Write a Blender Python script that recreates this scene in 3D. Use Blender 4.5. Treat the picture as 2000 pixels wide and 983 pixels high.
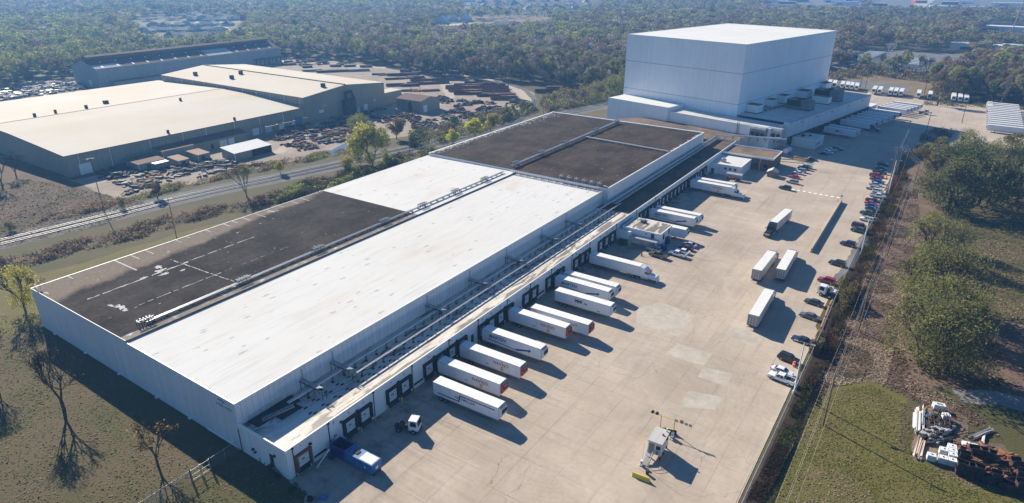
import bpy, bmesh, math, random
import numpy as np
from mathutils import Vector, Matrix
R = math.radians
for o in list(bpy.data.objects):
    bpy.data.objects.remove(o)
scene = bpy.context.scene
COL = scene.collection
rng = random.Random(7)

# ---------------------------------------------------------------- camera
CAM = Vector((80.843, -51.147, 82.619))
PITCH, ROLL, YAW, FPX = R(23.804), R(0.245), R(-33.836), 1263.9
FW = Vector((math.sin(YAW)*math.cos(PITCH), math.cos(YAW)*math.cos(PITCH), -math.sin(PITCH)))
RT0 = Vector((math.cos(YAW), -math.sin(YAW), 0))
UP0 = RT0.cross(FW)
RT = RT0*math.cos(ROLL) + UP0*math.sin(ROLL)
UP = UP0*math.cos(ROLL) - RT0*math.sin(ROLL)
camd = bpy.data.cameras.new('camera')
camd.sensor_fit = 'HORIZONTAL'
camd.sensor_width = 36.0
camd.lens = FPX/2000*36.0
camd.clip_start = 1.0
camd.clip_end = 12000
camo = bpy.data.objects.new('camera', camd)
COL.objects.link(camo)
M = Matrix((RT, UP, -FW)).transposed().to_4x4()
M.translation = CAM
camo.matrix_world = M
scene.camera = camo

# ---------------------------------------------------------------- sky, sun, exposure
SHX, SHY = 1.70, -0.60                       # shadow cast by one metre of height
SUN_EL = math.atan(1/math.hypot(SHX, SHY))
TO_SUN = Vector((-SHX, -SHY, 1)).normalized()
world = bpy.data.worlds.new('World')
scene.world = world
world.use_nodes = True
wn = world.node_tree
sky = wn.nodes.new('ShaderNodeTexSky')
sky.sky_type = 'NISHITA'
sky.sun_disc = False
sky.sun_elevation = SUN_EL
sky.sun_rotation = math.atan2(TO_SUN.x, TO_SUN.y)
sky.air_density = 1.0
sky.dust_density = 0.1
sky.ozone_density = 6.0
tintn = wn.nodes.new('ShaderNodeMixRGB'); tintn.blend_type = 'MULTIPLY'; tintn.inputs[0].default_value = 1.0
tintn.inputs[2].default_value = (0.76, 1.02, 1.18, 1)
wn.links.new(sky.outputs[0], tintn.inputs[1])
wn.links.new(tintn.outputs[0], wn.nodes['Background'].inputs[0])
wn.nodes['Background'].inputs[1].default_value = 0.058
sund = bpy.data.lights.new('sun', 'SUN')
sund.energy = 5.0
sund.angle = R(0.5)
sund.color = (1.0, 0.905, 0.755)
suno = bpy.data.objects.new('sun', sund)
COL.objects.link(suno)
suno.location = (-200, 100, 300)
suno.rotation_euler = TO_SUN.to_track_quat('Z', 'Y').to_euler()
scene.view_settings.view_transform = 'Standard'
scene.view_settings.look = 'None'
scene.view_settings.gamma = 1
scene.view_settings.use_curve_mapping = False
scene.view_settings.exposure = 0.88
scene.cycles.max_bounces = 5
scene.cycles.diffuse_bounces = 2
scene.cycles.glossy_bounces = 2
scene.cycles.transmission_bounces = 2
scene.cycles.volume_bounces = 0
scene.cycles.transparent_max_bounces = 12

def at(px, py, z=0.0):
    """world point at height z seen at pixel (px, py) of the 2000 x 983 photograph"""
    d = FW + RT*((px-1000)/FPX) - UP*((py-491.5)/FPX)
    t = (z-CAM.z)/d.z
    return CAM + d*t
def pix(p):
    d = Vector(p)-CAM
    z = d.dot(FW)
    return 1000+FPX*d.dot(RT)/z, 491.5-FPX*d.dot(UP)/z

# ---------------------------------------------------------------- object helpers
def tag(o, label=None, cat=None, group=None, kind=None):
    if label: o['label'] = label
    if cat: o['category'] = cat
    if group: o['group'] = group
    if kind: o['kind'] = kind
    return o
def thing(name, label, cat, loc=(0,0,0), rz=0.0, group=None):
    o = bpy.data.objects.new(name, None)
    o.empty_display_size = 0.3
    COL.objects.link(o)
    o.location = loc
    o.rotation_euler = (0,0,rz)
    return tag(o, label, cat, group)
def link(name, mesh, parent=None, loc=(0,0,0), rot=(0,0,0)):
    o = bpy.data.objects.new(name, mesh)
    COL.objects.link(o)
    o.parent = parent
    o.location = loc
    o.rotation_euler = rot
    return o
def dup(root, loc=None, rz=None, label=None, group=None, mats=None):
    """copy of a thing with copies of its parts and sub-parts; mats maps old to new materials"""
    def rep(c):
        if mats and c.type == 'MESH':
            ms = c.data.materials
            if any(m in mats for m in ms):
                key = (c.data.name, tuple(sorted((a.name, b.name) for a, b in mats.items())))
                if key not in _cache:
                    d = c.data.copy()
                    for i, m in enumerate(d.materials):
                        if m in mats: d.materials[i] = mats[m]
                    _cache[key] = d
                c.data = _cache[key]
    r = root.copy(); COL.objects.link(r); rep(r)
    if loc is not None: r.location = loc
    if rz is not None: r.rotation_euler = (0,0,rz)
    for k, v in (('label', label), ('group', group)):
        if v: r[k] = v
    for ch in list(root.children):
        c = ch.copy(); COL.objects.link(c); c.parent = r; rep(c)
        for g in list(ch.children):
            d = g.copy(); COL.objects.link(d); d.parent = c; rep(d)
    return r
_cache = {}

class MB:
    def __init__(s): s.v, s.f, s.m = [], [], []
    def add(s, vs, fs, mi=0):
        b = len(s.v); s.v += [tuple(v) for v in vs]
        for f in fs:
            s.f.append(tuple(b+i for i in f)); s.m.append(mi)
        return s
    def box(s, x0, x1, y0, y1, z0, z1, mi=0):
        return s.add([(x0,y0,z0),(x1,y0,z0),(x1,y1,z0),(x0,y1,z0),(x0,y0,z1),(x1,y0,z1),(x1,y1,z1),(x0,y1,z1)],
                     [(3,2,1,0),(4,5,6,7),(0,1,5,4),(1,2,6,5),(2,3,7,6),(3,0,4,7)], mi)
    def quad(s, a, b, c, d, mi=0): return s.add([a,b,c,d], [(0,1,2,3)], mi)
    def poly(s, pts, z=None, mi=0):
        return s.add([(p[0],p[1],p[2] if z is None else z) for p in pts], [tuple(range(len(pts)))], mi)
    def prism(s, pts, z0, z1, mi=0):
        n = len(pts)
        s.add([(p[0],p[1],z0) for p in pts]+[(p[0],p[1],z1) for p in pts],
              [tuple(reversed(range(n))), tuple(range(n,2*n))]+[(i,(i+1)%n,n+(i+1)%n,n+i) for i in range(n)], mi)
        return s
    def extr(s, prof, y0, y1, mi=0):
        """profile of (x, z) pushed along y"""
        n = len(prof)
        return s.add([(p[0],y0,p[1]) for p in prof]+[(p[0],y1,p[1]) for p in prof],
              [tuple(range(n)), tuple(reversed(range(n,2*n)))]+[(i,n+i,n+(i+1)%n,(i+1)%n) for i in range(n)], mi)
    def extx(s, prof, x0, x1, mi=0):
        """profile of (y, z) pushed along x"""
        n = len(prof)
        return s.add([(x0,p[0],p[1]) for p in prof]+[(x1,p[0],p[1]) for p in prof],
              [tuple(reversed(range(n))), tuple(range(n,2*n))]+[(i,(i+1)%n,n+(i+1)%n,n+i) for i in range(n)], mi)
    def tube(s, a, b, r0, r1=None, n=8, mi=0, caps=True):
        a, b = Vector(a), Vector(b)
        r1 = r0 if r1 is None else r1
        d = (b-a)
        if d.length < 1e-6: return s
        q = d.to_track_quat('Z', 'Y')
        vs = []
        for p, r in ((a, r0), (b, r1)):
            for i in range(n):
                t = 2*math.pi*i/n
                vs.append(p + q @ Vector((r*math.cos(t), r*math.sin(t), 0)))
        fs = [(i,(i+1)%n,n+(i+1)%n,n+i) for i in range(n)]
        if caps: fs += [tuple(reversed(range(n))), tuple(range(n,2*n))]
        return s.add(vs, fs, mi)
    def path(s, pts, r, n=6, mi=0):
        for a, b in zip(pts, pts[1:]): s.tube(a, b, r, n=n, mi=mi)
        return s
    def frustum(s, lo, z0, hi, z1, mi=0):
        x0,x1,y0,y1 = lo; a0,a1,b0,b1 = hi
        return s.add([(x0,y0,z0),(x1,y0,z0),(x1,y1,z0),(x0,y1,z0),(a0,b0,z1),(a1,b0,z1),(a1,b1,z1),(a0,b1,z1)],
                     [(3,2,1,0),(4,5,6,7),(0,1,5,4),(1,2,6,5),(2,3,7,6),(3,0,4,7)], mi)
    def mesh(s, name, mats, bevel=0, smooth=False, seg=2):
        me = bpy.data.meshes.new(name)
        me.from_pydata(s.v, [], s.f)
        for m in (mats if isinstance(mats, (list, tuple)) else [mats]): me.materials.append(m)
        if any(s.m): me.polygons.foreach_set('material_index', s.m)
        if bevel:
            bm = bmesh.new(); bm.from_mesh(me)
            bmesh.ops.remove_doubles(bm, verts=bm.verts, dist=1e-4)
            bmesh.ops.bevel(bm, geom=[e for e in bm.edges if e.is_manifold and e.calc_face_angle(0) > 0.35], offset=bevel, segments=seg, affect='EDGES', profile=0.6, clamp_overlap=True)
            bm.to_mesh(me); bm.free()
        if smooth: me.polygons.foreach_set('use_smooth', [True]*len(me.polygons))
        me.update()
        return me
    def build(s, name, mats, parent=None, loc=(0,0,0), rot=(0,0,0), bevel=0, smooth=False):
        return link(name, s.mesh(name, mats, bevel, smooth), parent, loc, rot)

ORD = ['first','second','third','fourth','fifth','sixth','seventh','eighth','ninth','tenth','eleventh','twelfth',
       'thirteenth','fourteenth','fifteenth','sixteenth','seventeenth','eighteenth','nineteenth','twentieth']

# ---------------------------------------------------------------- materials
class NT:
    def __init__(s, name):
        s.mat = bpy.data.materials.new(name); s.mat.use_nodes = True
        s.t = s.mat.node_tree; s.b = s.t.nodes['Principled BSDF']; s.out = s.t.nodes['Material Output']
    def n(s, typ, ins=None, **kw):
        nd = s.t.nodes.new('ShaderNode'+typ)
        for k, v in kw.items(): setattr(nd, k, v)
        for k, v in (ins or {}).items(): s.set(nd, k, v)
        return nd
    def set(s, nd, k, v):
        if isinstance(v, bpy.types.NodeSocket): s.t.links.new(v, nd.inputs[k])
        elif isinstance(v, bpy.types.Node): s.t.links.new(v.outputs[0], nd.inputs[k])
        else: nd.inputs[k].default_value = v
    def math(s, op, a, b=0.0, c=None):
        ins = {0:a, 1:b}
        if c is not None: ins[2] = c
        return s.n('Math', ins, operation=op).outputs[0]
    def mix(s, f, a, b, mode='MIX'):
        nd = s.n('MixRGB', {0:f, 1:col(a), 2:col(b)}, blend_type=mode)
        return nd.outputs[0]
    def noise(s, vec, scale, detail=4, rough=0.55, dist=0.0):
        return s.n('TexNoise', {'Vector':vec, 'Scale':scale, 'Detail':detail, 'Roughness':rough, 'Distortion':dist}).outputs[0]
    def ramp(s, f, lo, hi, a=0.0, b=1.0):
        nd = s.n('MapRange', {0:f, 1:lo, 2:hi, 3:a, 4:b}); nd.clamp = True
        return nd.outputs[0]
    def pos(s): return s.n('NewGeometry').outputs['Position']
    def obj(s): return s.n('TexCoord').outputs['Object']
    def xyz(s, v):
        nd = s.n('SeparateXYZ', {0:v}); return nd.outputs[0], nd.outputs[1], nd.outputs[2]
    def stretch(s, v, sc):
        return s.n('VectorMath', {0:v, 1:sc}, operation='MULTIPLY').outputs[0]
    def bump(s, h, strength=0.3, dist=0.05):
        return s.n('Bump', {'Height':h, 'Strength':strength, 'Distance':dist}).outputs[0]
    def done(s, color, rough=0.7, metal=0.0, normal=None, spec=None, coat=None):
        s.set(s.b, 'Base Color', col(color)); s.set(s.b, 'Roughness', rough); s.set(s.b, 'Metallic', metal)
        if normal is not None: s.set(s.b, 'Normal', normal)
        if spec is not None: s.set(s.b, 'Specular IOR Level', spec)
        if coat is not None: s.set(s.b, 'Coat Weight', coat)
        return s.mat
def col(c):
    return (c[0], c[1], c[2], 1.0) if isinstance(c, (tuple, list)) and len(c) == 3 else c
def sc(c, k): return tuple(min(1, x*k) for x in c)

def plain(name, c, rough=0.6, metal=0.0, var=0.12, scale=0.6, spec=None, coat=None):
    t = NT(name)
    f = t.ramp(t.noise(t.pos(), scale, 5, 0.6), 0.3, 0.7)
    return t.done(t.mix(f, sc(c, 1-var), sc(c, 1+var)), rough, metal, spec=spec, coat=coat)
def dirty(name, c, dirt=(0.2,0.16,0.12), amount=0.5, rough=0.55, scale=1.2, spec=None):
    t = NT(name)
    o = t.obj(); x, y, z = t.xyz(o)
    f = t.math('MULTIPLY', t.ramp(t.noise(t.stretch(t.pos(), (1,1,0.3)), scale, 6, 0.65), 0.42, 0.75), amount)
    return t.done(t.mix(f, c, dirt), rough, spec=spec)
def panelled(name, c, pitch, line=0.05, dark=0.72, streak=0.12, rough=0.5, ribs=0.0, tone=0.04):
    """sheet wall: joints every pitch metres along the wall, faint vertical streaks and tone per sheet"""
    t = NT(name)
    o = t.obj(); x, y, z = t.xyz(o)
    u = t.math('DIVIDE', t.math('ADD', x, y), pitch)
    fr = t.math('FRACT', u)
    ln = t.math('LESS_THAN', fr, line/pitch)
    cell = t.n('TexWhiteNoise', {'W':t.math('FLOOR', u)}, noise_dimensions='1D').outputs[0]
    st = t.ramp(t.noise(t.stretch(o, (2.2,2.2,0.12)), 1.0, 5, 0.6), 0.4, 0.75)
    big = t.ramp(t.noise(o, 0.07, 4, 0.6), 0.35, 0.7)
    k = t.math('MULTIPLY', t.math('SUBTRACT', 1.0, t.math('MULTIPLY', st, streak)), t.math('ADD', 1.0-tone, t.math('MULTIPLY', cell, 2*tone)))
    k = t.math('MULTIPLY', k, t.math('SUBTRACT', 1.0, t.math('MULTIPLY', ln, 1-dark)))
    k = t.math('MULTIPLY', k, t.ramp(big, 0, 1, 0.95, 1.03))
    cc = t.n('VectorMath', {0:c, 1:t.n('CombineXYZ', {0:k,1:k,2:k})}, operation='MULTIPLY').outputs[0]
    nrm = None
    if ribs:
        w = t.math('SINE', t.math('MULTIPLY', t.math('ADD', x, y), 2*math.pi/ribs))
        nrm = t.bump(w, 0.35, 0.06)
    return t.done(cc, rough, normal=nrm)
def m_roof_white():
    t = NT('white_membrane')
    p = t.pos(); x, y, z = t.xyz(p)
    c = (0.635,0.632,0.61)
    big = t.ramp(t.noise(p, 0.035, 5, 0.6), 0.42, 0.7)
    c1 = t.mix(t.math('MULTIPLY', big, 0.55), c, (0.585,0.555,0.50))
    streak = t.ramp(t.noise(t.stretch(p, (0.9,0.09,0.5)), 1.0, 5, 0.6), 0.5, 0.72)
    c2 = t.mix(t.math('MULTIPLY', streak, 0.4), c1, (0.46,0.44,0.40))
    # grey scuffed patches, longer along the sheets
    vo = t.n('TexVoronoi', {'Vector':t.stretch(p, (0.42,0.17,0.3)), 'Scale':1.0, 'Randomness':1.0})
    pick = t.math('GREATER_THAN', t.n('SeparateColor', {0:vo.outputs['Color']}).outputs[0], 0.45)
    near = t.math('LESS_THAN', t.math('ADD', vo.outputs['Distance'], t.math('MULTIPLY', t.noise(p, 1.5, 4, 0.7), 0.42)), 0.37)
    c3 = t.mix(t.math('MULTIPLY', t.math('MULTIPLY', near, pick), 0.75), c2, (0.37,0.365,0.355))
    # sheet seams every 3 m across and 30 m along
    sx = t.math('LESS_THAN', t.math('FRACT', t.math('DIVIDE', x, 3.05)), 0.03)
    sy = t.math('LESS_THAN', t.math('FRACT', t.math('DIVIDE', t.math('ADD', y, 4.0), 31.0)), 0.006)
    c4 = t.mix(t.math('MULTIPLY', t.math('MAXIMUM', sx, sy), 0.2), c3, (0.45,0.44,0.42))
    tan = t.math('MULTIPLY', t.ramp(t.noise(t.stretch(p, (0.5,0.12,1)), 0.35, 5, 0.65), 0.56, 0.74), t.ramp(y, 20, 100, 0.25, 0.6))
    return t.done(t.mix(tan, c4, (0.50,0.42,0.33)), 0.9, spec=0.12)
def m_gravel_roof(name, dark, light, edge_x=None, tint=(0.2,0.17,0.14)):
    t = NT(name)
    p = t.pos(); x, y, z = t.xyz(p)
    fine = t.ramp(t.noise(p, 1.15, 6, 0.85), 0.36, 0.66)
    c = t.mix(fine, dark, sc(light, 1.25))
    mid = t.ramp(t.noise(t.stretch(p, (0.5,0.16,1)), 0.5, 6, 0.65), 0.42, 0.72)
    c = t.mix(t.math('MULTIPLY', mid, 0.45), c, sc(light, 1.7))
    blot = t.ramp(t.noise(p, 0.09, 4, 0.6), 0.45, 0.62)
    c = t.mix(t.math('MULTIPLY', blot, 0.55), c, sc(dark, 0.7))
    if edge_x is not None:
        e = t.ramp(t.math('ADD', t.math('ADD', x, t.math('MULTIPLY', y, 0.115)), t.math('MULTIPLY', t.noise(p, 0.12, 5, 0.65), 9.0)), edge_x+1.8, edge_x+4.6, 1.0, 0.0)
        g2 = t.mix(fine, tint, sc(tint, 1.7))
        c = t.mix(e, c, g2)
    return t.done(c, 0.95, normal=t.bump(t.noise(p, 3.0, 4, 0.7), 0.6, 0.08), spec=0.08)
def m_concrete():
    t = NT('yard_concrete')
    p = t.pos(); x, y, z = t.xyz(p)
    warp = t.math('MULTIPLY', t.math('SUBTRACT', t.noise(p, 0.5, 3), 0.5), 0.25)
    u = t.math('DIVIDE', t.math('ADD', x, warp), 7.6)
    v = t.math('DIVIDE', t.math('ADD', y, warp), 9.2)
    cell = t.n('TexWhiteNoise', {'Vector':t.n('CombineXYZ', {0:t.math('FLOOR', u), 1:t.math('FLOOR', v), 2:0.0})}, noise_dimensions='3D').outputs[0]
    base = t.mix(t.ramp(t.noise(p, 0.05, 5, 0.6), 0.35, 0.65), (0.385,0.315,0.248), (0.545,0.462,0.372))
    base = t.mix(t.math('MULTIPLY', cell, 0.42), base, (0.42,0.35,0.285))
    fine = t.ramp(t.noise(p, 1.1, 7, 0.7), 0.3, 0.75)
    base = t.mix(t.math('MULTIPLY', fine, 0.42), base, (0.30,0.245,0.195))
    # pale scrubbed lanes and dark tyre lanes running with the docked trailers
    lane = t.ramp(t.noise(t.stretch(p, (0.05,0.9,1)), 0.9, 5, 0.6), 0.5, 0.74)
    lm = t.ramp(x, 10, 42, 0.55, 0.08)
    base = t.mix(t.math('MULTIPLY', lane, lm), base, (0.19,0.155,0.125))
    run = t.ramp(t.noise(t.stretch(p, (0.6,0.035,1)), 0.9, 5, 0.6, 0.4), 0.52, 0.75)
    base = t.mix(t.math('MULTIPLY', run, 0.36), base, (0.22,0.19,0.16))
    # oil and rubber where the trailers stand
    oil = t.ramp(t.noise(p, 0.22, 6, 0.68, 0.5), 0.47, 0.66)
    base = t.mix(t.math('MULTIPLY', oil, t.ramp(x, 2, 19, 0.8, 0.0)), base, (0.09,0.08,0.07))
    arcs = t.n('TexWave', {'Vector':t.n('VectorMath', {0:p, 1:(-21.0,-58.0,0.0)}, operation='ADD').outputs[0], 'Scale':0.30, 'Distortion':5.0, 'Detail':3.0, 'Detail Scale':0.5}, wave_type='RINGS', rings_direction='Z').outputs['Fac']
    arc = t.math('MULTIPLY', t.ramp(arcs, 0.62, 0.95), t.ramp(t.noise(p, 0.06, 4, 0.6), 0.46, 0.64))
    base = t.mix(t.math('MULTIPLY', arc, 0.09), base, (0.20,0.165,0.135))
    spot = t.ramp(t.noise(p, 0.8, 4, 0.6), 0.70, 0.76)
    base = t.mix(t.math('MULTIPLY', spot, 0.6), base, (0.14,0.115,0.09))
    swirl = t.ramp(t.noise(t.n('VectorMath', {0:p, 1:t.stretch(t.n('TexNoise', {'Vector':p, 'Scale':0.045, 'Detail':2.0}).outputs['Color'], (60,60,0))}, operation='ADD').outputs[0], 0.16, 5, 0.6), 0.5, 0.68)
    base = t.mix(t.math('MULTIPLY', swirl, 0.3), base, (0.52,0.46,0.385))
    # joints, unevenly sealed
    jn = t.ramp(t.noise(p, 0.11, 3), 0.40, 0.60, 0.08, 1.0)
    ju = t.math('LESS_THAN', t.math('FRACT', u), 0.022)
    jv = t.math('LESS_THAN', t.math('FRACT', v), 0.016)
    base = t.mix(t.math('MULTIPLY', t.math('MAXIMUM', ju, jv), t.math('MULTIPLY', jn, 0.36)), base, (0.11,0.09,0.075))
    # wandering cracks
    wv = t.n('VectorMath', {0:p, 1:t.stretch(t.n('TexNoise', {'Vector':p, 'Scale':0.35, 'Detail':5.0}).outputs['Color'], (4,4,0))}, operation='ADD').outputs[0]
    vo = t.n('TexVoronoi', {'Vector':wv, 'Scale':0.085}, feature='DISTANCE_TO_EDGE').outputs[0]
    ck = t.math('MULTIPLY', t.math('LESS_THAN', vo, 0.0035), t.ramp(t.noise(p, 0.035, 3), 0.5, 0.6))
    base = t.mix(t.math('MULTIPLY', ck, 0.5), base, (0.10,0.085,0.07))
    return t.done(base, 0.9, spec=0.15)
def m_ground():
    t = NT('grass_ground')
    p = t.pos(); x, y, z = t.xyz(p)
    a = t.ramp(t.noise(p, 0.055, 6, 0.62, 0.3), 0.38, 0.64)
    c = t.mix(a, (0.128,0.094,0.052), (0.082,0.084,0.024))
    b = t.ramp(t.noise(p, 0.16, 6, 0.7, 0.4), 0.45, 0.68)
    c = t.mix(t.math('MULTIPLY', b, 0.7), c, (0.135,0.100,0.060))
    d = t.ramp(t.noise(p, 0.019, 3, 0.5), 0.5, 0.66)
    c = t.mix(t.math('MULTIPLY', d, 0.5), c, (0.063,0.073,0.02))
    f = t.ramp(t.noise(t.stretch(p, (1.6,2.4,1)), 1.0, 8, 0.8), 0.32, 0.7)
    c = t.mix(t.math('MULTIPLY', f, 0.35), c, (0.055,0.05,0.026))
    g = t.ramp(t.noise(p, 3.5, 5, 0.8), 0.55, 0.8)
    c = t.mix(t.math('MULTIPLY', g, 0.5), c, (0.17,0.14,0.07))
    far = t.math('MULTIPLY', t.ramp(y, 330, 420), 0.85)
    c = t.mix(far, c, (0.06,0.05,0.035))
    return t.done(c, 0.95, normal=t.bump(t.noise(p, 2.0, 5, 0.75), 0.7, 0.25), spec=0.2)
def m_soil(name, a, b, c3=None, scale=0.2, fine=1.6, rough=0.95, k=0.5):
    t = NT(name)
    p = t.pos()
    c = t.mix(t.ramp(t.noise(p, scale, 6, 0.66, 0.4), 0.38, 0.64), a, b)
    c = t.mix(t.math('MULTIPLY', t.ramp(t.noise(p, fine, 7, 0.8), 0.38, 0.72), k), c, sc(a, 0.45))
    if c3: c = t.mix(t.ramp(t.noise(p, scale*2.7, 5, 0.6), 0.56, 0.68, 0, 0.8), c, c3)
    return t.done(c, rough, normal=t.bump(t.noise(p, fine*1.5, 5, 0.75), 0.6, 0.15), spec=0.2)
def m_foliage():
    t = NT('foliage')
    a = t.n('Attribute', attribute_name='tint').outputs['Color']
    inf = t.n('ObjectInfo').outputs['Random']
    hs = t.n('HueSaturation', {'Hue':t.ramp(inf, 0, 1, 0.485, 0.512), 'Saturation':t.ramp(inf, 0, 1, 0.9, 1.1), 'Value':t.ramp(inf, 0, 1, 0.85, 1.15), 'Color':a}).outputs[0]
    d = t.n('BsdfDiffuse', {0:hs}); tr = t.n('BsdfTranslucent', {0:hs})
    mx = t.n('MixShader', {0:0.5, 1:d.outputs[0], 2:tr.outputs[0]})
    t.t.links.new(mx.outputs[0], t.out.inputs[0]); t.t.nodes.remove(t.b)
    return t.mat
def m_blade():
    t = NT('grass_blade'); a = t.n('Attribute', attribute_name='tint').outputs['Color']
    return t.done(a, 0.95, spec=0.1)
def m_mesh(name, c, alpha):
    """chain link seen from afar: wire and gaps together"""
    t = NT(name)
    d = t.n('BsdfDiffuse', {0:col(c)}); tr = t.n('BsdfTransparent')
    mx = t.n('MixShader', {0:alpha, 1:tr.outputs[0], 2:d.outputs[0]})
    t.t.links.new(mx.outputs[0], t.out.inputs[0]); t.t.nodes.remove(t.b)
    return t.mat
def m_rust(name, a=(0.25,0.105,0.06), b=(0.12,0.066,0.05), c3=(0.27,0.17,0.125)):
    t = NT(name)
    p = t.pos()
    c = t.mix(t.ramp(t.noise(p, 0.35, 5, 0.6), 0.4, 0.62), a, b)
    c = t.mix(t.math('MULTIPLY', t.ramp(t.noise(p, 1.6, 5, 0.7), 0.5, 0.7), 0.6), c, c3)
    return t.done(c, 0.85, spec=0.12)
def m_roof_sheet(name, c, dirt, pitch=0.6, amount=0.35, axis=1):
    t = NT(name)
    o = t.obj(); x, y, z = t.xyz(o)
    u = (x, y)[axis]
    ln = t.math('LESS_THAN', t.math('FRACT', t.math('DIVIDE', u, pitch)), 0.12)
    big = t.ramp(t.noise(o, 0.02, 5, 0.6), 0.4, 0.66)
    cell = t.n('TexWhiteNoise', {'W':t.math('FLOOR', t.math('DIVIDE', u, pitch*6))}, noise_dimensions='1D').outputs[0]
    cc = t.mix(t.math('MULTIPLY', big, amount), c, dirt)
    cc = t.mix(t.math('MULTIPLY', cell, 0.12), cc, sc(c, 0.8))
    st = t.ramp(t.noise(t.stretch(o, (0.1,1.3,1) if axis == 1 else (1.3,0.1,1)), 1.0, 5, 0.6), 0.5, 0.75)
    cc = t.mix(t.math('MULTIPLY', st, amount*0.6), cc, dirt)
    cc = t.mix(t.math('MULTIPLY', ln, 0.22), cc, sc(c, 0.6))
    return t.done(cc, 0.85, spec=0.15)

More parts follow.
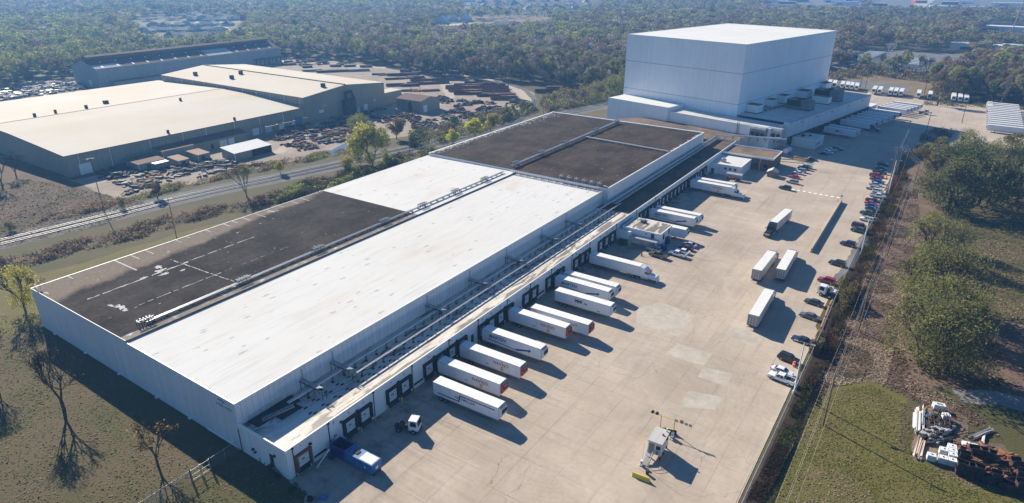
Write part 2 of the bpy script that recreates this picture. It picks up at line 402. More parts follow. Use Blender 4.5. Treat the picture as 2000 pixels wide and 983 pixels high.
MAT = dict(
    roof_white=m_roof_white(),
    roof_dark=m_gravel_roof('dark_gravel_roof', (0.012,0.0098,0.0088), (0.052,0.042,0.036), edge_x=-80.5, tint=(0.145,0.115,0.089)),
    roof_brown=m_gravel_roof('brown_gravel_roof', (0.021,0.015,0.0115), (0.070,0.051,0.039)),
    roof_tan=m_gravel_roof('tan_gravel_roof', (0.11,0.08,0.055), (0.21,0.16,0.115)),
    concrete=m_concrete(), ground=m_ground(),
    wall_end=panelled('white_end_wall', (0.74,0.76,0.78), 1.07, 0.10, 0.72, 0.16, ribs=0.36),
    wall_long=panelled('white_long_wall', (0.76,0.765,0.77), 1.22, 0.09, 0.72, 0.14),
    wall_dock=panelled('white_dock_wall', (0.80,0.80,0.80), 0.9, 0.03, 0.93, 0.10),
    wall_tower=panelled('white_tower_wall', (0.88,0.895,0.91), 1.1, 0.07, 0.88, 0.10, tone=0.025),
    wall_tan=panelled('tan_sheet_wall', (0.27,0.265,0.215), 6.2, 0.2, 0.8, 0.25, ribs=0.5),
    wall_grey=panelled('grey_sheet_wall', (0.36,0.39,0.385), 7.5, 0.16, 0.7, 0.35, ribs=0.5),
    trim=plain('white_trim', (0.8,0.8,0.78), 0.5, var=0.04),
    seam=plain('grey_seam', (0.33,0.35,0.38), 0.6),
    black=plain('black_rubber', (0.014,0.015,0.018), 0.75),
    dark=plain('dark_steel', (0.045,0.05,0.055), 0.75, var=0.3, spec=0.12),
    grey=plain('grey_steel', (0.21,0.215,0.22), 0.7, var=0.2, spec=0.15),
    galv=plain('galvanised_steel', (0.40,0.42,0.44), 0.5, 0.3, var=0.15),
    pipe=plain('pipe_cladding', (0.50,0.51,0.53), 0.42, 0.3, var=0.08),
    concrete_raw=plain('raw_concrete', (0.40,0.365,0.32), 0.9, var=0.18, scale=1.2),
    door=plain('door_white', (0.70,0.72,0.73), 0.5, var=0.06),
    yellow=plain('safety_yellow', (0.72,0.52,0.03), 0.5, var=0.12),
    orange=plain('cone_orange', (0.85,0.15,0.03), 0.5, var=0.05),
    red=plain('sign_red', (0.55,0.03,0.03), 0.5, var=0.05),
    blue_bin=dirty('compactor_blue', (0.03,0.15,0.34), (0.03,0.05,0.1), 0.5, 0.45),
    blue_deep=dirty('hopper_blue', (0.012,0.03,0.17), (0.02,0.03,0.08), 0.5, 0.45),
    glass=plain('dark_glass', (0.012,0.016,0.02), 0.06, var=0.0, spec=0.8),
    cream_roof=m_roof_sheet('cream_roof_sheet', (0.56,0.515,0.44), (0.52,0.42,0.29), 1.8, 0.6, 0),
    cream_roof_b=m_roof_sheet('cream_roof_sheet_b', (0.57,0.52,0.43), (0.53,0.42,0.28), 1.8, 0.5, 1),
    rust_roof=m_roof_sheet('rust_roof_sheet', (0.10,0.072,0.075), (0.15,0.085,0.065), 1.2, 0.7, 1),
    brown_roof=m_roof_sheet('brown_roof_sheet', (0.15,0.085,0.068), (0.23,0.14,0.10), 1.0, 0.6, 1),
    tan_roof=m_roof_sheet('tan_rust_roof_sheet', (0.34,0.235,0.165), (0.24,0.12,0.07), 0.9, 0.7, 1),
    grey_roof=m_roof_sheet('grey_roof_sheet', (0.48,0.48,0.46), (0.35,0.35,0.33), 1.2, 0.4, 0),
    white_sheet=m_roof_sheet('white_roof_sheet', (0.74,0.73,0.69), (0.6,0.56,0.5), 1.0, 0.3, 1),
    rust_sheet=m_roof_sheet('rusted_white_sheet', (0.70,0.66,0.60), (0.30,0.13,0.06), 0.35, 0.95, 0),
    foliage=m_foliage(), blade=m_blade(),
    bark=plain('bark', (0.075,0.058,0.046), 0.9, var=0.3, scale=2),
    bark_pale=plain('pale_bark', (0.21,0.18,0.15), 0.9, var=0.2, scale=2),
    wood=plain('weathered_wood_pole', (0.20,0.125,0.075), 0.85, var=0.25, scale=1.5),
    wire=plain('power_wire', (0.42,0.41,0.39), 0.5),
    brick=plain('brown_brick', (0.17,0.105,0.075), 0.9, var=0.25, scale=4),
    rust=m_rust('rusty_steel'), rust_dark=m_rust('dark_rusty_steel', (0.075,0.05,0.045), (0.035,0.033,0.038), (0.10,0.09,0.085)),
    rust_orange=m_rust('orange_rusty_steel', (0.34,0.14,0.06), (0.16,0.08,0.05), (0.36,0.21,0.12)),
    steel_pale=plain('pale_steel', (0.40,0.39,0.38), 0.55, 0.1, var=0.25),
    ibc=plain('tote_plastic', (0.74,0.76,0.78), 0.35, var=0.08, scale=2),
    barrel=plain('barrel_blue', (0.02,0.22,0.50), 0.35, var=0.1),
    paint_white=plain('road_paint_white', (0.75,0.74,0.70), 0.8, var=0.1),
    brickpink=plain('pink_pipework', (0.62,0.30,0.24), 0.5, var=0.15),
    dirt=m_soil('yard_dirt', (0.27,0.215,0.165), (0.38,0.315,0.25), (0.17,0.14,0.115), 0.06, 0.9, k=0.4),
    bay_line=m_soil('worn_bay_line', (0.50,0.435,0.345), (0.58,0.52,0.43), (0.40,0.33,0.26), 0.9, 1.6, k=0.25),
    sleeper=m_soil('dark_sleepers', (0.045,0.04,0.036), (0.075,0.066,0.06), None, 0.4, 1.5, .95, .3),
    pale_sand=m_soil('pale_sand', (0.40,0.335,0.265), (0.48,0.41,0.33), (0.30,0.25,0.20), 0.09, 1.0, k=0.3),
    ballast=m_soil('rail_ballast', (0.125,0.12,0.116), (0.19,0.18,0.172), None, 0.15, 2.4),
    brush_soil=m_soil('brown_brush_ground', (0.10,0.066,0.042), (0.15,0.098,0.06), (0.07,0.06,0.03), 0.12, 1.4),
    mulch=m_soil('brown_cut_brush_ground', (0.15,0.098,0.066), (0.215,0.15,0.105), (0.10,0.068,0.045), 0.12, 1.3),
    lawn=m_soil('olive_lawn', (0.125,0.118,0.028), (0.15,0.126,0.045), (0.17,0.13,0.07), 0.1, 1.6, k=0.4),
    gravel=m_soil('grey_gravel', (0.21,0.19,0.175), (0.29,0.265,0.24), None, 0.15, 1.5, k=0.35),
    asphalt=m_soil('old_asphalt', (0.15,0.145,0.14), (0.21,0.20,0.19), None, 0.08, 1.2, k=0.3),
    dry_grass=m_soil('dry_field', (0.24,0.17,0.10), (0.17,0.13,0.07), (0.30,0.22,0.14), 0.06, 0.8, k=0.3),
    water=plain('ditch_water', (0.10,0.11,0.12), 0.08, var=0.1, spec=0.7),
    pale_patch=m_soil('pale_concrete', (0.43,0.385,0.315), (0.54,0.495,0.415), None, 0.25, 1.2, 0.85, k=0.35),
)
# the flat cream sheets and the road run across object space; trailers and cars
MAT.update(
    trailer=dirty('trailer_white', (0.76,0.775,0.79), (0.36,0.33,0.29), 0.22, 0.42),
    trailer_grey=dirty('trailer_dusty', (0.60,0.59,0.56), (0.30,0.27,0.23), 0.4, 0.5),
    trailer_roof=dirty('trailer_roof', (0.78,0.76,0.72), (0.50,0.45,0.39), 0.35, 0.5, 0.8),
    trailer_door=dirty('trailer_door_dusty', (0.50,0.46,0.40), (0.22,0.19,0.15), 0.5, 0.55, 1.6),
    tyre=plain('tyre', (0.016,0.016,0.017), 0.85),
    rim=plain('wheel_rim', (0.42,0.43,0.44), 0.35, 0.7),
    chrome=plain('bright_metal', (0.45,0.46,0.48), 0.38, 0.7), rail=plain('rail_steel', (0.42,0.40,0.385), 0.5, 0.2, var=0.2),
    text_blue=plain('marking_blue', (0.012,0.07,0.26), 0.45, var=0.05),
    text_navy=plain('marking_navy', (0.02,0.03,0.09), 0.45, var=0.05),
    text_black=plain('marking_black', (0.015,0.015,0.018), 0.5),
    text_rust=plain('marking_rust', (0.45,0.10,0.02), 0.45, var=0.3, scale=3),
    text_gold=plain('marking_gold', (0.62,0.36,0.06), 0.45, var=0.2, scale=3),
    text_teal=plain('marking_teal', (0.03,0.30,0.30), 0.5),
    reefer_red=plain('unit_red', (0.50,0.06,0.02), 0.4, var=0.1),
    headlight=plain('headlight_lens', (0.7,0.72,0.74), 0.1, var=0.02),
    taillight=plain('taillight_lens', (0.35,0.012,0.012), 0.2, var=0.02),
)
def paint(name, c, coat=0.6):
    if 'p_'+name not in MAT:
        MAT['p_'+name] = plain(name+'_car_paint', c, 0.28, 0.0, var=0.06, scale=0.8, spec=0.5, coat=coat)
    return MAT['p_'+name]
# ================================================================ ground
def sheet(name, pts, z, mat, kind='structure', label=None):
    mb = MB(); mb.poly(pts, z)
    o = mb.build(name, MAT[mat]); tag(o, label, None, None, kind); return o
g = MB()
NG = 24
for i in range(NG):
    for j in range(NG):
        x0 = -3200+i*6400/NG; x1 = x0+6400/NG; y0 = -900+j*5000/NG; y1 = y0+5000/NG
        g.quad((x0,y0,-0.03),(x1,y0,-0.03),(x1,y1,-0.03),(x0,y1,-0.03))
tag(g.build('ground', MAT['ground']), kind='structure')
P = lambda *L: [at(a, b) for a, b in L]
# lawn beyond the ditch, cut brush strip, ditch bank
def wob(pts, amp, step=6.0, seed=1):
    r = random.Random(seed); out = []
    n = len(pts)
    for i in range(n):
        a, b = Vector(pts[i][:2]), Vector(pts[(i+1) % n][:2])
        k = max(1, int((b-a).length/step))
        for j in range(k):
            p = a.lerp(b, j/k)
            out.append((p.x+r.uniform(-amp,amp), p.y+r.uniform(-amp,amp)))
    return out
sheet('cut_brush_ground', wob([(70,90),(78,94),(86,92),(97,100),(112,103),(135,100),(135,150),(104,140),(98,160),(92,190),(88,215),(86,250),(80,300),(69,300),(69.5,200)], 1.0, 4, 3), -0.026, 'mulch')
sheet('lawn', wob([(69,20),(74,-20),(140,-20),(140,70),(107,66),(96,66),(87,70),(87,84),(88,90),(82,92),(75,88),(71,70)], 0.5, 3, 4), -0.024, 'lawn')
sheet('ditch_bank', wob([(66.8,20),(70.5,20),(71.5,70),(72,100),(72,160),(71.5,230),(71,300),(67.2,300),(67.3,120)], 0.5, 4, 5), -0.020, 'brush_soil')
sheet('gravel_track', wob([(97,93),(104,96),(118,96),(140,93),(140,101),(118,104),(101,101),(95,97)], 0.5, 3, 6), -0.018, 'gravel')
sheet('grass_strip', wob([(-138,-20),(-96,-20),(-95.5,40),(-97,82),(-118,86),(-124,55),(-126,20)], 0.8, 5, 8), -0.022, 'lawn')
sheet('steel_yard_ground', wob([(-216,61),(-176,60),(-168,95),(-164,140),(-160,180),(-150,215),(-142,250),(-142,285),(-150,318),(-165,345),(-200,366),(-272,360),(-384,382),(-419,376),(-474,374),(-500,300),(-498,186),(-520,150),(-470,150),(-372,180),(-372,90),(-216,90)], 1.0, 8, 9), -0.022, 'dirt')
sheet('left_field', wob([(-480,-40),(-165,-40),(-165,10),(-166,58),(-220,60),(-370,60),(-480,100)], 1.0, 10, 19), -0.026, 'brush_soil')
RAIL_N = [(-167,-60),(-164.5,-20),(-162.3,15.8),(-158.7,44),(-156.0,71.9),(-152.6,90.6),(-148.0,108),(-140.4,138.5),(-129.1,196.2),(-119.9,255),(-111.2,297),(-102,340),(-93,390),(-82,460)]
RAIL_F = [(-171.2,-60),(-168.7,-20),(-166.5,15),(-163,43),(-160,71.5),(-156.5,90),(-151.8,108.8),(-144.6,140.5),(-134,200),(-124.4,255),(-115.6,297.3),(-106.4,341),(-97.3,391),(-86,461)]
SPUR = [(-119.5,225),(-122.5,250),(-127.2,269.5),(-135.8,294.4),(-152.6,324.2),(-178.2,352),(-200,364.5),(-233.5,370.5)]
def ribbon(pts, w, z):
    mb = MB(); L = []
    for i, p in enumerate(pts):
        a = Vector(pts[max(0,i-1)]); b = Vector(pts[min(len(pts)-1,i+1)]); d = (b-a).normalized(); n = Vector((-d.y,d.x))
        L.append((Vector(p)+n*w/2, Vector(p)-n*w/2))
    for (a, b), (c, d) in zip(L, L[1:]): mb.quad((a.x,a.y,z),(b.x,b.y,z),(d.x,d.y,z),(c.x,c.y,z))
    return mb
MID = [((a[0]+b[0])/2,(a[1]+b[1])/2) for a, b in zip(RAIL_N, RAIL_F)]
tag(ribbon(MID, 14.5, -0.012).build('track_bed', MAT['ballast']), kind='structure')
tag(ribbon(SPUR[1:], 4.2, -0.008).build('spur_bed', MAT['ballast']), kind='structure')
def track(pts, label, maxties=100):
    t = thing('railway_track', label, 'railway track', (0,0,0))
    for s in (-0.72, 0.72):
        L = []
        for i, p in enumerate(pts):
            a = Vector(pts[max(0,i-1)]); b = Vector(pts[min(len(pts)-1,i+1)]); d = (b-a).normalized()
            q = Vector(p)+Vector((-d.y,d.x))*s; L.append(q)
        mb = MB()
        for a, b in zip(L, L[1:]):
            n = Vector((-(b-a).y,(b-a).x)).normalized()*0.06
            mb.add([(a.x-n.x,a.y-n.y,0.09),(b.x-n.x,b.y-n.y,0.09),(b.x+n.x,b.y+n.y,0.09),(a.x+n.x,a.y+n.y,0.09),
                    (a.x-n.x,a.y-n.y,0.26),(b.x-n.x,b.y-n.y,0.26),(b.x+n.x,b.y+n.y,0.26),(a.x+n.x,a.y+n.y,0.26)],
                   [(4,5,6,7),(0,1,5,4),(2,3,7,6)])
        mb.build('rail', MAT['rail'], t)
    mb = MB()
    for a, b in zip(pts, pts[1:]):
        a, b = Vector(a), Vector(b); d = (b-a); n = int(d.length/0.75); u = d.normalized(); w = Vector((-u.y,u.x))
        for k in range(n):
            c = a+u*(k+.5)*0.75; e = w*1.28; f = u*0.13
            mb.add([(c-e-f).to_3d()+Vector((0,0,.08)),(c-e+f).to_3d()+Vector((0,0,.08)),(c+e+f).to_3d()+Vector((0,0,.08)),(c+e-f).to_3d()+Vector((0,0,.08))], [(0,1,2,3)])
    tag(mb.build('sleepers', MAT['sleeper'], t), kind='stuff')
track(RAIL_N, 'straight railway track nearest the long white cold store')
track(RAIL_F, 'straight railway track on the steel yard side of the line')
track(SPUR, 'curved spur track bending round the pipe yard')

# yard: one concrete slab with a raised kerb edge
YARD = [(0.0,-0.4),(4.6,-0.6),(7.5,-3.5),(9.5,-30),(66,-30),(66.4,97),(66.9,106),(65.5,109),(65.5,160),(66.4,178),(67,300),(69,318),(88,340),(90,352),(122,352),(122,475),(103,476.5),(60,480),(28,491),(-12,500),(-18,470),(20,460),(0,250)]
yd = MB(); yd.poly(YARD, 0.0)
tag(yd.build('yard_pavement', MAT['concrete']), kind='structure')
kb = MB()
for (a, b) in [((66.4,-30),(66.4,97)),((7.6,-3.6),(9.6,-30))]:
    kb.box(a[0]-0.1, a[0]+0.1, min(a[1],b[1]), max(a[1],b[1]), -0.6, 0.05) if a[0] == b[0] else None
tag(kb.build('kerb', MAT['concrete_raw']), kind='structure')
sh = MB()
for n, L in enumerate([[(1243,603),(1290,590),(1360,616),(1324,658),(1280,643),(1243,630)],[(1324,670.5),(1391,692),(1374,715),(1298,692)],[(1374,717),(1432,730),(1418,754.5),(1363,736)],[(1344.6,764),(1414.6,776),(1396,800),(1322,795)],[(1438,633),(1484.6,656.5),(1475,677),(1419,656.5)]]):
    sh.poly([(p.x,p.y) for p in P(*L)], 0.004)
tag(sh.build('repaired_slabs', MAT['pale_patch']), kind='structure')
sheet('far_lot', wob([(-20,606),(60,598),(92,640),(86,800),(20,790),(-20,760)], 1, 12, 11), -0.02, 'asphalt')
sheet('dry_field', wob([(-40,497),(28,493),(60,483),(66,500),(66,586),(-14,588),(-45,600)], 1.5, 10, 12), -0.024, 'dry_grass')
sheet('old_asphalt_pad', wob([(-40,512),(30,502),(55,498),(52,540),(-16,548),(-42,546)], 1.5, 8, 13), -0.02, 'asphalt')
for pts in ([(250,40),(470,35),(470,60),(440,85),(330,80),(270,62)],):
    sheet('housing_ground', wob([(p.x,p.y) for p in P(*pts)], 5, 30, 14), -0.02, 'lawn')
sheet('meadow', wob([(p.x,p.y) for p in P((880,30),(1078,30),(1078,48),(950,56),(850,52))], 5, 30, 15), -0.02, 'dry_grass')
sheet('meadow_track', wob([(p.x,p.y) for p in P((850,50),(925,44),(930,47),(855,54))], 2, 30, 16), -0.015, 'pale_patch')
sheet('town_ground', wob([(p.x,p.y) for p in P((880,-6),(1185,-6),(1170,22),(900,26))], 5, 60, 17), -0.02, 'brush_soil')
sheet('shop_ground', wob([(p.x,p.y) for p in P((1490,-4),(2010,-4),(2010,16),(1690,14),(1650,18),(1500,8))], 5, 60, 18), -0.02, 'asphalt')
mbx = MB(); mbx.poly([(p.x,p.y) for p in P((1795,-6),(1835,-6),(1800,18),(1778,18))], -0.014)
tag(mbx.build('far_road', MAT['pale_patch']), kind='structure')
# streets between the far houses
st = MB()
for a, b, w in [((275,60),(440,70),7),((290,47),(470,43),8),((370,58),(468,58),7),((380,42),(445,55),6)]:
    A, B = at(*a), at(*b); d = (B-A).normalized(); n = Vector((-d.y,d.x,0))*w/2
    st.poly([(A+n).to_tuple(),(B+n).to_tuple(),(B-n).to_tuple(),(A-n).to_tuple()], -0.012+0.004*len(st.f))
tag(st.build('housing_streets', MAT['pale_patch']), kind='structure')
bl = MB()
for k in range(9):
    y = 5.5+k*3.85; bl.poly([(15.5+k*.1,y),(27-k%3*1.5,y+.25),(27-k%3*1.5,y+.35),(15.5+k*.1,y+.1)], 0.004)
tag(bl.build('bay_lines', MAT['bay_line']), kind='structure')
# water standing in the ditch
dw = MB()
for L in ([(1758,344),(1764,337),(1772,352),(1776,366),(1766,362)],[(1770,262),(1776,268),(1774,286),(1768,296),(1766,280)],[(1674,575),(1683,570),(1690,598),(1680,608)],[(1700,640),(1706,632),(1709,650),(1702,660)]):
    dw.poly([(p.x,p.y) for p in P(*L)], -0.01)
dw.poly([(p.x,p.y) for p in P((633,300),(690,272),(702,276),(650,304))], -0.006)
tag(dw.build('ditch_water', MAT['water']), kind='structure')
sheet('damp_edge', wob([(p.x,p.y) for p in P((1652,510),(1684,455),(1700,470),(1668,520),(1640,545),(1622,552),(1640,527))], 0.35, 2, 21), 0.004, 'asphalt')

# ================================================================ cold store
FNT = {}
def text_mesh(txt, size, mat, shear=0.0, bold=0.0, space=1.0):
    k = (txt, size, mat.name, shear, bold, space)
    if k not in FNT:
        c = bpy.data.curves.new('marking', 'FONT')
        c.body = txt; c.size = size; c.shear = shear; c.offset = bold; c.align_x = 'LEFT'; c.space_character = space
        c.resolution_u = 2
        o = bpy.data.objects.new('marking', c); COL.objects.link(o)
        me = bpy.data.meshes.new_from_object(o)
        bpy.data.objects.remove(o); bpy.data.curves.remove(c)
        me.materials.clear(); me.materials.append(mat)
        FNT[k] = me
    return FNT[k]
MAT['strip'] = m_soil('worn_gravel_strip', (0.20,0.172,0.142), (0.29,0.25,0.21), (0.48,0.46,0.42), 0.25, 1.6, k=0.45)
WH = thing('cold_store', 'long white cold store with a row of dock doors and white and dark gravel roofs', 'warehouse')
XL, XW, XB, LEN = -94.0, -13.3, -50.0, 146.6
ZH, ZB, ZW, ZD = 10.6, 11.0, 10.6, 6.4
mb = MB(); mb.add([(XL,0,-.6),(XW,0,-.6),(XW,0,ZW),(XB,0,ZW),(XB,0,ZB),(XL,0,ZH)], [(0,1,2,3),(0,3,4,5)])
mb.quad((XL,0,-.6),(XL,LEN,-.6),(XL,LEN,ZH),(XL,0,ZH))
mb.build('end_wall', MAT['wall_end'], WH)
mb = MB(); mb.quad((XW,0.002,5.0),(XW,LEN,5.0),(XW,LEN,ZW),(XW,0.002,ZW)); mb.build('side_wall', MAT['wall_long'], WH)
mb = MB(); mb.quad((XB,0.02,ZW),(XW,0.02,ZW),(XW,LEN,ZW),(XB,LEN,ZW)); mb.build('white_roof', MAT['roof_white'], WH)
mb = MB(); mb.quad((XL,0.02,ZH),(XB,0.02,ZB),(XB,90.8,ZB),(XL,90.8,ZH)); mb.build('gravel_roof', MAT['roof_dark'], WH)
mb = MB(); mb.quad((XL,90.8,ZH+.03),(XB,90.8,ZB+.03),(XB,LEN,ZB+.03),(XL,LEN,ZH+.03)); mb.build('white_roof', MAT['roof_white'], WH)
mb = MB(); mb.quad((XB,0.03,ZW-.1),(XB,LEN,ZW-.1),(XB,LEN,ZB),(XB,0.03,ZB)); mb.build('roof_step', MAT['roof_tan'], WH)
mb = MB(); mb.quad((XB-2.4,.2,ZB-.01),(XB-.02,.2,ZB+.012),(XB-.02,90.7,ZB+.012),(XB-2.4,90.7,ZB-.01)); mb.build('gravel_strip', MAT['strip'], WH)
mb = MB()
mb.box(XL-.1,XL+.08,0,LEN,ZH-.15,ZH+.07); mb.box(XW-.14,XW+.14,-.05,LEN,ZW-.2,ZW+.10); mb.box(XB,XW-.15,-.06,.14,ZW-.2,ZW+.09)
mb.build('roof_edge', MAT['trim'], WH); mb = MB(); mb.add([(XL+.12,-.06,ZH-.12),(XB,-.06,ZB-.12),(XB,-.06,ZB+.08),(XL+.12,-.06,ZH+.08),(XL+.12,.1,ZH-.12),(XB,.1,ZB-.12),(XB,.1,ZB+.08),(XL+.12,.1,ZH+.08)], [(0,1,2,3),(3,2,6,7),(4,7,6,5)])
mb.build('dark_roof_edge', MAT['seam'], WH)
# worn white seams and bare patches of the gravel roof
def zroof(x): return ZH+(ZB-ZH)*(x-XL)/(XB-XL)
mb = MB(); r = random.Random(5)
def scuff(a, b, w, gap=0.2, ph=0.5):
    a, b = Vector(a), Vector(b); n = int((b-a).length/0.7); u = (b-a).normalized(); w2 = Vector((-u.y,u.x)); prev = None
    for k in range(n+1):
        p = a+u*k*0.7; ww = w*.75*(0.35+1.1*abs(math.sin(k*ph+a.x))*r.uniform(.4,1.2)); off = r.uniform(-.12,.12)
        cur = (p+w2*(off+ww/2), p+w2*(off-ww/2))
        if prev and r.random() > gap:
            mb.add([(q.x,q.y,zroof(q.x)+.02) for q in (prev[0],cur[0],cur[1],prev[1])], [(0,1,2,3)])
        prev = cur
for a in ((( -76.4,4.8),(-76.6,30),.5,.05),((-77,29),(-77.2,52),.32,.3),((-63.5,10),(-63.4,32),.3,.25),((-63.4,32),(-63,52),.14,.5),((-82,28.4),(-55.5,29.7),.3,.1),((-63,3),(-63,10),.2,.6),((-88,44),(-76,44.4),.12,.6)):
    scuff(*a)
def blotch(cx, cy, rx, ry, seed, nn=26):
    rx *= .72; ry *= .72
    q = random.Random(seed); L = []
    for k in range(nn):
        t = 2*math.pi*k/nn; f = 0.35+0.75*q.random()
        L.append((cx+rx*f*math.cos(t), cy+ry*f*math.sin(t)))
    mb.add([(x,y,zroof(x)+.024) for x, y in L]+[(cx,cy,zroof(cx)+.024)], [(k,(k+1)%nn,nn) for k in range(nn)])
for b in ((-66,7.2,3.4,1.3,1),(-68.6,6.3,1.5,.7,2),(-63.6,7.0,1.3,.9,3),(-77.5,23.2,1.6,2.3,4),(-74.8,22.4,1.2,2.0,5),(-80,24,2,1.4,6),(-76.8,18.6,1.1,1.8,7),(-73,26.4,.8,1.4,8),(-87.5,31,.5,.8,9),(-84,50,.5,.5,10),(-88,1,1.6,.5,11),(-52,1.8,.9,1.6,12),(-51,34,.6,1.6,17),(-51,58,.7,1.3,18),(-54,28,1.2,.9,19)):
    blotch(*b)
for k in range(34):
    blotch(r.uniform(-92,-52), r.uniform(3,88), r.uniform(.12,.4), r.uniform(.12,.4), 30+k, 8)
for y, x1, w in ((8.3,-91.2,.25),(19.8,-82.8,.4),(24,-89.2,.25),(28,-89.4,.25),(36.8,-90.8,.2),(40,-92,.2),(46.1,-91.4,.25),(52,-90.5,.3),(55,-91,.3),(58.6,-89.7,.3),(63,-88,.22),(67.3,-89.6,.3),(72,-91,.2),(77,-90,.25),(81,-89.5,.25)):
    mb.add([(XL+.1,y-w/2,ZH+.026),(x1,y-w/2,zroof(x1)+.026),(x1,y+w/2,zroof(x1)+.026),(XL+.1,y+w/2,ZH+.026)], [(0,1,2,3)])
mb.add([(-92,66,zroof(-92)+.03),(-91.6,66,zroof(-92)+.03),(-89.4,69,zroof(-89)+.03),(-89.8,69,zroof(-89)+.03)],[(0,1,2,3)])
MAT['worn'] = m_soil('worn_white_coat', (0.52,0.51,0.49), (0.62,0.61,0.585), (0.16,0.15,0.14), 1.3, 2.2, .9, .5)
tag(mb.build('worn_patches', MAT['worn'], WH), kind='stuff')
# rear block
XR, YR0, YR1, ZR = -11.2, 146.6, 247.0, 11.7
mb = MB(); mb.quad((-93.5,YR0,ZR),(XR,YR0,ZR),(XR,YR1,ZR),(-93.5,YR1,ZR)); mb.build('rear_gravel_roof', MAT['roof_brown'], WH)
mb = MB(); mb.quad((XR,YR0,4.5),(XR,YR1,4.5),(XR,YR1,ZR+.25),(XR,YR0,ZR+.25)); mb.quad((-93.5,YR0,ZW-.3),(XR,YR0,ZW-.3),(XR,YR0,ZR),(-93.5,YR0,ZR))
mb.quad((-93.5,YR1,-.5),(XR,YR1,-.5),(XR,YR1,ZR),(-93.5,YR1,ZR)); mb.quad((-93.5,YR0,-.5),(-93.5,YR1,-.5),(-93.5,YR1,ZR),(-93.5,YR0,ZR)); mb.quad((-14,YR0-.01,5),(XR,YR0-.01,5),(XR,YR0-.01,ZR),(-14,YR0-.01,ZR))
mb.build('rear_wall', MAT['wall_long'], WH)
mb = MB(); mb.box(XR-.3,XR+.06,YR0,YR1,ZR-.1,ZR+.3); mb.box(-93.5,XR-.3,YR1-.9,YR1+.1,ZR-.1,ZR+.25); mb.box(-93.6,-92.9,YR0,YR1-.9,ZR-.1,ZR+.06)
mb.build('rear_roof_edge', MAT['trim'], WH)
MAT['flake'] = plain('flaking_coat', (0.36,0.37,0.39), .8, var=.25)
mb = MB(); r = random.Random(9)
for k in range(420):                                    # flaking white coat along the far left edge
    y = r.uniform(YR0+1, YR1-1); w = abs(r.gauss(0,1))*(1.3+1.9*max(0,(y-200)/47)); x = -92.8+w
    a, b = r.uniform(.06,.3), r.uniform(.15,.8); mb.add([(x-a,y-b,ZR+.012+k*1e-5),(x+a*.6,y-b*.8,ZR+.012+k*1e-5),(x+a,y+b,ZR+.012+k*1e-5),(x-a*.7,y+b*.7,ZR+.012+k*1e-5)], [(0,1,2,3)])
for k in range(40):
    x, y = r.uniform(-90,-14), r.uniform(150,244); a = r.uniform(.1,.3); mb.add([(x-a,y-a,ZR+.02),(x+a,y-a,ZR+.02),(x,y+a,ZR+.02)],[(0,1,2)])
for k in range(26):
    y = 208+k*1.5; x = XR-.4; w = r.uniform(.2,1.6); mb.add([(x,y-.5,ZR+.024),(x-w,y-.3,ZR+.024),(x-w*.8,y+.5,ZR+.024),(x,y+.9,ZR+.024)],[(0,1,2,3)])
tag(mb.build('flaking_edge', MAT['flake'], WH), kind='stuff')
# dock strip
MAT['roof_rusty'] = m_gravel_roof('rusty_gravel_roof', (0.062,0.044,0.033), (0.15,0.108,0.078))
ZDR = 5.55
mb = MB(); mb.quad((0,0,-.6),(0,262,-.6),(0,262,ZD),(0,0,ZD)); mb.quad((XW,-.02,-.6),(0,-.02,-.6),(0,-.02,ZD),(XW,-.02,ZD)); mb.quad((-11,262,-.5),(0,262,-.5),(0,262,ZD),(-11,262,ZD))
mb.build('dock_wall', MAT['wall_dock'], WH)
mb = MB(); mb.box(-.22,.05,-.04,262,ZD-.5,ZD+.03); mb.box(XW,-.22,-.06,.2,ZD-.5,ZD+.03); mb.build('parapet', MAT['trim'], WH)
def m_dock_roof():
    t = NT('dock_roof_membrane'); p = t.pos(); x, y, z = t.xyz(p)
    c = t.mix(t.ramp(t.noise(p, 0.12, 5, 0.6), 0.4, 0.65), (0.66,0.61,0.535), (0.56,0.505,0.43))
    c = t.mix(t.math('MULTIPLY', t.ramp(t.noise(t.stretch(p, (0.8,0.3,1)), 0.8, 6, 0.7, 1.0), 0.5, 0.66), 0.45), c, (0.30,0.25,0.20))
    pd = t.math('ADD', t.noise(t.stretch(p, (0.55,0.11,1)), 1.0, 5, 0.6, 0.6), 0.0)
    edge = t.ramp(x, -4.0, -0.8, 0.0, 0.15)
    pond = t.ramp(t.math('ADD', pd, edge), 0.585, 0.615)
    c = t.mix(t.math('MULTIPLY', pond, 0.85), c, (0.10,0.085,0.075))
    rim = t.math('MULTIPLY', t.ramp(t.math('ADD', pd, edge), 0.53, 0.59), t.math('SUBTRACT', 1.0, pond))
    c = t.mix(t.math('MULTIPLY', rim, 0.4), c, (0.33,0.26,0.18))
    c = t.mix(t.math('MULTIPLY', t.ramp(y, 18, 2), 0.3), c, (0.66,0.66,0.66))
    wet = t.math('MULTIPLY', t.ramp(t.noise(p, 0.45, 5, 0.6, 0.8), 0.44, 0.56), t.math('MULTIPLY', t.ramp(x, -6.5, -11), t.ramp(y, 16, 7)))
    c = t.mix(t.math('MULTIPLY', wet, 0.85), c, (0.06,0.055,0.055))
    return t.done(c, 0.7)
MAT['dock_roof'] = m_dock_roof()
mb = MB(); mb.quad((XW,.0,ZDR),(-.2,.0,ZDR),(-.2,142,ZDR+.35),(XW,142,ZDR)); mb.build('dock_roof', MAT['dock_roof'], WH)
mb = MB(); mb.quad((XW,142,ZDR),(-.2,142,ZDR+.35),(-.2,262,ZDR+.35),(XW,262,ZDR)); mb.quad((XR,262,ZDR),(-.2,262,ZDR+.3),(-.2,290,ZDR+.3),(-40,290,ZDR),(-40,247.2,ZDR)) if 0 else None
mb.build('dock_gravel_roof', MAT['roof_rusty'], WH)
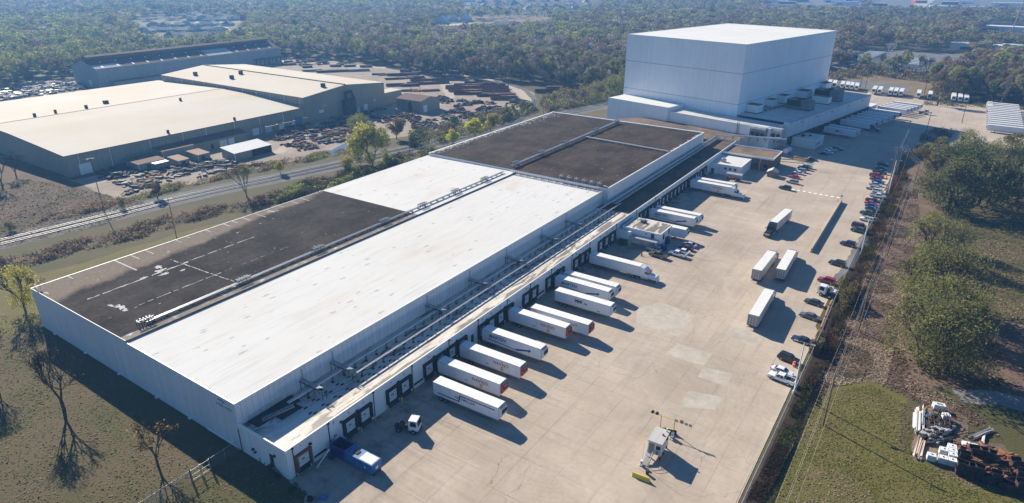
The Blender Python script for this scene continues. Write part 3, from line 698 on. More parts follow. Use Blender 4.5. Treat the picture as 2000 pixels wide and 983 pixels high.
# pipes, dock doors
DSP = [1.3,9.3,20.7,31.9,44.2,55.1,67.3,78.1,89.0,100.6,111.8,130.2,146,162.5]
for y in DSP:
    mb = MB(); mb.tube((.09,y,0.0),(.09,y,ZD-.25),.085,n=6); mb.box(-.05,.28,y-.2,y+.2,ZD-.4,ZD-.12); mb.build('downspout', MAT['dark'], WH)
DOORS = [3.2,10.6,14.3,18.1,25.8,29.5,37.1,40.9,45.0,48.6,56.6,60.4,64.3,68.0,76.1,79.9,87.7,90.6,94.0,103.2,107.2,110.0,119.1,123.2,127.3,150.0,153.9,157.0,160.6,164.9,170.6,174.6,178.7,182.7,186.6,190.6,194.6,198.6,202.4,206.6,212.5,217.6]
dm = MB(); dm.box(.0,.07,-1.25,1.25,1.2,4.0); DOORM = dm.mesh('dock_door', MAT['door'])
sm = MB()
for a in (-1,1): sm.box(.0,.5,a*1.55-.28,a*1.55+.28,1.15,4.35)
sm.box(.0,.55,-1.83,1.83,4.0,4.5); SEALM = sm.mesh('dock_seal', MAT['black'])
wm = MB()
for z in (2.1,3.0): wm.box(.07,.09,-1.2,1.2,z,z+.04)
wm.box(.07,.1,-.35,.35,2.5,2.75); WINM = wm.mesh('door_window', MAT['dark'])
bm_ = MB(); bm_.box(.0,.28,-.2,.2,.75,1.2)
BUMPM = bm_.mesh('bumper', [MAT['black']])
pit = MB(); pit.box(.0,.25,-1.5,1.5,.0,1.15); PITM = pit.mesh('dock_pit', MAT['dark'])
bo = MB(); bo.tube((.75,0,0),(.75,0,1.1),.11,n=8)
BOLM = bo.mesh('guard_post', MAT['yellow'])
for i, y in enumerate(DOORS):
    d = link('dock_door', DOORM, WH, (0.004,y,0))
    if i == 0:
        fr = MB()
        for a in (-1,1): fr.box(.0,.55,a*1.5-.2,a*1.5+.2,.6,3.95)
        fr.box(.0,.6,-1.7,1.7,3.95,4.3); fr.build('wooden_frame', MAT['rust'], d)
        fr = MB()
        for k in range(6): fr.box(.08,.2,-1.2,1.2,.2+k*.2,.28+k*.2)
        fr.build('dock_steps', MAT['dark'], d)
    elif i == 1: pass
    else: link('dock_seal', SEALM, d)
    link('door_window', WINM, d); [link('bumper', BUMPM, d, (0,a_,0)) for a_ in (-.95,.95)]
    if i: link('dock_pit', PITM, d)
    if i in (2,3,4,5,10): [link('guard_post', BOLM, d, (0,a_,0)) for a_ in (-1.95,1.95)]
    n = round((y-3.2)/3.75)+1
    link('number_sign', text_mesh(str(n), 0.62, MAT['text_black'], bold=0.015), d, (.03-.004,-.2,5.25), (R(90),0,R(90)))
for y in (52.8,33.7,72.2,84,98.5,115,6.9):                   # blank bays: small grilles and a staff door
    mb = MB(); mb.box(.0,.06,y-.5,y+.5,1.2,3.3) if y == 52.8 else mb.box(.0,.1,y-1.4,y+1.4,.9,1.35)
    mb.build('staff_door' if y == 52.8 else 'wall_vent', MAT['dark'], WH)
for y in (4.9,12.2,16.2,27.6,38.9,46.9,58.5,66.2,78,92.4,105,121.1):
    mb = MB(); mb.box(0,.45,y-.25,y+.25,4.55,4.85); mb.build('wall_lamp', MAT['dark'], WH)
mb = MB(); mb.box(-4.9,-3.9,-.1,-.02,1.5,3.6); d = mb.build('side_door', MAT['rust_dark'], WH)
mb = MB(); mb.box(-3.5,-3.05,-.35,-.03,3.7,4.1); mb.build('wall_lamp', MAT['dark'], WH)
mb = MB(); mb.box(-5.0,-3.8,-1.3,-.06,1.25,1.42)
for k in range(7): mb.box(-3.8+k*.3,-3.5+k*.3,-1.25,-.1,1.1-k*.17,1.18-k*.17)
for x, z in ((-5,1.4),(-3.8,1.4),(-1.7,.1)): mb.tube((x,-1.25,z),(x,-1.25,z+1),.04,n=5)
mb.path([(-5,-1.25,2.4),(-3.8,-1.25,2.4),(-1.7,-1.25,1.1)],.04,5); mb.build('door_steps', MAT['dark'], WH)
mb = MB(); mb.box(-9.7,-9.3,-.5,-.03,2.3,2.6); mb.box(-9.2,-8.8,-.5,-.03,1.9,2.1); mb.tube((-9.5,-.2,1.9),(-9.5,-.2,2.5),.05); mb.tube((-8.1,-.15,0),(-8.1,-.15,1.1),.06); mb.build('wall_hydrant', MAT['dark'], WH)
mb = MB(); mb.tube((-13.4,-.12,0),(-13.4,-.12,5.2),.07,n=6); mb.build('conduit', MAT['dark'], WH)
mb = MB(); mb.box(-24,-14.2,-.45,-.1,.55,.75); mb.build('low_rail', MAT['trim'], WH)
for x in (-87,-72,-57,-42,-30): mb = MB(); mb.box(x-.3,x+.3,-.5,-.02,.2,.5); mb.build('wall_vent', MAT['trim'], WH)
# name on the end wall with its swoosh
lg = link('wall_lettering', text_mesh('americold', 0.98, MAT['text_navy'], space=1.18), WH, (-19.1,-.05,8.35), (R(90),0,0))
mb = MB()
L = []
for k in range(13):
    t = k/12*math.pi*0.95; L.append((-17.5+1.0*math.cos(t)*1.1, 9.45+.5*math.sin(t)))
for k in range(12):
    w = .28*math.sin(math.pi*(k+.5)/12)+.03
    a, b = L[k], L[k+1]; mb.quad((a[0],-.05,a[1]),(b[0],-.05,b[1]),(b[0],-.05,b[1]-w),(a[0],-.05,a[1]-w))
mb.add([(-17.2,-.052,9.95),(-16.3,-.052,9.75),(-16.9,-.052,9.2)],[(0,1,2)])
mb.build('wall_emblem', MAT['text_teal'], WH)

# ================================================================ pipework on the roofs
def pipe_run(label, pts, base, pipes, stand_every=3.05, group=None, name='pipe_run', h0=0.55, mat='pipe', cap=90):
    """long clad pipes on posts; pts are the ends (x, y); pipes = list of (offset, height, radius)"""
    a, b = Vector(pts[0]), Vector(pts[1]); u = (b-a); L = u.length; ang = math.atan2(u.y, u.x)
    t = thing(name, label, 'pipework', (a.x,a.y,base), ang, group)
    for off, h, r in pipes:
        mb = MB(); mb.tube((0,off,h),(L,off,h),r,n=10); mb.build('pipe', MAT[mat], t, smooth=False)
    n = min(cap, int(L/stand_every)); os_ = [p[0] for p in pipes]; hm = min(p[1]-p[2] for p in pipes)
    mb = MB()
    mb.box(-.05,.05,min(os_)-.15,max(os_)+.15,hm-.1,hm)
    for o in (min(os_), max(os_)): mb.box(-.05,.05,o-.05,o+.05,.08,hm); mb.box(-.28,.28,o-.16,o+.16,0.01,.1)
    me = mb.mesh('stand', MAT['dark'])
    for k in range(n): link('stand', me, t, ((k+.5)*L/n,0,0))
    return t
def valve_frame(label, x, y, base, rz=0.0, w=3.2, group='pipe valve frames on the roofs', h=1.5):
    t = thing('valve_frame', label, 'pipe frame', (x,y,base), rz, group)
    mb = MB()
    for a in (-.6,.6):
        for b in (-w/2,-w/6,w/6,w/2): mb.box(a-.05,a+.05,b-.05,b+.05,.02,h)
        mb.box(a-.04,a+.04,-w/2,w/2,h-.08,h)
    mb.build('frame', MAT['dark'], t)
    mb = MB(); r = random.Random(int(x*7+y))
    for k in range(5):
        b = -w/2+.2+k*(w-.4)/4; mb.tube((-.9,b,h+.1+.15*(k%2)),(.9,b,h+.1+.15*(k%2)),.07,n=6); mb.tube((-.3,b,h*.5),(-.3,b,h+.45),.08,n=6)
    mb.tube((.35,-w/2-.3,h+.35),(.35,w/2+.3,h+.35),.09,n=6)
    mb.build('valves', MAT['galv'], t)
    return t
pipe_run('pair of silver pipes along the step between dark and white roof', [(-53.3,6.2),(-53.3,143)], 10.97, [(-.3,.6,.14),(.3,.6,.14)])
pipe_run('silver pipes down the middle of the brown rear roof', [(-52.8,148),(-53.2,243)], ZR, [(-.36,1.1,.2),(.36,1.1,.2)])
pipe_run('thin silver pipes crossing the brown rear roof', [(-52.2,206.2),(-12,203.6)], ZR, [(-.25,.7,.14),(.35,.7,.2)])
pipe_run('white pipe bundle along the joint of white and brown roof', [(-51.5,145.2),(-14.2,145.2)], ZW, [(-.6,1.1,.18),(.1,1.2,.2),(.7,.9,.12)], mat='pipe')
for i, (y, nm) in enumerate(((6.2,'at the open near end of the roof pipes'),(30.6,'second one along the step beside the white roof'),(54,'third one along the step beside the white roof'),(79.5,'level with the upper white roof edge'),(97,'beside the upper white roof, nearest of its three'),(114,'beside the upper white roof, middle of its three'),(131,'beside the upper white roof, farthest of its three'))):
    valve_frame('steel valve frame on the roof pipes, '+nm, -53.5, y, zroof(-53.5), h=1.1)
for y, nm in ((151,'nearest on the brown roof'),(170,'second from the white roof'),(190,'just before the thin crossing pipes'),(219,'just beyond the thin crossing pipes'),(241,'at the far parapet')):
    valve_frame('steel valve frame on the brown roof pipes, '+nm, -53.3, y, ZR, h=1.7)
vt = thing('pipe_manifold', 'row of six valve loops on the pipe bundle by the joint of the roofs', 'pipework', (-30,147.2,ZR))
for k in range(6):
    mb = MB(); x = k*3.1-1
    mb.path([(x,-.6,.1),(x,-.6,1.3),(x+.5,0,1.6),(x+1.2,.5,1.3),(x+1.2,.5,.1)], .13); mb.tube((x-.4,-.2,1.0),(x+1.6,-.2,1.0),.12,n=6); mb.box(x+.2,x+.7,-.3,.3,.5,1.1)
    mb.build('valve_loop', MAT['galv'], vt)
mb = MB(); mb.box(-2,18,-.5,-.4,.5,.6); mb.box(-2,18,.5,.6,.5,.6); mb.build('frame', MAT['dark'], vt)
mb = MB(); mb.path([(17,-1.2,.9),(18.7,-1.6,.9),(18.7,-1.6,-5.4)], .2, 8); mb.build('drop_pipe', MAT['pipe'], vt)
pipe_run('double silver pipe on the dock roof nearer the tall wall', [(-9.7,8.4),(-9.7,147)], ZDR, [(-.18,1.7,.17),(.22,1.7,.17)])
pipe_run('pair of thin pipes on the dock roof nearer the yard', [(-6.4,22.5),(-6.4,147)], ZDR, [(-.14,1.6,.1),(.16,1.6,.1)])
pipe_run('thick shiny pipes on the brown dock roof beside the rear block', [(-9.0,146),(-9.4,263)], ZDR, [(-1.1,1.3,.2),(-.35,1.3,.2),(.5,1.6,.36),(1.3,1.3,.26)], 2.6, mat='chrome', cap=60)
for y, nm in ((14.4,'nearest the folded roof stairs'),(22.2,'second from the front wall'),(52,'third along the dock roof'),(69,'fourth along the dock roof'),(86,'fifth along the dock roof'),(105,'next to the end of the pale wall panel'),(120,'last before the thick shiny pipes')):
    t = thing('pipe_bracket', 'pipe bridge over the dock roof, '+nm, 'pipe bracket', (-13.2,y,ZDR), 0, 'pipe bridges on the dock roof')
    mb = MB()
    for o in (-.5,.5): mb.box(.05,6.8 if 'second' in nm or 'third' not in nm else 5,o-.06,o+.06,1.9,2.05)
    for x in (.3,2.4,4.4,6.6):
        for o in (-.5,.5): mb.box(x-.05,x+.05,o-.05,o+.05,.02,1.9)
    mb.build('frame', MAT['dark'], t)
    mb = MB()
    for o in (-.32,-.1,.15,.36): mb.tube((.1,o,2.25),(5.6+o,o,2.25),.08,n=6)
    mb.path([(.12,.4,2.25),(.12,.4,4.2),(-.1,.4,4.2)],.1)
    mb.build('pipe', MAT['galv'], t)
# pads lying on the dock roof under the pipe posts
for x0, lab in ((-8.3,'row of small black pads on the dock roof between the pipe runs'),(-5.6,'row of small black pads on the dock roof on the yard side')):
    t = thing('roof_pads', lab, 'roof pads', (x0,0,ZDR+.02))
    mb = MB(); mb.box(-.15,.15,-.36,.36,0.0,.12); me = mb.mesh('pad', MAT['black'])
    for k in range(44):
        for s in (0, .75): link('pad', me, t, (s,10+k*3.05+s*.7,.35*(10+k*3.05)/142*(x0+s+13.3)/13.1))
t = thing('roof_stairs', 'loose grey steel stair leaning on the dark stained corner of the dock roof', 'stairs', (-11.2,3.4,ZDR+.05), R(62))
mb = MB()
for s in (-.45,.45): mb.add([(0,s-.04,.1),(6,s-.04,1.3),(6,s+.04,1.3),(0,s+.04,.1),(0,s-.04,.4),(6,s-.04,1.6),(6,s+.04,1.6),(0,s+.04,.4)], [(0,1,5,4),(3,2,6,7),(4,5,6,7),(0,1,2,3)])
mb.build('stringers', MAT['grey'], t)
mb = MB()
for k in range(14): x = .2+k*.42; mb.box(x,x+.22,-.41,.41,.25+x*.2,.3+x*.2)
mb.build('treads', MAT['galv'], t)
t = thing('roof_platform', 'dark worn timber platform with rails on the dock roof corner', 'platform', (-11.4,6.5,ZDR))
mb = MB(); mb.box(-1.7,1.2,-4.6,5.0,.02,.2); mb.box(1.2,3.1,-.8,3.8,.03,.14); mb.build('deck', MAT['dark'], t)
mb = MB()
for y in (-4.4,-2,.4,2.8): mb.tube((-1.6,y,.2),(-1.6,y,1.2),.04,n=5)
mb.tube((-1.6,-4.4,1.2),(-1.6,2.8,1.2),.04,n=5); mb.tube((-1.6,-4.4,.7),(-1.6,2.8,.7),.04,n=5)
mb.build('handrail', MAT['galv'], t)

# ================================================================ tower with its lower blocks
TW = thing('freezer_tower', 'tall white windowless freezer tower with low white annexes', 'warehouse', (-10.6,296.1,0), R(-11.75))
def blk(nm, x0, x1, y0, y1, z0, z1, roof, wall='wall_tower', trim=True, rz=0.0):
    mb = MB(); mb.quad((x0,y0,z0),(x1,y0,z0),(x1,y0,z1),(x0,y0,z1)); mb.quad((x1,y0,z0),(x1,y1,z0),(x1,y1,z1),(x1,y0,z1)); mb.quad((x1,y1,z0),(x0,y1,z0),(x0,y1,z1),(x1,y1,z1)); mb.quad((x0,y1,z0),(x0,y0,z0),(x0,y0,z1),(x0,y1,z1))
    mb.build(nm+'_wall', MAT[wall], TW)
    mb = MB(); mb.quad((x0,y0,z1),(x1,y0,z1),(x1,y1,z1),(x0,y1,z1)); mb.build(nm+'_roof', MAT[roof], TW)
def m_roof2():
    t = NT('tower_roof'); o = t.obj(); x, y, z = t.xyz(o)
    f = t.ramp(t.noise(o, 0.05, 5, 0.6), 0.4, 0.7); c = t.mix(t.math('MULTIPLY', f, 0.5), (0.66,0.655,0.63), (0.58,0.555,0.51))
    ln = t.math('LESS_THAN', t.math('ABSOLUTE', t.math('ADD', x, 30.0)), 0.22)
    ln2 = t.math('LESS_THAN', t.math('ABSOLUTE', t.math('ADD', x, 58.0)), 0.15)
    c = t.mix(t.math('MULTIPLY', t.math('MAXIMUM', ln, ln2), 0.5), c, (0.4,0.38,0.35))
    return t.done(c, 0.9, spec=0.15)
MAT['tower_roof'] = m_roof2()
def m_wing_roof():
    t = NT('wing_roof'); o = t.obj(); x, y, z = t.xyz(o)
    c = t.mix(t.ramp(t.noise(o, 0.12, 5, 0.6), 0.38, 0.65), (0.66,0.64,0.60), (0.52,0.49,0.45))
    st = t.ramp(t.noise(t.stretch(o, (0.05,0.6,1)), 1.0, 5, 0.6), 0.48, 0.7)
    c = t.mix(t.math('MULTIPLY', st, 0.55), c, (0.24,0.22,0.20))
    return t.done(c, 0.6)
MAT['wing_roof'] = m_wing_roof()
blk('tower', -73.3, 0, 0, 115, -.5, 47, 'tower_roof')
for z in (17.0, 32.5):
    mb = MB(); mb.box(-73.36,.06,-.06,.0,z-.12,z+.12); mb.box(.0,.06,.0,115,z-.12,z+.12); mb.build('wall_seam', MAT['seam'], TW)
mb = MB(); mb.box(-73.45,.15,-.15,.12,46.75,47.12); mb.box(-.12,.15,.12,115.1,46.75,47.12); mb.box(-73.45,-73.2,.12,115.1,46.75,47.12); mb.box(-73.2,-.12,114.9,115.15,46.75,47.12); mb.build('roof_edge', MAT['trim'], TW)
blk('annex', -72.1, -31.6, -16, -.02, -.5, 13.0, 'tower_roof')
blk('front_block', -31.58, 25.5, -14.6, -.04, -.5, 10.8, 'wing_roof')
mb = MB(); mb.box(-31.6,25.6,-14.75,-14.4,10.6,10.95); mb.box(25.4,25.65,-14.4,0,10.6,10.95); mb.box(-72.2,-31.5,-16.15,-15.9,12.8,13.15); mb.build('block_edge', MAT['trim'], TW)
mb = MB()
mb.quad((.02,0,11.9),(28.5,0,11.9),(28.5,112,11.9),(.02,112,11.9)); mb.build('wing_roof', MAT['wing_roof'], TW)
mb = MB(); mb.quad((28.5,0,4.9),(28.5,112,4.9),(28.5,112,12.1),(28.5,0,12.1)); mb.quad((25.5,0,-.4),(28.5,0,-.4),(28.5,0,12.1),(25.5,0,12.1)); mb.quad((28.5,112,-.4),(0,112,-.4),(0,112,12.1),(28.5,112,12.1)); mb.quad((25.5,-.03,10.8),(28.5,-.03,10.8),(28.5,-.03,12.1),(25.5,-.03,12.1))
mb.build('wing_wall', panelled('wing_panels', (0.72,0.73,0.74), 7.4, 0.28, 0.45, 0.2), TW)
mb = MB(); mb.quad((28.4,0,-.4),(28.4,112,-.4),(28.4,112,4.9),(28.4,0,4.9)); mb.build('dock_front', MAT['dark'], TW)
mb = MB(); mb.box(28.3,28.65,-.1,112,11.9,12.2); mb.box(27,28.3,111.7,112.1,11.9,12.2); mb.build('wing_edge', MAT['seam'], TW)
for k in range(26):
    y = 6+k*4.1; mb = MB(); mb.box(28.4,29.2,y-1.75,y-1.25,1,4.6); mb.box(28.4,29.2,y+1.25,y+1.75,1,4.6); mb.box(28.4,29.3,y-1.75,y+1.75,4.4,4.9); mb.build('dock_seal', MAT['black'], TW)
for y in (14,33,52,76,98): mb = MB(); mb.box(28.5,29.5,y-.3,y+.3,10.4,10.6); mb.build('wall_lamp', MAT['dark'], TW)
mb = MB(); mb.box(23,29.6,112.02,124,-.4,5.0); mb.build('end_dock', MAT['wall_tower'], TW)
mb = MB(); mb.box(22.8,29.8,112.1,124.2,5.0,5.2); mb.build('end_dock_roof', MAT['tower_roof'], TW)
mb = MB()
for z in range(12): mb.box(8.6,9.4,-14.85,-14.65,1+z*.95,1.1+z*.95)
mb.box(8.5,8.6,-14.9,-14.62,0,12); mb.box(9.4,9.5,-14.9,-14.62,0,12); mb.build('ladder', MAT['grey'], TW)
mb = MB()
for k in range(14): mb.tube((3+k*1.0,-14.2,10.9),(3+k*1.0,-14.2,11.9),.04,n=4)
mb.tube((3,-14.2,11.9),(16,-14.2,11.9),.04,n=4); mb.tube((3,-14.2,11.4),(16,-14.2,11.4),.04,n=4); mb.build('roof_rail', MAT['galv'], TW)
def unit(label, px, py, L, W, H, kind, base=11.9, rz=R(-11.75)):
    p = at(px, py, base)
    t = thing('rooftop_unit', label, 'air handler', (p.x,p.y,base), rz, 'cooling units on the tower wing roof')
    mb = MB(); mb.box(-W/2,W/2,0,L,.35,H); mb.build('housing', MAT['trim' if kind == 'w' else 'grey'], t, bevel=.05)
    mb = MB(); mb.box(-W/2-.15,W/2+.15,-.15,L+.15,.02,.35); mb.build('skid', MAT['dark'], t)
    mb = MB()
    if kind == 'w': mb.box(-W/2,W/2,0,L,H,H+.1); mb.build('cover', MAT['roof_tan'], t)
    else:
        mb.box(-W/2+.3,W/2*.2,-.06,.0,H*.3,H-.3); mb.build('louvre', MAT['black'], t)
        mb = MB()
        for k in range(3): mb.tube((0,L*(k+.5)/3,H),(0,L*(k+.5)/3,H+.35),min(W,L)/4.2,n=14)
        mb.build('fan', MAT['dark'], t)
for a in (('white cooling unit at the foot of the tower, nearest to the front corner',1467,221,6,6.5,4.2,'w'),('white cooling unit at the foot of the tower, second from the front corner',1497,209,6,6.5,4,'w'),('white cooling unit at the foot of the tower, third from the front corner',1520,202,7,7,4.4,'w'),
          ('white cooling unit at the foot of the tower, beside the second big grey unit',1562,192,8,7,4.2,'w'),('white cooling unit at the foot of the tower, farthest from the front corner',1600,177,9,7,4.6,'w'),
          ('long grey cooling unit with a black louvre, nearer of the two big ones',1557,214,6,13,5,'g'),('white box unit between the two big grey cooling units',1600,203,5,9,4,'w'),('long grey cooling unit with a black louvre, farther of the two big ones',1612,197,7,14,6,'g')):
    unit(*a)
t = thing('duct_run', 'grey pipe duct on the wing roof between cooling units and tower', 'duct', (at(1485,219,11.9).x,at(1485,219,11.9).y,11.9), R(-11.75))
mb = MB(); mb.tube((0,0,.8),(3,34,.8),.45,n=10); mb.build('duct', MAT['grey'], t)
mb = MB()
for k in range(8): mb.box(.1+k*.4-.5,.1+k*.4+.5,k*4.6,k*4.6+.2,.02,.4)
mb.build('stand', MAT['dark'], t)

# ================================================================ smaller buildings on the yard
def wbox(t, nm, x0, x1, y0, y1, z0, z1, wall, roof=None, rn='roof', edge=None):
    mb = MB(); mb.box(x0,x1,y0,y1,z0,z1); mb.build(nm, MAT[wall], t)
    if roof: mb = MB(); mb.quad((x0,y0,z1+.01),(x1,y0,z1+.01),(x1,y1,z1+.01),(x0,y1,z1+.01)); mb.build(rn, MAT[roof], t)
    if edge:
        mb = MB()
        for b in ((x0-.1,x1+.1,y0-.1,y0+.2),(x0-.1,x1+.1,y1-.2,y1+.1),(x0-.1,x0+.2,y0+.2,y1-.2),(x1-.2,x1+.1,y0+.2,y1-.2)): mb.box(*b, z1-.25, z1+edge)
        mb.build('roof_edge', MAT['trim'], t)
t = thing('dock_office', 'small white flat roofed office with a canopy built onto the dock wall', 'office building', (0.1,132.6,0))
wbox(t, 'wall', 1.2, 14.2, 0, 10, 0, 5.0, 'wall_dock', 'dock_roof', 'roof', .08)
wbox(t, 'side_block', .0, 4.6, -1.8, -.02, 0, 4.2, 'wall_dock', 'roof_white', 'side_roof')
mb = MB(); mb.box(4.8,14,-2.6,-.03,2.85,3.0); mb.build('canopy', MAT['galv'], t)
for x in (4.9,8,11,13.9): mb = MB(); mb.box(x-.08,x+.08,-2.55,-2.4,0,2.85); mb.build('canopy_post', MAT['yellow' if x < 12 else 'trim'], t)
for b in ((11,12.2,-.06,-.02,3.1,4.5),(14.2,14.26,2.2,3.4,2.4,4.4),(14.2,14.26,6.8,7.9,2.8,4.6),(9.2,9.6,-.3,-.02,4.0,4.3)): mb = MB(); mb.box(*b); mb.build('window', MAT['glass'], t)
mb = MB(); mb.box(14.2,15.2,4.6,6.4,0,2.4); mb.box(14.9,16.4,-1,1,0,1.9); mb.build('bin_store', MAT['blue_deep'], t)
mb = MB(); mb.box(4.6,5.9,6.2,7.4,5.02,6.0); mb.box(6.0,6.6,6.6,7.2,5.02,5.7); mb.tube((3.6,6,5),(3.6,6,6.2),.06); mb.build('roof_fan', MAT['grey'], t)
t = thing('white_office', 'white flat roofed office with small square windows in front of the brick block', 'office building', (0.1,224.5,0))
wbox(t, 'wall', 0, 13.2, 0, 16.3, 0, 4.6, 'wall_dock', 'roof_white', 'roof', .06)
for x in (6.2,8.3,10.4): mb = MB(); mb.box(x,x+1,-.07,-.01,2.6,3.5); mb.build('window', MAT['glass'], t)
mb = MB(); mb.box(.6,1.9,-.08,-.01,0,2.3); mb.build('door', MAT['dark'], t)
mb = MB(); mb.box(3.2,5.2,3.6,5.2,4.7,5.9); mb.tube((4.2,4.4,5.9),(4.2,4.4,6.3),.7,n=12); mb.build('roof_unit', MAT['galv'], t)
mb = MB(); mb.box(8.6,15.2,-5.4,-2.6,2.5,2.62); mb.build('smoking_canopy', MAT['galv'], t)
for x, y in ((8.8,-5.2),(15,-5.2),(8.8,-2.8),(15,-2.8)): mb = MB(); mb.box(x-.06,x+.06,y-.06,y+.06,0,2.5); mb.build('canopy_post', MAT['trim'], t)
mb = MB()
for k in range(3): mb.box(9+k*2,10.4+k*2,-4.6,-3.2,.0,.8)
mb.build('bench', MAT['rust'], t)
t = thing('brick_block', 'low brown brick building with a gravel roof beside the white office', 'brick building', (0.1,241,0))
wbox(t, 'wall', 0, 22.3, 0, 16, 0, 5.4, 'brick', 'roof_tan', 'roof', .5)
for x in (14.5,18.6): mb = MB(); mb.box(x,x+1.5,-.08,-.01,1.4,2.9); mb.build('window', MAT['glass'], t)
mb = MB(); mb.tube((16.9,-.1,0),(16.9,-.1,5.4),.09,n=6); mb.build('downspout', MAT['trim'], t)
t = thing('gate_house', 'small white flat roofed building in front of the tower wing dock', 'office building', (18.5,294.5,0), R(-7))
wbox(t, 'wall', 0, 11.5, 0, 14, 0, 4.5, 'wall_dock', 'wing_roof', 'roof', .1)
for y in (2.2,4.8,6.4): mb = MB(); mb.box(11.5,11.57,y,y+.9,1.5,2.7); mb.build('window', MAT['glass'], t)
mb = MB(); mb.box(11.5,11.6,7.8,8.8,0,2.2); mb.build('door', MAT['trim'], t)
mb = MB(); mb.box(3,4.5,4,6,4.52,5.4); mb.box(6,7,7,8,4.52,5.2); mb.path([(4,5,5.4),(4,5,6.4),(5,6,6.4)],.1); mb.build('roof_unit', MAT['dark'], t)
mb = MB(); mb.box(-7,-.02,3,12,0,4.2); mb.build('side_wing', MAT['wall_dock'], t)
t = thing('brown_shed', 'small grey wooden shed with a gabled roof by the parked cars', 'shed', (at(1497,345).x,at(1497,345).y,0), R(4))
mb = MB(); mb.extr([(0,0),(4,0),(4,2.1),(2,3.2),(0,2.1)], 0, 4); mb.build('wall', MAT['bark_pale'], t)
mb = MB(); mb.extr([(-.3,2.0),(2,3.25),(4.3,2.0),(4.3,2.12),(2,3.4),(-.3,2.12)], -.3, 4.3); mb.build('roof', MAT['grey_roof'], t)
# low plant roof behind the dock strip, condensers
t = thing('plant_block', 'brown gravel roofed plant block between the rear roof and the tower', 'plant building', (0,0,0))
mb = MB(); mb.poly([(-93,247.2),(0,262.1),(.2,276),(10,288),(-60,289)], 5.7); mb.build('roof', MAT['roof_tan'], t)
mb = MB(); mb.quad((-.0,262.1,0),(.2,276,0),(.2,276,5.7),(0,262.1,5.7)); mb.quad((.2,276,0),(10,288,0),(10,288,5.7),(.2,276,5.7)); mb.build('wall', MAT['wall_dock'], t)
for i, (px, py, lab) in enumerate(((1478,268,'evaporative condenser with three fans, the left one of two'),(1509,270,'evaporative condenser with pale ends, the right one of two'))):
    p = at(px, py, 6.5)
    t = thing('condenser', lab, 'condenser', (p.x,p.y,5.7), R(-10), 'condensers in front of the tower')
    mb = MB(); mb.box(-4,4,0,4,1.2,4.6); mb.build('housing', MAT['grey' if i == 0 else 'galv'], t, bevel=.06)
    mb = MB()
    for k in (-1,0,1): mb.tube((k*2.5,-.25,2.2),(k*2.5,0,2.2),1.0,n=14)
    mb.build('fan', MAT['black'], t)
    mb = MB(); mb.frustum((-3.8,3.8,.2,3.8),4.6,(-3.4,3.4,.6,3.4),5.4); mb.build('hood', MAT['galv'], t)
    mb = MB()
    for x in (-3.8,3.8):
        for y in (.2,3.8): mb.box(x-.15,x+.15,y-.15,y+.15,0,1.2)
    mb.build('leg', MAT['dark'], t)
t = thing('pipe_tower', 'pink painted pipe rack standing at the side of the condensers', 'pipework', (at(1524,270,5.7).x,at(1524,270,5.7).y,5.7), R(-10))
mb = MB()
for x in (-1.2,1.2):
    for y in (-1.2,1.2): mb.box(x-.09,x+.09,y-.09,y+.09,-5.6,5)
for z in (-2,0,1.6,3.2,5): mb.box(-1.3,1.3,-1.3,-1.1,z-.1,z+.1); mb.box(-1.3,1.3,1.1,1.3,z-.1,z+.1); mb.box(-1.3,-1.1,-1.3,1.3,z-.1,z+.1)
mb.build('frame', MAT['brickpink'], t)
mb = MB(); mb.path([(-.5,-.5,-5),(-.5,-.5,5.4),(-6,1,5.4)],.2); mb.path([(.5,.5,-4),(.5,.5,4.4),(3,2,4.4)],.18); mb.build('pipe', MAT['galv'], t)
t = thing('process_tank', 'pale horizontal tank with pipework beside the brick building', 'tank', (at(1537,302).x,at(1537,302).y,0), R(80))
mb = MB(); mb.tube((-2.5,0,2.2),(2.5,0,2.2),1.2,n=18); mb.build('shell', MAT['ibc'], t, smooth=False)
mb = MB(); mb.box(-2,-1.5,-1,1,0,1.3); mb.box(1.5,2,-1,1,0,1.3); mb.build('saddle', MAT['concrete_raw'], t)
mb = MB(); mb.path([(0,0,3.3),(0,0,4.4),(2,1.5,4.4),(2,1.5,0)],.14); mb.path([(-1,-2.2,0),(-1,-2.2,3.5),(3,-2.2,3.5)],.12); mb.build('pipe', MAT['galv'], t)
t = thing('gravel_bin', 'low concrete bunker with yellow barrier boards beside the tank', 'bunker', (at(1549,312).x,at(1549,312).y,0), R(-8))
mb = MB(); mb.box(0,6,0,.3,0,1.6); mb.box(0,.3,.3,6,0,1.6); mb.box(5.7,6,.3,6,0,1.6); mb.build('wall', MAT['concrete_raw'], t)
mb = MB(); mb.box(.3,5.6,-1.4,-1.2,.4,1.1); mb.build('barrier_board', MAT['yellow'], t)
t = thing('pipe_bridge', 'white pipe bridge on legs crossing the brown roof towards the condensers', 'pipework', (-10,262,ZDR), R(-5))
mb = MB()
for o in (0,.6,1.2): mb.tube((0,o,2.2),(26,o+14,2.2),.18,n=8); mb.tube((4,o+1,3),(30,o+10,3),.14,n=8)
mb.build('pipe', MAT['pipe'], t)
mb = MB()
for k in range(8): mb.box(k*3.4,k*3.4+.15,k*1.8-.2,k*1.8-.05,.1,2); mb.box(k*3.4,k*3.4+.15,k*1.8+1.4,k*1.8+1.55,.1,2)
mb.build('leg', MAT['dark'], t)
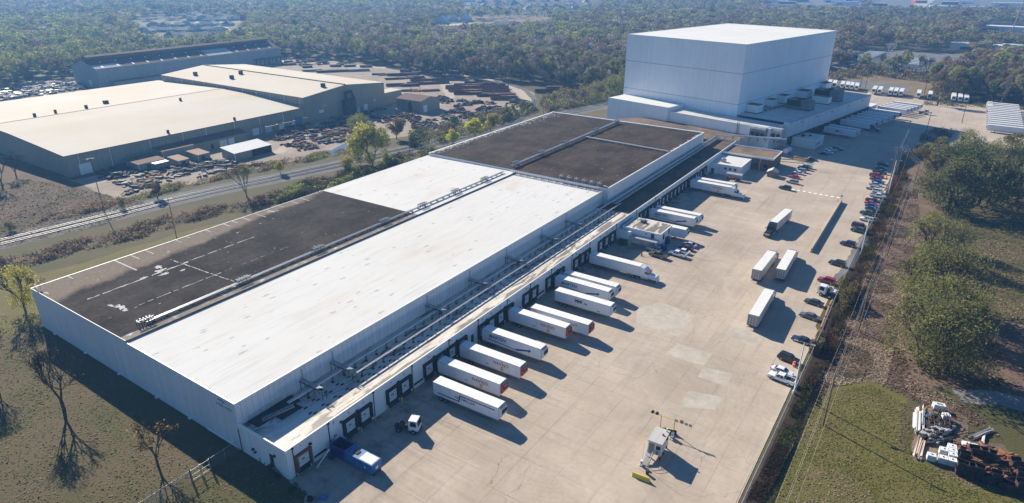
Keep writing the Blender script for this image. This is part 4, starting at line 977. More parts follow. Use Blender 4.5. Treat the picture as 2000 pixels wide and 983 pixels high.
# ================================================================ steel works on the left
A = thing('cream_hall', 'wide low hall with a broad cream metal roof and tan walls, nearest to the railway', 'factory hall', (-221,63,0))
PR = [(0,9.2),(-52,11.9),(-75,12.4),(-150,10.4)]
mb = MB()
for (a, za), (b, zb) in zip(PR, PR[1:]): mb.quad((a,-.3,za),(b,-.3,zb),(b,125.5,zb),(a,125.5,za))
mb.build('roof', MAT['cream_roof'], A)
mb = MB(); L = [(x,0,z-.12) for x, z in PR]; mb.add(L+[(-150,0,-.5),(0,0,-.5)], [(0,1,2,3,4,5)]); mb.quad((0,0,-.5),(0,125.5,-.5),(0,125.5,9.1),(0,0,9.1)); mb.quad((-150,0,-.5),(-150,125.5,-.5),(-150,125.5,10.3),(-150,0,10.3))
mb.build('wall', MAT['wall_tan'], A)
mb = MB(); mb.box(-.15,.2,-.4,125.5,8.95,9.22)
for (a, za), (b, zb) in zip(PR, PR[1:]): mb.add([(a,-.42,za-.25),(b,-.42,zb-.25),(b,-.42,zb+.05),(a,-.42,za+.05)],[(0,1,2,3)])
mb.build('roof_edge', MAT['brown_roof'], A)
for y in (5,18,36,52,64,80,95,110): mb = MB(); mb.tube((.15,y,0),(.15,y,8.9),.13,n=6); mb.build('downspout', MAT['trim'], A)
for y, w, h, m, nm in ((7,5.2,4.6,'door','roller_door'),(92,4,3.6,'door','roller_door'),(100,4,3.6,'door','roller_door'),(108.5,3.4,3.2,'door','roller_door'),(120,4.4,4.6,'blue_bin','roller_door'),(116,1.6,2.6,'door','door')):
    mb = MB(); mb.box(.02,.12,y-w/2,y+w/2,0,h); mb.build(nm, MAT[m], A)
for x, y, z, w in ((-79,22,12.4,1.1),(-80,32,12.4,1.0),(-80,47,12.4,1.2),(-86,60,12.2,2.2),(-60,88,12.1,1.0),(-3,47,9.3,.9),(-2,82,9.3,.9)):
    mb = MB(); mb.box(x-w/2,x+w/2,y-w/2,y+w/2,z-.2,z+1.6); mb.build('roof_vent', MAT['dark'], A)
mb = MB(); mb.box(-75.5,-74.9,-.2,125.4,12.36,12.52); mb.build('ridge_cap', MAT['tan_roof'], A)
B = thing('tall_cream_hall', 'higher hall with a cream ridged roof behind the wide cream one', 'factory hall', (-222,188.6,0))
mb = MB(); mb.quad((.4,-.4,14.4),(.4,31.5,17.4),(-144,31.5,17.4),(-144,-.4,14.4)); mb.quad((.4,31.5,17.4),(.4,64.5,14.4),(-144,64.5,14.4),(-144,31.5,17.4)); mb.build('roof', MAT['cream_roof_b'], B)
mb = MB(); mb.add([(0,0,-.5),(0,64.2,-.5),(0,64.2,14.3),(0,31.5,17.3),(0,0,14.3)],[(0,1,2,3,4)]); mb.quad((0,0,-.5),(-144,0,-.5),(-144,0,14.3),(0,0,14.3)); mb.quad((0,64.2,-.5),(-144,64.2,-.5),(-144,64.2,14.3),(0,64.2,14.3)); mb.quad((-144,0,-.5),(-144,64.2,-.5),(-144,64.2,14.3),(-144,0,14.3)); mb.build('wall', MAT['wall_tan'], B)
mb = MB(); mb.box(-144,.6,31.1,31.9,17.3,17.75); mb.build('ridge_cap', MAT['dark'], B)
mb = MB(); mb.box(-144,.5,-.6,-.35,14.1,14.42); mb.box(.35,.6,-.4,.1,14,14.4); mb.build('roof_edge', MAT['tan_roof'], B)
for k in range(14): mb = MB(); mb.box(-6-k*9.8,-5-k*9.8,-.12,-.01,11.6,12.9); mb.build('window', MAT['glass'], B)
for k in range(11): mb = MB(); mb.tube((-3-k*13,-.15,9),(-3-k*13,-.15,14.2),.15,n=6); mb.build('downspout', MAT['trim'], B)
for x, y, z in ((-118,9,15.3),(-84,13,15.6),(-90,24,16.6),(-8,22,16.5)): mb = MB(); mb.box(x-1,x+1,y-1,y+1,z-.6,z+2.2); mb.build('roof_vent', MAT['dark'], B)
for y, w, h, m in ((12,3.4,1.5,'door'),(47,3,3.4,'door'),(41,1.2,2.4,'door'),(55,1.2,1.2,'door')): mb = MB(); mb.box(.02,.12,y-w/2,y+w/2,0 if h > 2 else 4,h if h > 2 else 4+h); mb.build('roller_door' if h > 3 else 'wall_plate', MAT[m], B)
mb = MB(); mb.box(.02,3.5,28,36,0,9); mb.path([(2,30,9),(2,30,12.5),(2,34,13.5),(2,36,9)],.8,8); mb.build('dust_filter', MAT['dark'], B)
mb = MB(); mb.box(-10,0,64.3,80,0,7.5); mb.build('lean_to', MAT['wall_tan'], B); mb = MB(); mb.box(-9,-1,80,86,0,4.5); mb.build('lean_to', MAT['wall_tan'], B)
mb = MB(); mb.box(-10.2,.2,64.3,80.2,7.5,7.7); mb.build('lean_to_roof', MAT['cream_roof_b'], B)
C_ = thing('rusty_hall', 'long grey hall with rust brown roof, ridge monitor and skylights behind the cream halls', 'factory hall', (-437.6,180,0), R(2.2))
mb = MB(); mb.quad((.4,0,12.8),(.4,166,12.8),(-14.5,166,18.0),(-14.5,0,18.0)); mb.quad((-33.4,0,12.8),(-33.4,166,12.8),(-18.5,166,18.0),(-18.5,0,18.0)); mb.build('roof', MAT['rust_roof'], C_)
mb = MB(); mb.quad((-.4+.2,92,13.06),(-.2,116,13.06),(-10.5,116,16.66),(-10.5,92,16.66)); mb.build('pale_roof_bay', MAT['grey_roof'], C_); mb = MB(); mb.quad((-.2,0.1,13.06),(-.2,20,13.06),(-6,20,15.1),(-6,0.1,15.1)); mb.build('pale_roof_bay', MAT['grey_roof'], C_)
mb = MB(); mb.extr([(-13.5,18.2),(-13.5,20.2),(-16.5,21.2),(-19.5,20.2),(-19.5,18.2)], 2, 164); mb.build('roof_monitor', MAT['brown_roof'], C_)
mb = MB(); mb.add([(0,0,-.5),(-33,0,-.5),(-33,0,12.7),(-18.5,0,17.9),(-14.5,0,17.9),(0,0,12.7)],[(0,1,2,3,4,5)]); mb.add([(0,166,-.5),(-33,166,-.5),(-33,166,12.7),(-18.5,166,17.9),(-14.5,166,17.9),(0,166,12.7)],[(0,1,2,3,4,5)]); mb.quad((0,0,-.5),(0,166,-.5),(0,166,12.7),(0,0,12.7)); mb.quad((-33,0,-.5),(-33,166,-.5),(-33,166,12.7),(-33,0,12.7)); mb.build('wall', MAT['wall_grey'], C_)
for k in range(14):
    y = 6+k*11.5
    if 90 < y < 118: continue
    mb = MB(); mb.quad((-1.2,y,13.5),(-1.2,y+1.3,13.5),(-4.4,y+1.3,14.6),(-4.4,y,14.6)); mb.build('skylight', MAT['trim'], C_)
    mb = MB(); mb.quad((-9,y+3,16.25),(-9,y+4,16.25),(-10.6,y+4,16.8),(-10.6,y+3,16.8)); mb.build('skylight', MAT['trim'], C_)
mb = MB(); mb.box(-13,-8.5,-.15,-.02,0,4.6); mb.build('roller_door', MAT['door'], C_)
mb = MB(); mb.box(.02,6,8,48,0,3.4); mb.build('lean_to', MAT['wall_grey'], C_)
mb = MB(); mb.box(-.2,6.3,7.8,48.2,3.4,3.6); mb.build('lean_to_roof', MAT['rust_roof'], C_)
for y, w, m in ((50,4,'blue_bin'),(58,3,'door'),(66,4,'door'),(74,4,'door')): mb = MB(); mb.box(.02,.14,y-w/2,y+w/2,.5,4.0); mb.build('roller_door', MAT[m], C_)
mb = MB(); mb.box(.05,4,135,166,5.2,5.5)
for k in range(8): mb.box(3.6,4,135+k*4.4,135.4+k*4.4,0,5.2)
mb.build('crane_frame', MAT['dark'], C_)
D_ = thing('tan_shed', 'small tan sheet metal building with a brown gabled roof in the pipe yard', 'shed building', (-206.5,247.4,0))
mb = MB(); mb.extx([(0,-.4),(17.5,-.4),(17.5,7),(8,8.8),(0,7)], 0, 20); mb.build('wall', MAT['wall_tan'], D_)
mb = MB(); mb.add([(-.3,-.3,6.95),(20.4,-.3,6.95),(20.4,8,8.95),(-.3,8,8.95),(20.4,17.8,7.0),(-.3,17.8,7.0)],[(0,1,2,3),(3,2,4,5)]); mb.build('roof', MAT['brown_roof'], D_)
mb = MB(); mb.box(20.02,20.12,2,5.4,0,4.2); mb.build('roller_door', MAT['door'], D_)
mb = MB(); mb.box(20.02,20.1,12,14,3.6,4.8); mb.build('window', MAT['tan_roof'], D_)
mb = MB(); mb.box(10.5,12,-1.4,-.02,0,5.4); mb.tube((11.2,-.8,5.4),(11.2,-.8,6.2),.9,n=10); mb.build('dust_filter', MAT['dark'], D_)
E_ = thing('open_shed', 'long dark sided shed with a plain pale grey roof beside the railway brush', 'shed', (-195.8,118,0))
mb = MB(); mb.quad((10.2,-.3,3.5),(10.2,20.3,3.5),(-.6,20.3,4.9),(-.6,-.3,4.9)); mb.build('roof', MAT['white_sheet'], E_)
mb = MB(); mb.add([(0,0,-.3),(10,0,-.3),(10,0,3.4),(0,0,4.75)],[(0,1,2,3)]); mb.add([(0,20,-.3),(10,20,-.3),(10,20,3.4),(0,20,4.75)],[(0,1,2,3)]); mb.quad((0,0,-.3),(0,20,-.3),(0,20,4.75),(0,0,4.75)); mb.quad((10,0,-.3),(10,9,-.3),(10,9,3.4),(10,0,3.4)); mb.build('wall', MAT['wall_tan'], E_)
mb = MB(); mb.box(9.9,10.15,-.1,.15,-.2,3.4); mb.build('corner_post', MAT['trim'], E_)
mb = MB()
for k in range(4): mb.box(8+k*.3,9.8+k*.3,10,19.5,.1+k*.7,.3+k*.7)
mb.build('steel_rack', MAT['rust_dark'], E_)
def shed(label, x0, x1, y0, y1, h, roof, name='storage_shed', slope=.5, wall='wall_tan'):
    t = thing(name, label, 'shed', (x0,y0,0))
    X, Y = x1-x0, y1-y0
    mb = MB(); mb.extr([(0,-.2),(X,-.2),(X,h),(0,h+slope)], 0, Y); mb.build('wall', MAT[wall], t)
    mb = MB(); mb.quad((-.2,-.2,h+slope+.08),(X+.25,-.2,h+.04),(X+.25,Y+.2,h+.04),(-.2,Y+.2,h+slope+.08)); mb.build('roof', MAT[roof], t)
    mb = MB(); mb.box(X-.02,X+.06,Y*.3,Y*.3+1.6,0,min(2.3,h-.3)); mb.build('door', MAT['dark'], t)
    mb = MB(); mb.box(X,X+.14,.02,.2,0,h); mb.build('corner_post', MAT['trim'], t)
    return t
shed('tan lean-to with a dark brown roof against the cream hall, left of the canopy', -221, -212, 99, 114.5, 4.6, 'brown_roof', 'lean_to_shed')
t = shed('long open fronted lean-to with a rust brown roof along the cream hall', -221, -214, 115, 145, 4.2, 'brown_roof', 'lean_to_shed', 1.2)
mb = MB(); mb.box(7.05,7.2,14,18,.1,3.2); mb.box(7.05,7.2,18.6,22,.1,3.2); mb.build('roller_door', MAT['door'], t)
shed('small tan shed with a pale rust roof, right of the pair', -208, -199, 108, 114, 3.0, 'tan_roof')
shed('tan shed with a pale rust roof behind the flat grey cabin', -205.5, -197, 97.5, 102.6, 3.0, 'tan_roof')
shed('wide tan shed with a dark rust roof, leftmost of the sheds', -216, -205, 84, 96, 3.2, 'brown_roof')
t = thing('site_cabin', 'flat white topped grey cabin in front of the tan sheds', 'cabin', (-203.5,89,0))
mb = MB(); mb.box(0,3,0,6.2,.3,2.9); mb.build('body', MAT['grey'], t); mb = MB(); mb.box(-.1,3.1,-.1,6.3,2.9,3.1); mb.build('roof', MAT['trim'], t); mb = MB(); mb.box(.3,.8,.3,5.8,0,.3); mb.box(2.2,2.7,.3,5.8,0,.3); mb.build('skid', MAT['dark'], t)
for (y, w, lab) in ((156,7,'steel gantry frame in front of the roller doors, left one'),(167,7,'steel gantry frame in front of the roller doors, right one')):
    t = thing('gantry_frame', lab, 'gantry', (-219.5,y,0))
    mb = MB()
    for x in (.2,7):
        for yy in (0,w): mb.box(x-.15,x+.15,yy-.15,yy+.15,0,5)
    mb.build('post', MAT['wall_tan'], t); mb = MB(); mb.box(0,7.2,-.15,.15,5,5.3); mb.box(0,7.2,w-.15,w+.15,5,5.3); mb.box(6.9,7.2,.2,w-.2,5,5.3); mb.build('beam', MAT['wall_tan'], t)

def track_ribbon(nm, pts, w, z, m):
    W_ = [(at(*p).x, at(*p).y) for p in pts]; tag(ribbon(W_, w, z).build(nm, MAT[m]), kind='structure')
track_ribbon('sand_track', [(540,118),(600,124),(680,128),(760,133),(850,144),(920,150),(985,163),(1020,180),(1035,198),(1025,214)], 9, -0.016, 'pale_sand')
track_ribbon('yard_track', [(866,205),(880,185),(868,165),(880,150)], 7, -0.018, 'pale_sand')
track_ribbon('yard_lane', [(540,300),(600,262),(640,232),(700,225)], 6, -0.017, 'pale_sand')
# ---------------------------------------------------------------- pipes, beams and scrap lying in the yard
def pipe_stack_mesh(L, n, layers, r, seed, mat, square=False):
    mb = MB(); q = random.Random(seed)
    for j in range(layers):
        for i in range(n-j):
            y = (i-(n-j-1)/2)*2*r*1.03; z = r+.15+j*r*1.74; e = q.uniform(-.6,.6)
            if square: mb.box(-L/2+e, L/2+e*.5, y-r*.9, y+r*.9, z-r*.8, z+r*.8, q.choice((0,0,0,1)))
            else: mb.tube((-L/2+e,y,z),(L/2+e*.4,y,z), r, n=7, mi=q.choice((0,0,0,1)))
    return mb.mesh('pipe_stack', [MAT[mat], MAT['rust_dark' if mat != 'rust_dark' else 'rust']])
PSM = {}
def pstack(px, py, L, n, layers, mat, rz, label, group, r=.33, square=False):
    p = at(px, py)
    k = (round(L), n, layers, mat, r, square)
    if k not in PSM: PSM[k] = pipe_stack_mesh(L, n, layers, r, len(PSM), mat, square)
    o = link('pipe_stack', PSM[k], None, (p.x,p.y,0), (0,0,R(rz+rng.uniform(-3,3))))
    tag(o, label, 'pipe stack', group); return o
# rows of pipes: (first px, last px, how many, length, wide, layers, material, direction, where)
ROWS = [((925,164),(950,165),2,13,6,2,'rust_dark',38,'back row of pipe stacks in the sandy curve'),
 ((904,168),(970,168.5),4,13,6,2,'rust',38,'second row of pipe stacks in the sandy curve'),
 ((890,173.5),(975,174),4,14,6,3,'rust',38,'third row of pipe stacks in the sandy curve'),
 ((896,179),(976,179.5),4,14,6,2,'rust_orange',38,'fourth row of pipe stacks in the sandy curve'),
 ((903,184.5),(925,184),2,11,6,2,'rust_dark',38,'pipe stacks at the near left corner of the sandy curve'),
 ((949,188),(990,188),3,12,6,2,'rust',38,'fifth row of pipe stacks in the sandy curve'),
 ((975,194.5),(993,194),2,11,6,3,'rust_orange',38,'nearest row of pipe stacks in the sandy curve'),
 ((800,141),(845,146),3,15,6,2,'rust',44,'farthest row of pipe stacks behind the tall hall'),
 ((775,148),(822,145),3,15,6,2,'rust_dark',44,'dark row of pipe stacks behind the tall hall'),
 ((770,155),(812,152),3,14,6,1,'rust_dark',50,'low dark pipe stacks behind the tall hall'),
 ((818,158),(880,157),4,13,6,2,'rust',50,'rust row of pipe stacks behind the tan shed'),
 ((812,165),(860,163),3,13,6,2,'rust_orange',50,'orange row of pipe stacks behind the tan shed'),
 ((772,168),(800,168),2,13,6,2,'rust_dark',50,'dark pipe stacks near the lean-to of the tall hall'),
 ((800,178),(842,178),3,12,5,1,'rust_orange',50,'low pipe stacks right behind the tan shed'),
 ((740,146),(752,147),2,11,5,1,'rust_dark',44,'pipe stacks at the corner of the tall hall'),
 ((1062,181),(1083,175),2,12,6,3,'rust',38,'rusty pipe stacks right of the sandy curve'),
 ((1110,179),(1140,183),2,10,5,2,'rust_dark',38,'pipe stacks half hidden by the trackside shrubs'),
 ((1016,162),(1025,163),1,12,4,1,'rust_dark',10,'single low bundle of pipes at the foot of the woods')]
for r0, r1, n, L, w, ly, mat, rz, where in ROWS:
    for k in range(n):
        f = k/max(1, n-1)
        lab = (f'{ORD[k]} from the left, '+where) if n > 2 else (('left one, ' if k == 0 else 'right one, ')+where if n == 2 else where)
        pstack(r0[0]+(r1[0]-r0[0])*f, r0[1]+(r1[1]-r0[1])*f, L, w, ly, mat, rz, lab[:110], 'pipe stacks in the steel yard', r=.42, square=(k % 3 == 1))
# long bundles behind the tall hall
for k, (px, py, L) in enumerate(((548,127,12),(565,127,12),(600,132,8),(610,139,16),(640,141,18),(660,140,18),(700,139,18),(655,130,9),(668,127,9),(683,130,10),(715,131,10))):
    pstack(px, py, L, 7, 2, 'rust_dark' if k % 3 else 'grey', 62 if k < 3 else 50, f'{ORD[k]} dark pipe bundle from the left, far yard behind the halls', 'pipe bundles behind the halls', r=.4, square=True)
# short coils, flanges and offcuts: heaps one cannot count
def scrap(name, label, pts, n, size, mats, seed, hmax=1.6):
    q = random.Random(seed); mb = MB()
    W_ = [at(a, b) for a, b in pts]
    xs = [p.x for p in W_]; ys = [p.y for p in W_]
    def inside(x, y):
        c = False; j = len(W_)-1
        for i in range(len(W_)):
            if (W_[i].y > y) != (W_[j].y > y) and x < (W_[j].x-W_[i].x)*(y-W_[i].y)/(W_[j].y-W_[i].y)+W_[i].x: c = not c
            j = i
        return c
    heaps = []
    n = int(n*1.7); nh = max(4, n//13)
    while len(heaps) < nh:
        x, y = q.uniform(min(xs),max(xs)), q.uniform(min(ys),max(ys))
        if inside(x, y): heaps.append((x, y, q.uniform(.9,2.1)*size, q.choice((.6,.6,.75,2.2))+q.uniform(-.2,.2), q.randrange(len(mats))))
    for k in range(n):
        x, y, rad, a, mm = heaps[q.randrange(nh)]
        f = math.sqrt(q.random()); t_ = q.uniform(0,6.28); dx, dy = f*rad*math.cos(t_)*1.3, f*rad*math.sin(t_)
        x += dx*math.cos(a)-dy*math.sin(a); y += dx*math.sin(a)+dy*math.cos(a)
        L = size*q.uniform(.5,1.6); b = a+q.uniform(-.15,.15); z = hmax*(1-f)*q.uniform(.3,1)*.8; m = mm if q.random() < .7 else q.randrange(len(mats))
        d = Vector((math.cos(b),math.sin(b),0))*L/2
        if q.random() < .65: mb.tube(Vector((x,y,z+.25))-d, Vector((x,y,z+.25+q.uniform(-.15,.2)))+d, q.uniform(.18,.45), n=6, mi=m)
        else:
            n_ = Vector((-d.y,d.x,0))*q.uniform(.4,.8); c = Vector((x,y,z)); h_ = Vector((0,0,q.uniform(.3,.8)))
            mb.add([c-d-n_,c+d-n_,c+d+n_,c-d+n_,c-d-n_+h_,c+d-n_+h_,c+d+n_+h_,c-d+n_+h_],[(4,5,6,7),(0,1,5,4),(1,2,6,5),(2,3,7,6),(3,0,4,7)],m)
    o = mb.build(name, [MAT[m] for m in mats]); tag(o, label, 'scrap steel', None, 'stuff'); return o
SM = ['rust_dark','dark','rust','black','rust_dark']
scrap('scrap_steel', 'dark heaps of short pipes and castings right of the tan shed', [(858,190),(905,195),(985,205),(960,222),(905,235),(870,240),(860,225),(900,215),(858,205)], 430, 1.7, ['rust_dark','dark','black','dark','rust','black'], 1, 2.6)
scrap('scrap_steel', 'rusty flanges and castings behind the willow tree', [(735,228),(785,222),(820,228),(812,240),(790,240),(770,235),(740,245)], 240, 1.3, SM, 2, 2.2)
scrap('scrap_steel', 'rows of rusty and pale pipe ends left of the willow tree', [(555,268),(640,240),(690,238),(690,262),(672,275),(600,295),(548,285)], 620, 1.4, ['rust','rust_dark','grey','rust_orange','dark','rust_dark','black','dark'], 3, 1.5)
scrap('scrap_steel', 'dark pipe pieces under the wall of the tall cream hall', [(520,275),(560,250),(690,222),(745,212),(745,226),(690,236),(600,262),(548,278)], 300, 1.9, ['rust_dark','dark','black','rust'], 4, 1.6)
scrap('scrap_steel', 'mixed steel offcuts around the small tan sheds', [(202,345),(290,335),(350,322),(400,312),(450,315),(480,318),(520,322),(440,340),(330,352),(290,368),(235,385),(225,370)], 380, 1.7, ['dark','rust_dark','grey','dark','rust_orange','black','rust_dark','dark'], 5, 1.1)
scrap('scrap_steel', 'dark racks of steel by the wall at the left end of the cream hall', [(205,340),(240,322),(270,318),(275,330),(240,345),(215,352)], 200, 2.4, ['dark','rust_dark','black'], 6, 2)
scrap('scrap_steel', 'black pipe pieces along the brush below the tan shed', [(815,243),(850,233),(880,238),(850,250),(800,255)], 160, 1.6, ['dark','black','rust_dark'], 7, 1.4)
scrap('scrap_steel', 'glinting stacked steel stock in the yard left of the halls', [(-30,175),(60,172),(150,163),(170,175),(100,188),(0,206),(-30,210)], 620, 3.4, ['dark','grey','dark','rust_dark','black','grey','dark','steel_pale'], 8, 3.2)
scrap('scrap_steel', 'dark scattered steel behind the rusty hall end', [(525,100),(560,102),(620,118),(640,126),(590,128),(540,118)], 420, 2.4, ['dark','rust_dark','black'], 9, 2.2)
scrap('scrap_steel', 'small dark offcuts at the track side of the pipe yard', [(1000,196),(1012,190),(1018,200),(1000,206)], 60, 2.0, ['dark','black','rust_dark'], 10, 2)
# ================================================================ trailers
def trailer_proto(style, dirty_=False):
    """53 ft refrigerated trailer, rear end at x = 0, nose at x = 16.15"""
    t = thing('semi_trailer', 'proto', 'trailer')
    L, H0, H1, w = 16.15, 1.18, 4.1, 1.3
    mb = MB(); mb.box(0,L,-w,w,H0,H1-.03); mb.build('box_body', MAT['trailer_grey' if dirty_ else 'trailer'], t, bevel=.05)
    mb = MB(); mb.box(.08,L-.08,-w+.06,w-.06,H1-.03,H1); 
    for k in range(1, 13): mb.box(k*L/13-.03,k*L/13+.03,-w+.08,w-.08,H1,H1+.015)
    mb.build('roof', MAT['trailer_roof'], t)
    mb = MB()
    for s in (-1, 1): mb.box(.05,L-.05,s*w-.02,s*w+.02,H0-.08,H0+.1); mb.box(.05,L-.05,s*w-.015,s*w+.015,H1-.16,H1-.02)
    mb.build('side_rail', MAT['galv'], t)
    d = MB(); d.box(-.06,-.0,-1.25,-.02,H0+.05,H1-.1); d.box(-.06,-.0,.02,1.25,H0+.05,H1-.1); dd = d.build('rear_doors', MAT['trailer_door' if dirty_ else 'trailer'], t)
    d = MB()
    for y in (-1.0,-.35,.35,1.0): d.box(-.1,-.06,y-.03,y+.03,H0+.05,H1-.12)
    for z in (1.9,2.6,3.3): d.box(-.09,-.06,-1.2,1.2,z-.02,z+.02)
    d.build('lock_rods', MAT['dark'], dd)
    mb = MB(); mb.box(-.1,.0,-1.3,-1.25,H0,H1); mb.box(-.1,.0,1.25,1.3,H0,H1); mb.box(-.1,0,-1.25,1.25,H1-.1,H1-.02); mb.box(-.12,0,-1.3,1.3,H0-.12,H0+.03); mb.box(-.1,-.02,-1.15,1.15,.5,.62); mb.box(-.08,-.03,-.8,-.72,.55,1.1); mb.box(-.08,-.03,.72,.8,.55,1.1); mb.build('rear_frame', MAT['grey'], t)
    mb = MB(); mb.box(1,15,-.75,.75,.9,1.12); mb.box(.8,4.6,-.9,.9,.7,.9); mb.build('underframe', MAT['dark'], t)
    wm = MB(); wm.tube((0,-.29,0),(0,.29,0),.5,n=16); wh = wm.mesh('wheel', MAT['tyre'])
    rm = MB(); rm.tube((0,-.305,0),(0,.305,0),.27,n=12); rmm = rm.mesh('rim', MAT['rim'])
    for x in (1.9, 3.2):
        for s in (-1, 1): link('rim', rmm, link('wheel', wh, t, (x,s*.98,.5)))
    for s in (-1, 1): mb = MB(); mb.box(12.2,12.4,s*.75-.08,s*.75+.08,.1,1.1); mb.box(12.05,12.55,s*.75-.15,s*.75+.15,.0,.12); mb.build('landing_gear', MAT['grey'], t)
    # cooling unit on the nose
    shell = {'navajo':'reefer_red','blue':'text_blue'}.get(style, 'trailer')
    mb = MB(); mb.extr([(L,1.75),(L+.42,1.75),(L+.62,2.1),(L+.62,3.55),(L+.35,3.85),(L,3.85)], -1.02, 1.02); u = mb.build('cooling_unit', MAT[shell], t, bevel=.06)
    mb = MB(); mb.box(L+.60,L+.65,-.92,.92,2.75 if style == 'navajo' else 2.5,3.5); mb.box(L+.2,L+.5,-.85,.85,3.84,3.9); mb.build('unit_grille', MAT['black'], u)
    if style == 'navajo': mb = MB(); mb.box(L+.64,L+.67,-.6,.6,3.3,3.42); mb.build('unit_bar', MAT['trim'], u)
    def lab(name, txt, size, mat, x, z, shear=0.0, bold=.02, space=1.0):
        link(name, text_mesh(txt, size, MAT[mat], shear, bold, space), t, (x,-w-.04,z), (R(90),0,0))
        link(name, text_mesh(txt, size, MAT[mat], shear, bold, space), t, (L-x+.0,w+.04,z), (R(90),0,R(180)))
    def stripe(name, pts, mat):
        mb = MB(); mb.add([(x,-w-.024,z) for x, z in pts],[tuple(range(len(pts)))]); mb.add([(L-x,w+.024,z) for x, z in pts],[tuple(range(len(pts)))]); mb.build(name, MAT[mat], t)
    if style == 'navajo':
        lab('lettering', 'NAVAJO', 1.05, 'text_rust', 9.2, 2.66, 0.0, .018, 1.04)
        for pts in ([(11.3,3.62),(11.75,3.62),(11.75,3.4),(11.3,3.4)],[(11.2,2.52),(11.5,2.52),(11.4,1.4),(11.05,1.4)],[(11.6,2.52),(11.85,2.52),(11.75,1.4),(11.5,1.4)]): stripe('emblem', pts, 'text_gold')
        for x in (7.3,7.75): mb = MB(); mb.tube((x,-w-.03,2.0),(x,-w,2.0),.13,n=10); mb.build('side_badge', MAT['text_black'], t)
    if style == 'marten':
        lab('lettering', 'MARTEN', 1.2, 'text_blue', 1.95, 2.6, .25, .02, 1.02)
        stripe('side_stripe', [(1.7,2.05),(9.9,1.52),(9.9,1.72),(1.7,2.28)], 'text_blue')
        stripe('arrow', [(9.6,1.5),(12.9,2.32),(12.8,2.05),(13.7,2.55),(13.1,3.05),(13.0,2.78),(9.6,2.0)], 'text_blue')
    if style == 'freymiller':
        lab('lettering', 'FREYMILLER', .84, 'text_navy', 5.6, 2.36, .25, .01, 1.12)
        stripe('side_stripe', [(1.2,1.75),(6.7,1.75),(6.9,2.0),(1.2,2.0)], 'text_navy'); stripe('side_stripe', [(7.0,3.2),(15.4,3.2),(15.4,3.42),(6.8,3.42)], 'text_navy'); stripe('side_stripe', [(6.45,1.75),(6.7,1.75),(7.1,3.42),(6.8,3.42)], 'text_navy')
    if style == 'prime':
        lab('lettering', 'PRIME', .72, 'text_black', 6.2, 2.65, 0.0, .05); lab('lettering', 'inc.', .72, 'text_black', 8.75, 2.5, 0.0, .03)
        for pts in ([(6.0,3.35),(8.6,3.35),(8.6,3.43),(6.0,3.43)],[(6.0,2.5),(8.6,2.5),(8.6,2.57),(6.0,2.57)],[(6.0,2.57),(6.08,2.57),(6.08,3.35),(6.0,3.35)],[(12.5,1.6),(13.3,1.6),(13.3,1.78),(12.5,1.78)]): stripe('emblem', pts, 'text_black')
    return t
TR = {}
for s in ('navajo','marten','freymiller','prime','plain','blue'): TR[s] = trailer_proto(s)
TR['dusty'] = trailer_proto('plain', True)
TR['navajo_dusty'] = trailer_proto('navajo', True)
USED = set()
def place_trailer(style, x, y, hd, label, group=None):
    if style not in USED:
        USED.add(style); t = TR[style]; t.location = (x,y,0); t.rotation_euler = (0,0,R(hd)); t['label'] = label
        if group: t['group'] = group
        return t
    return dup(TR[style], (x,y,0), R(hd), label, group)
G1 = 'trailers at the cold store dock'
for a in (('freymiller',5.4,33.5,1.6,'white trailer with a dark angled stripe and slanted lettering, nearest the blue compactor'),
 ('navajo',1.2,40.0,1.8,'white trailer with rust lettering and red cooling unit, nearest the yard tractor'),
 ('navajo',1.2,47.7,1.4,'white trailer with rust lettering docked just before the nearest blue arrow one'),
 ('marten',1.2,56.3,1.0,'white trailer with a blue arrow docked between two rust lettered ones'),
 ('navajo',1.2,67.5,1.0,'white trailer with rust lettering docked beside another standing farther out'),
 ('navajo',5.0,71.7,1.5,'white trailer with rust lettering standing farther out with a ribbed roof'),
 ('prime',5.3,83.2,1.2,'white trailer with a small black boxed name standing clear of the dock'),
 ('marten',1.3,90.2,.8,'white trailer with a blue arrow docked behind the one with the black boxed name'),
 ('plain',1.7,93.9,.8,'plain white trailer close behind the middle blue arrow one'),
 ('plain',1.8,109.7,.2,'plain white trailer coupled to the white truck between docks and office'),
 ('plain',2.6,144.2,.6,'plain white trailer half hidden behind the dock office'),
 ('marten',1.4,155.8,.6,'white trailer with a blue arrow docked beyond the office'),
 ('plain',2.0,159.8,.6,'plain white trailer docked beyond the far blue arrow one'),
 ('navajo',1.4,197.5,-.5,'white trailer with rust lettering coupled to the far white truck'),
 ('plain',1.6,201.6,-.3,'plain white trailer docked behind the far rust lettered one')):
    place_trailer(a[0], a[1], a[2], a[3], a[4], G1)
for st, a, b, lab in (('navajo_dusty',(41.9,183.2),(40.5,165.4),'dusty trailer with rust lettering pulled by the black truck in mid yard'),
    ('dusty',(46.2,125.4),(46.4,143),'dusty trailer with double doors behind the blue truck, left of the waiting pair'),
    ('dusty',(51.7,129.6),(51.2,147),'dusty trailer with double doors, right of the waiting pair'),
    ('dusty',(52.6,98.2),(52.2,115),'dusty trailer with double doors standing alone behind a white truck')):
    a, b = Vector(a), Vector(b); d = b-a
    place_trailer(st, a.x, a.y, math.degrees(math.atan2(d.y,d.x)), lab, 'trailers out in the yard')
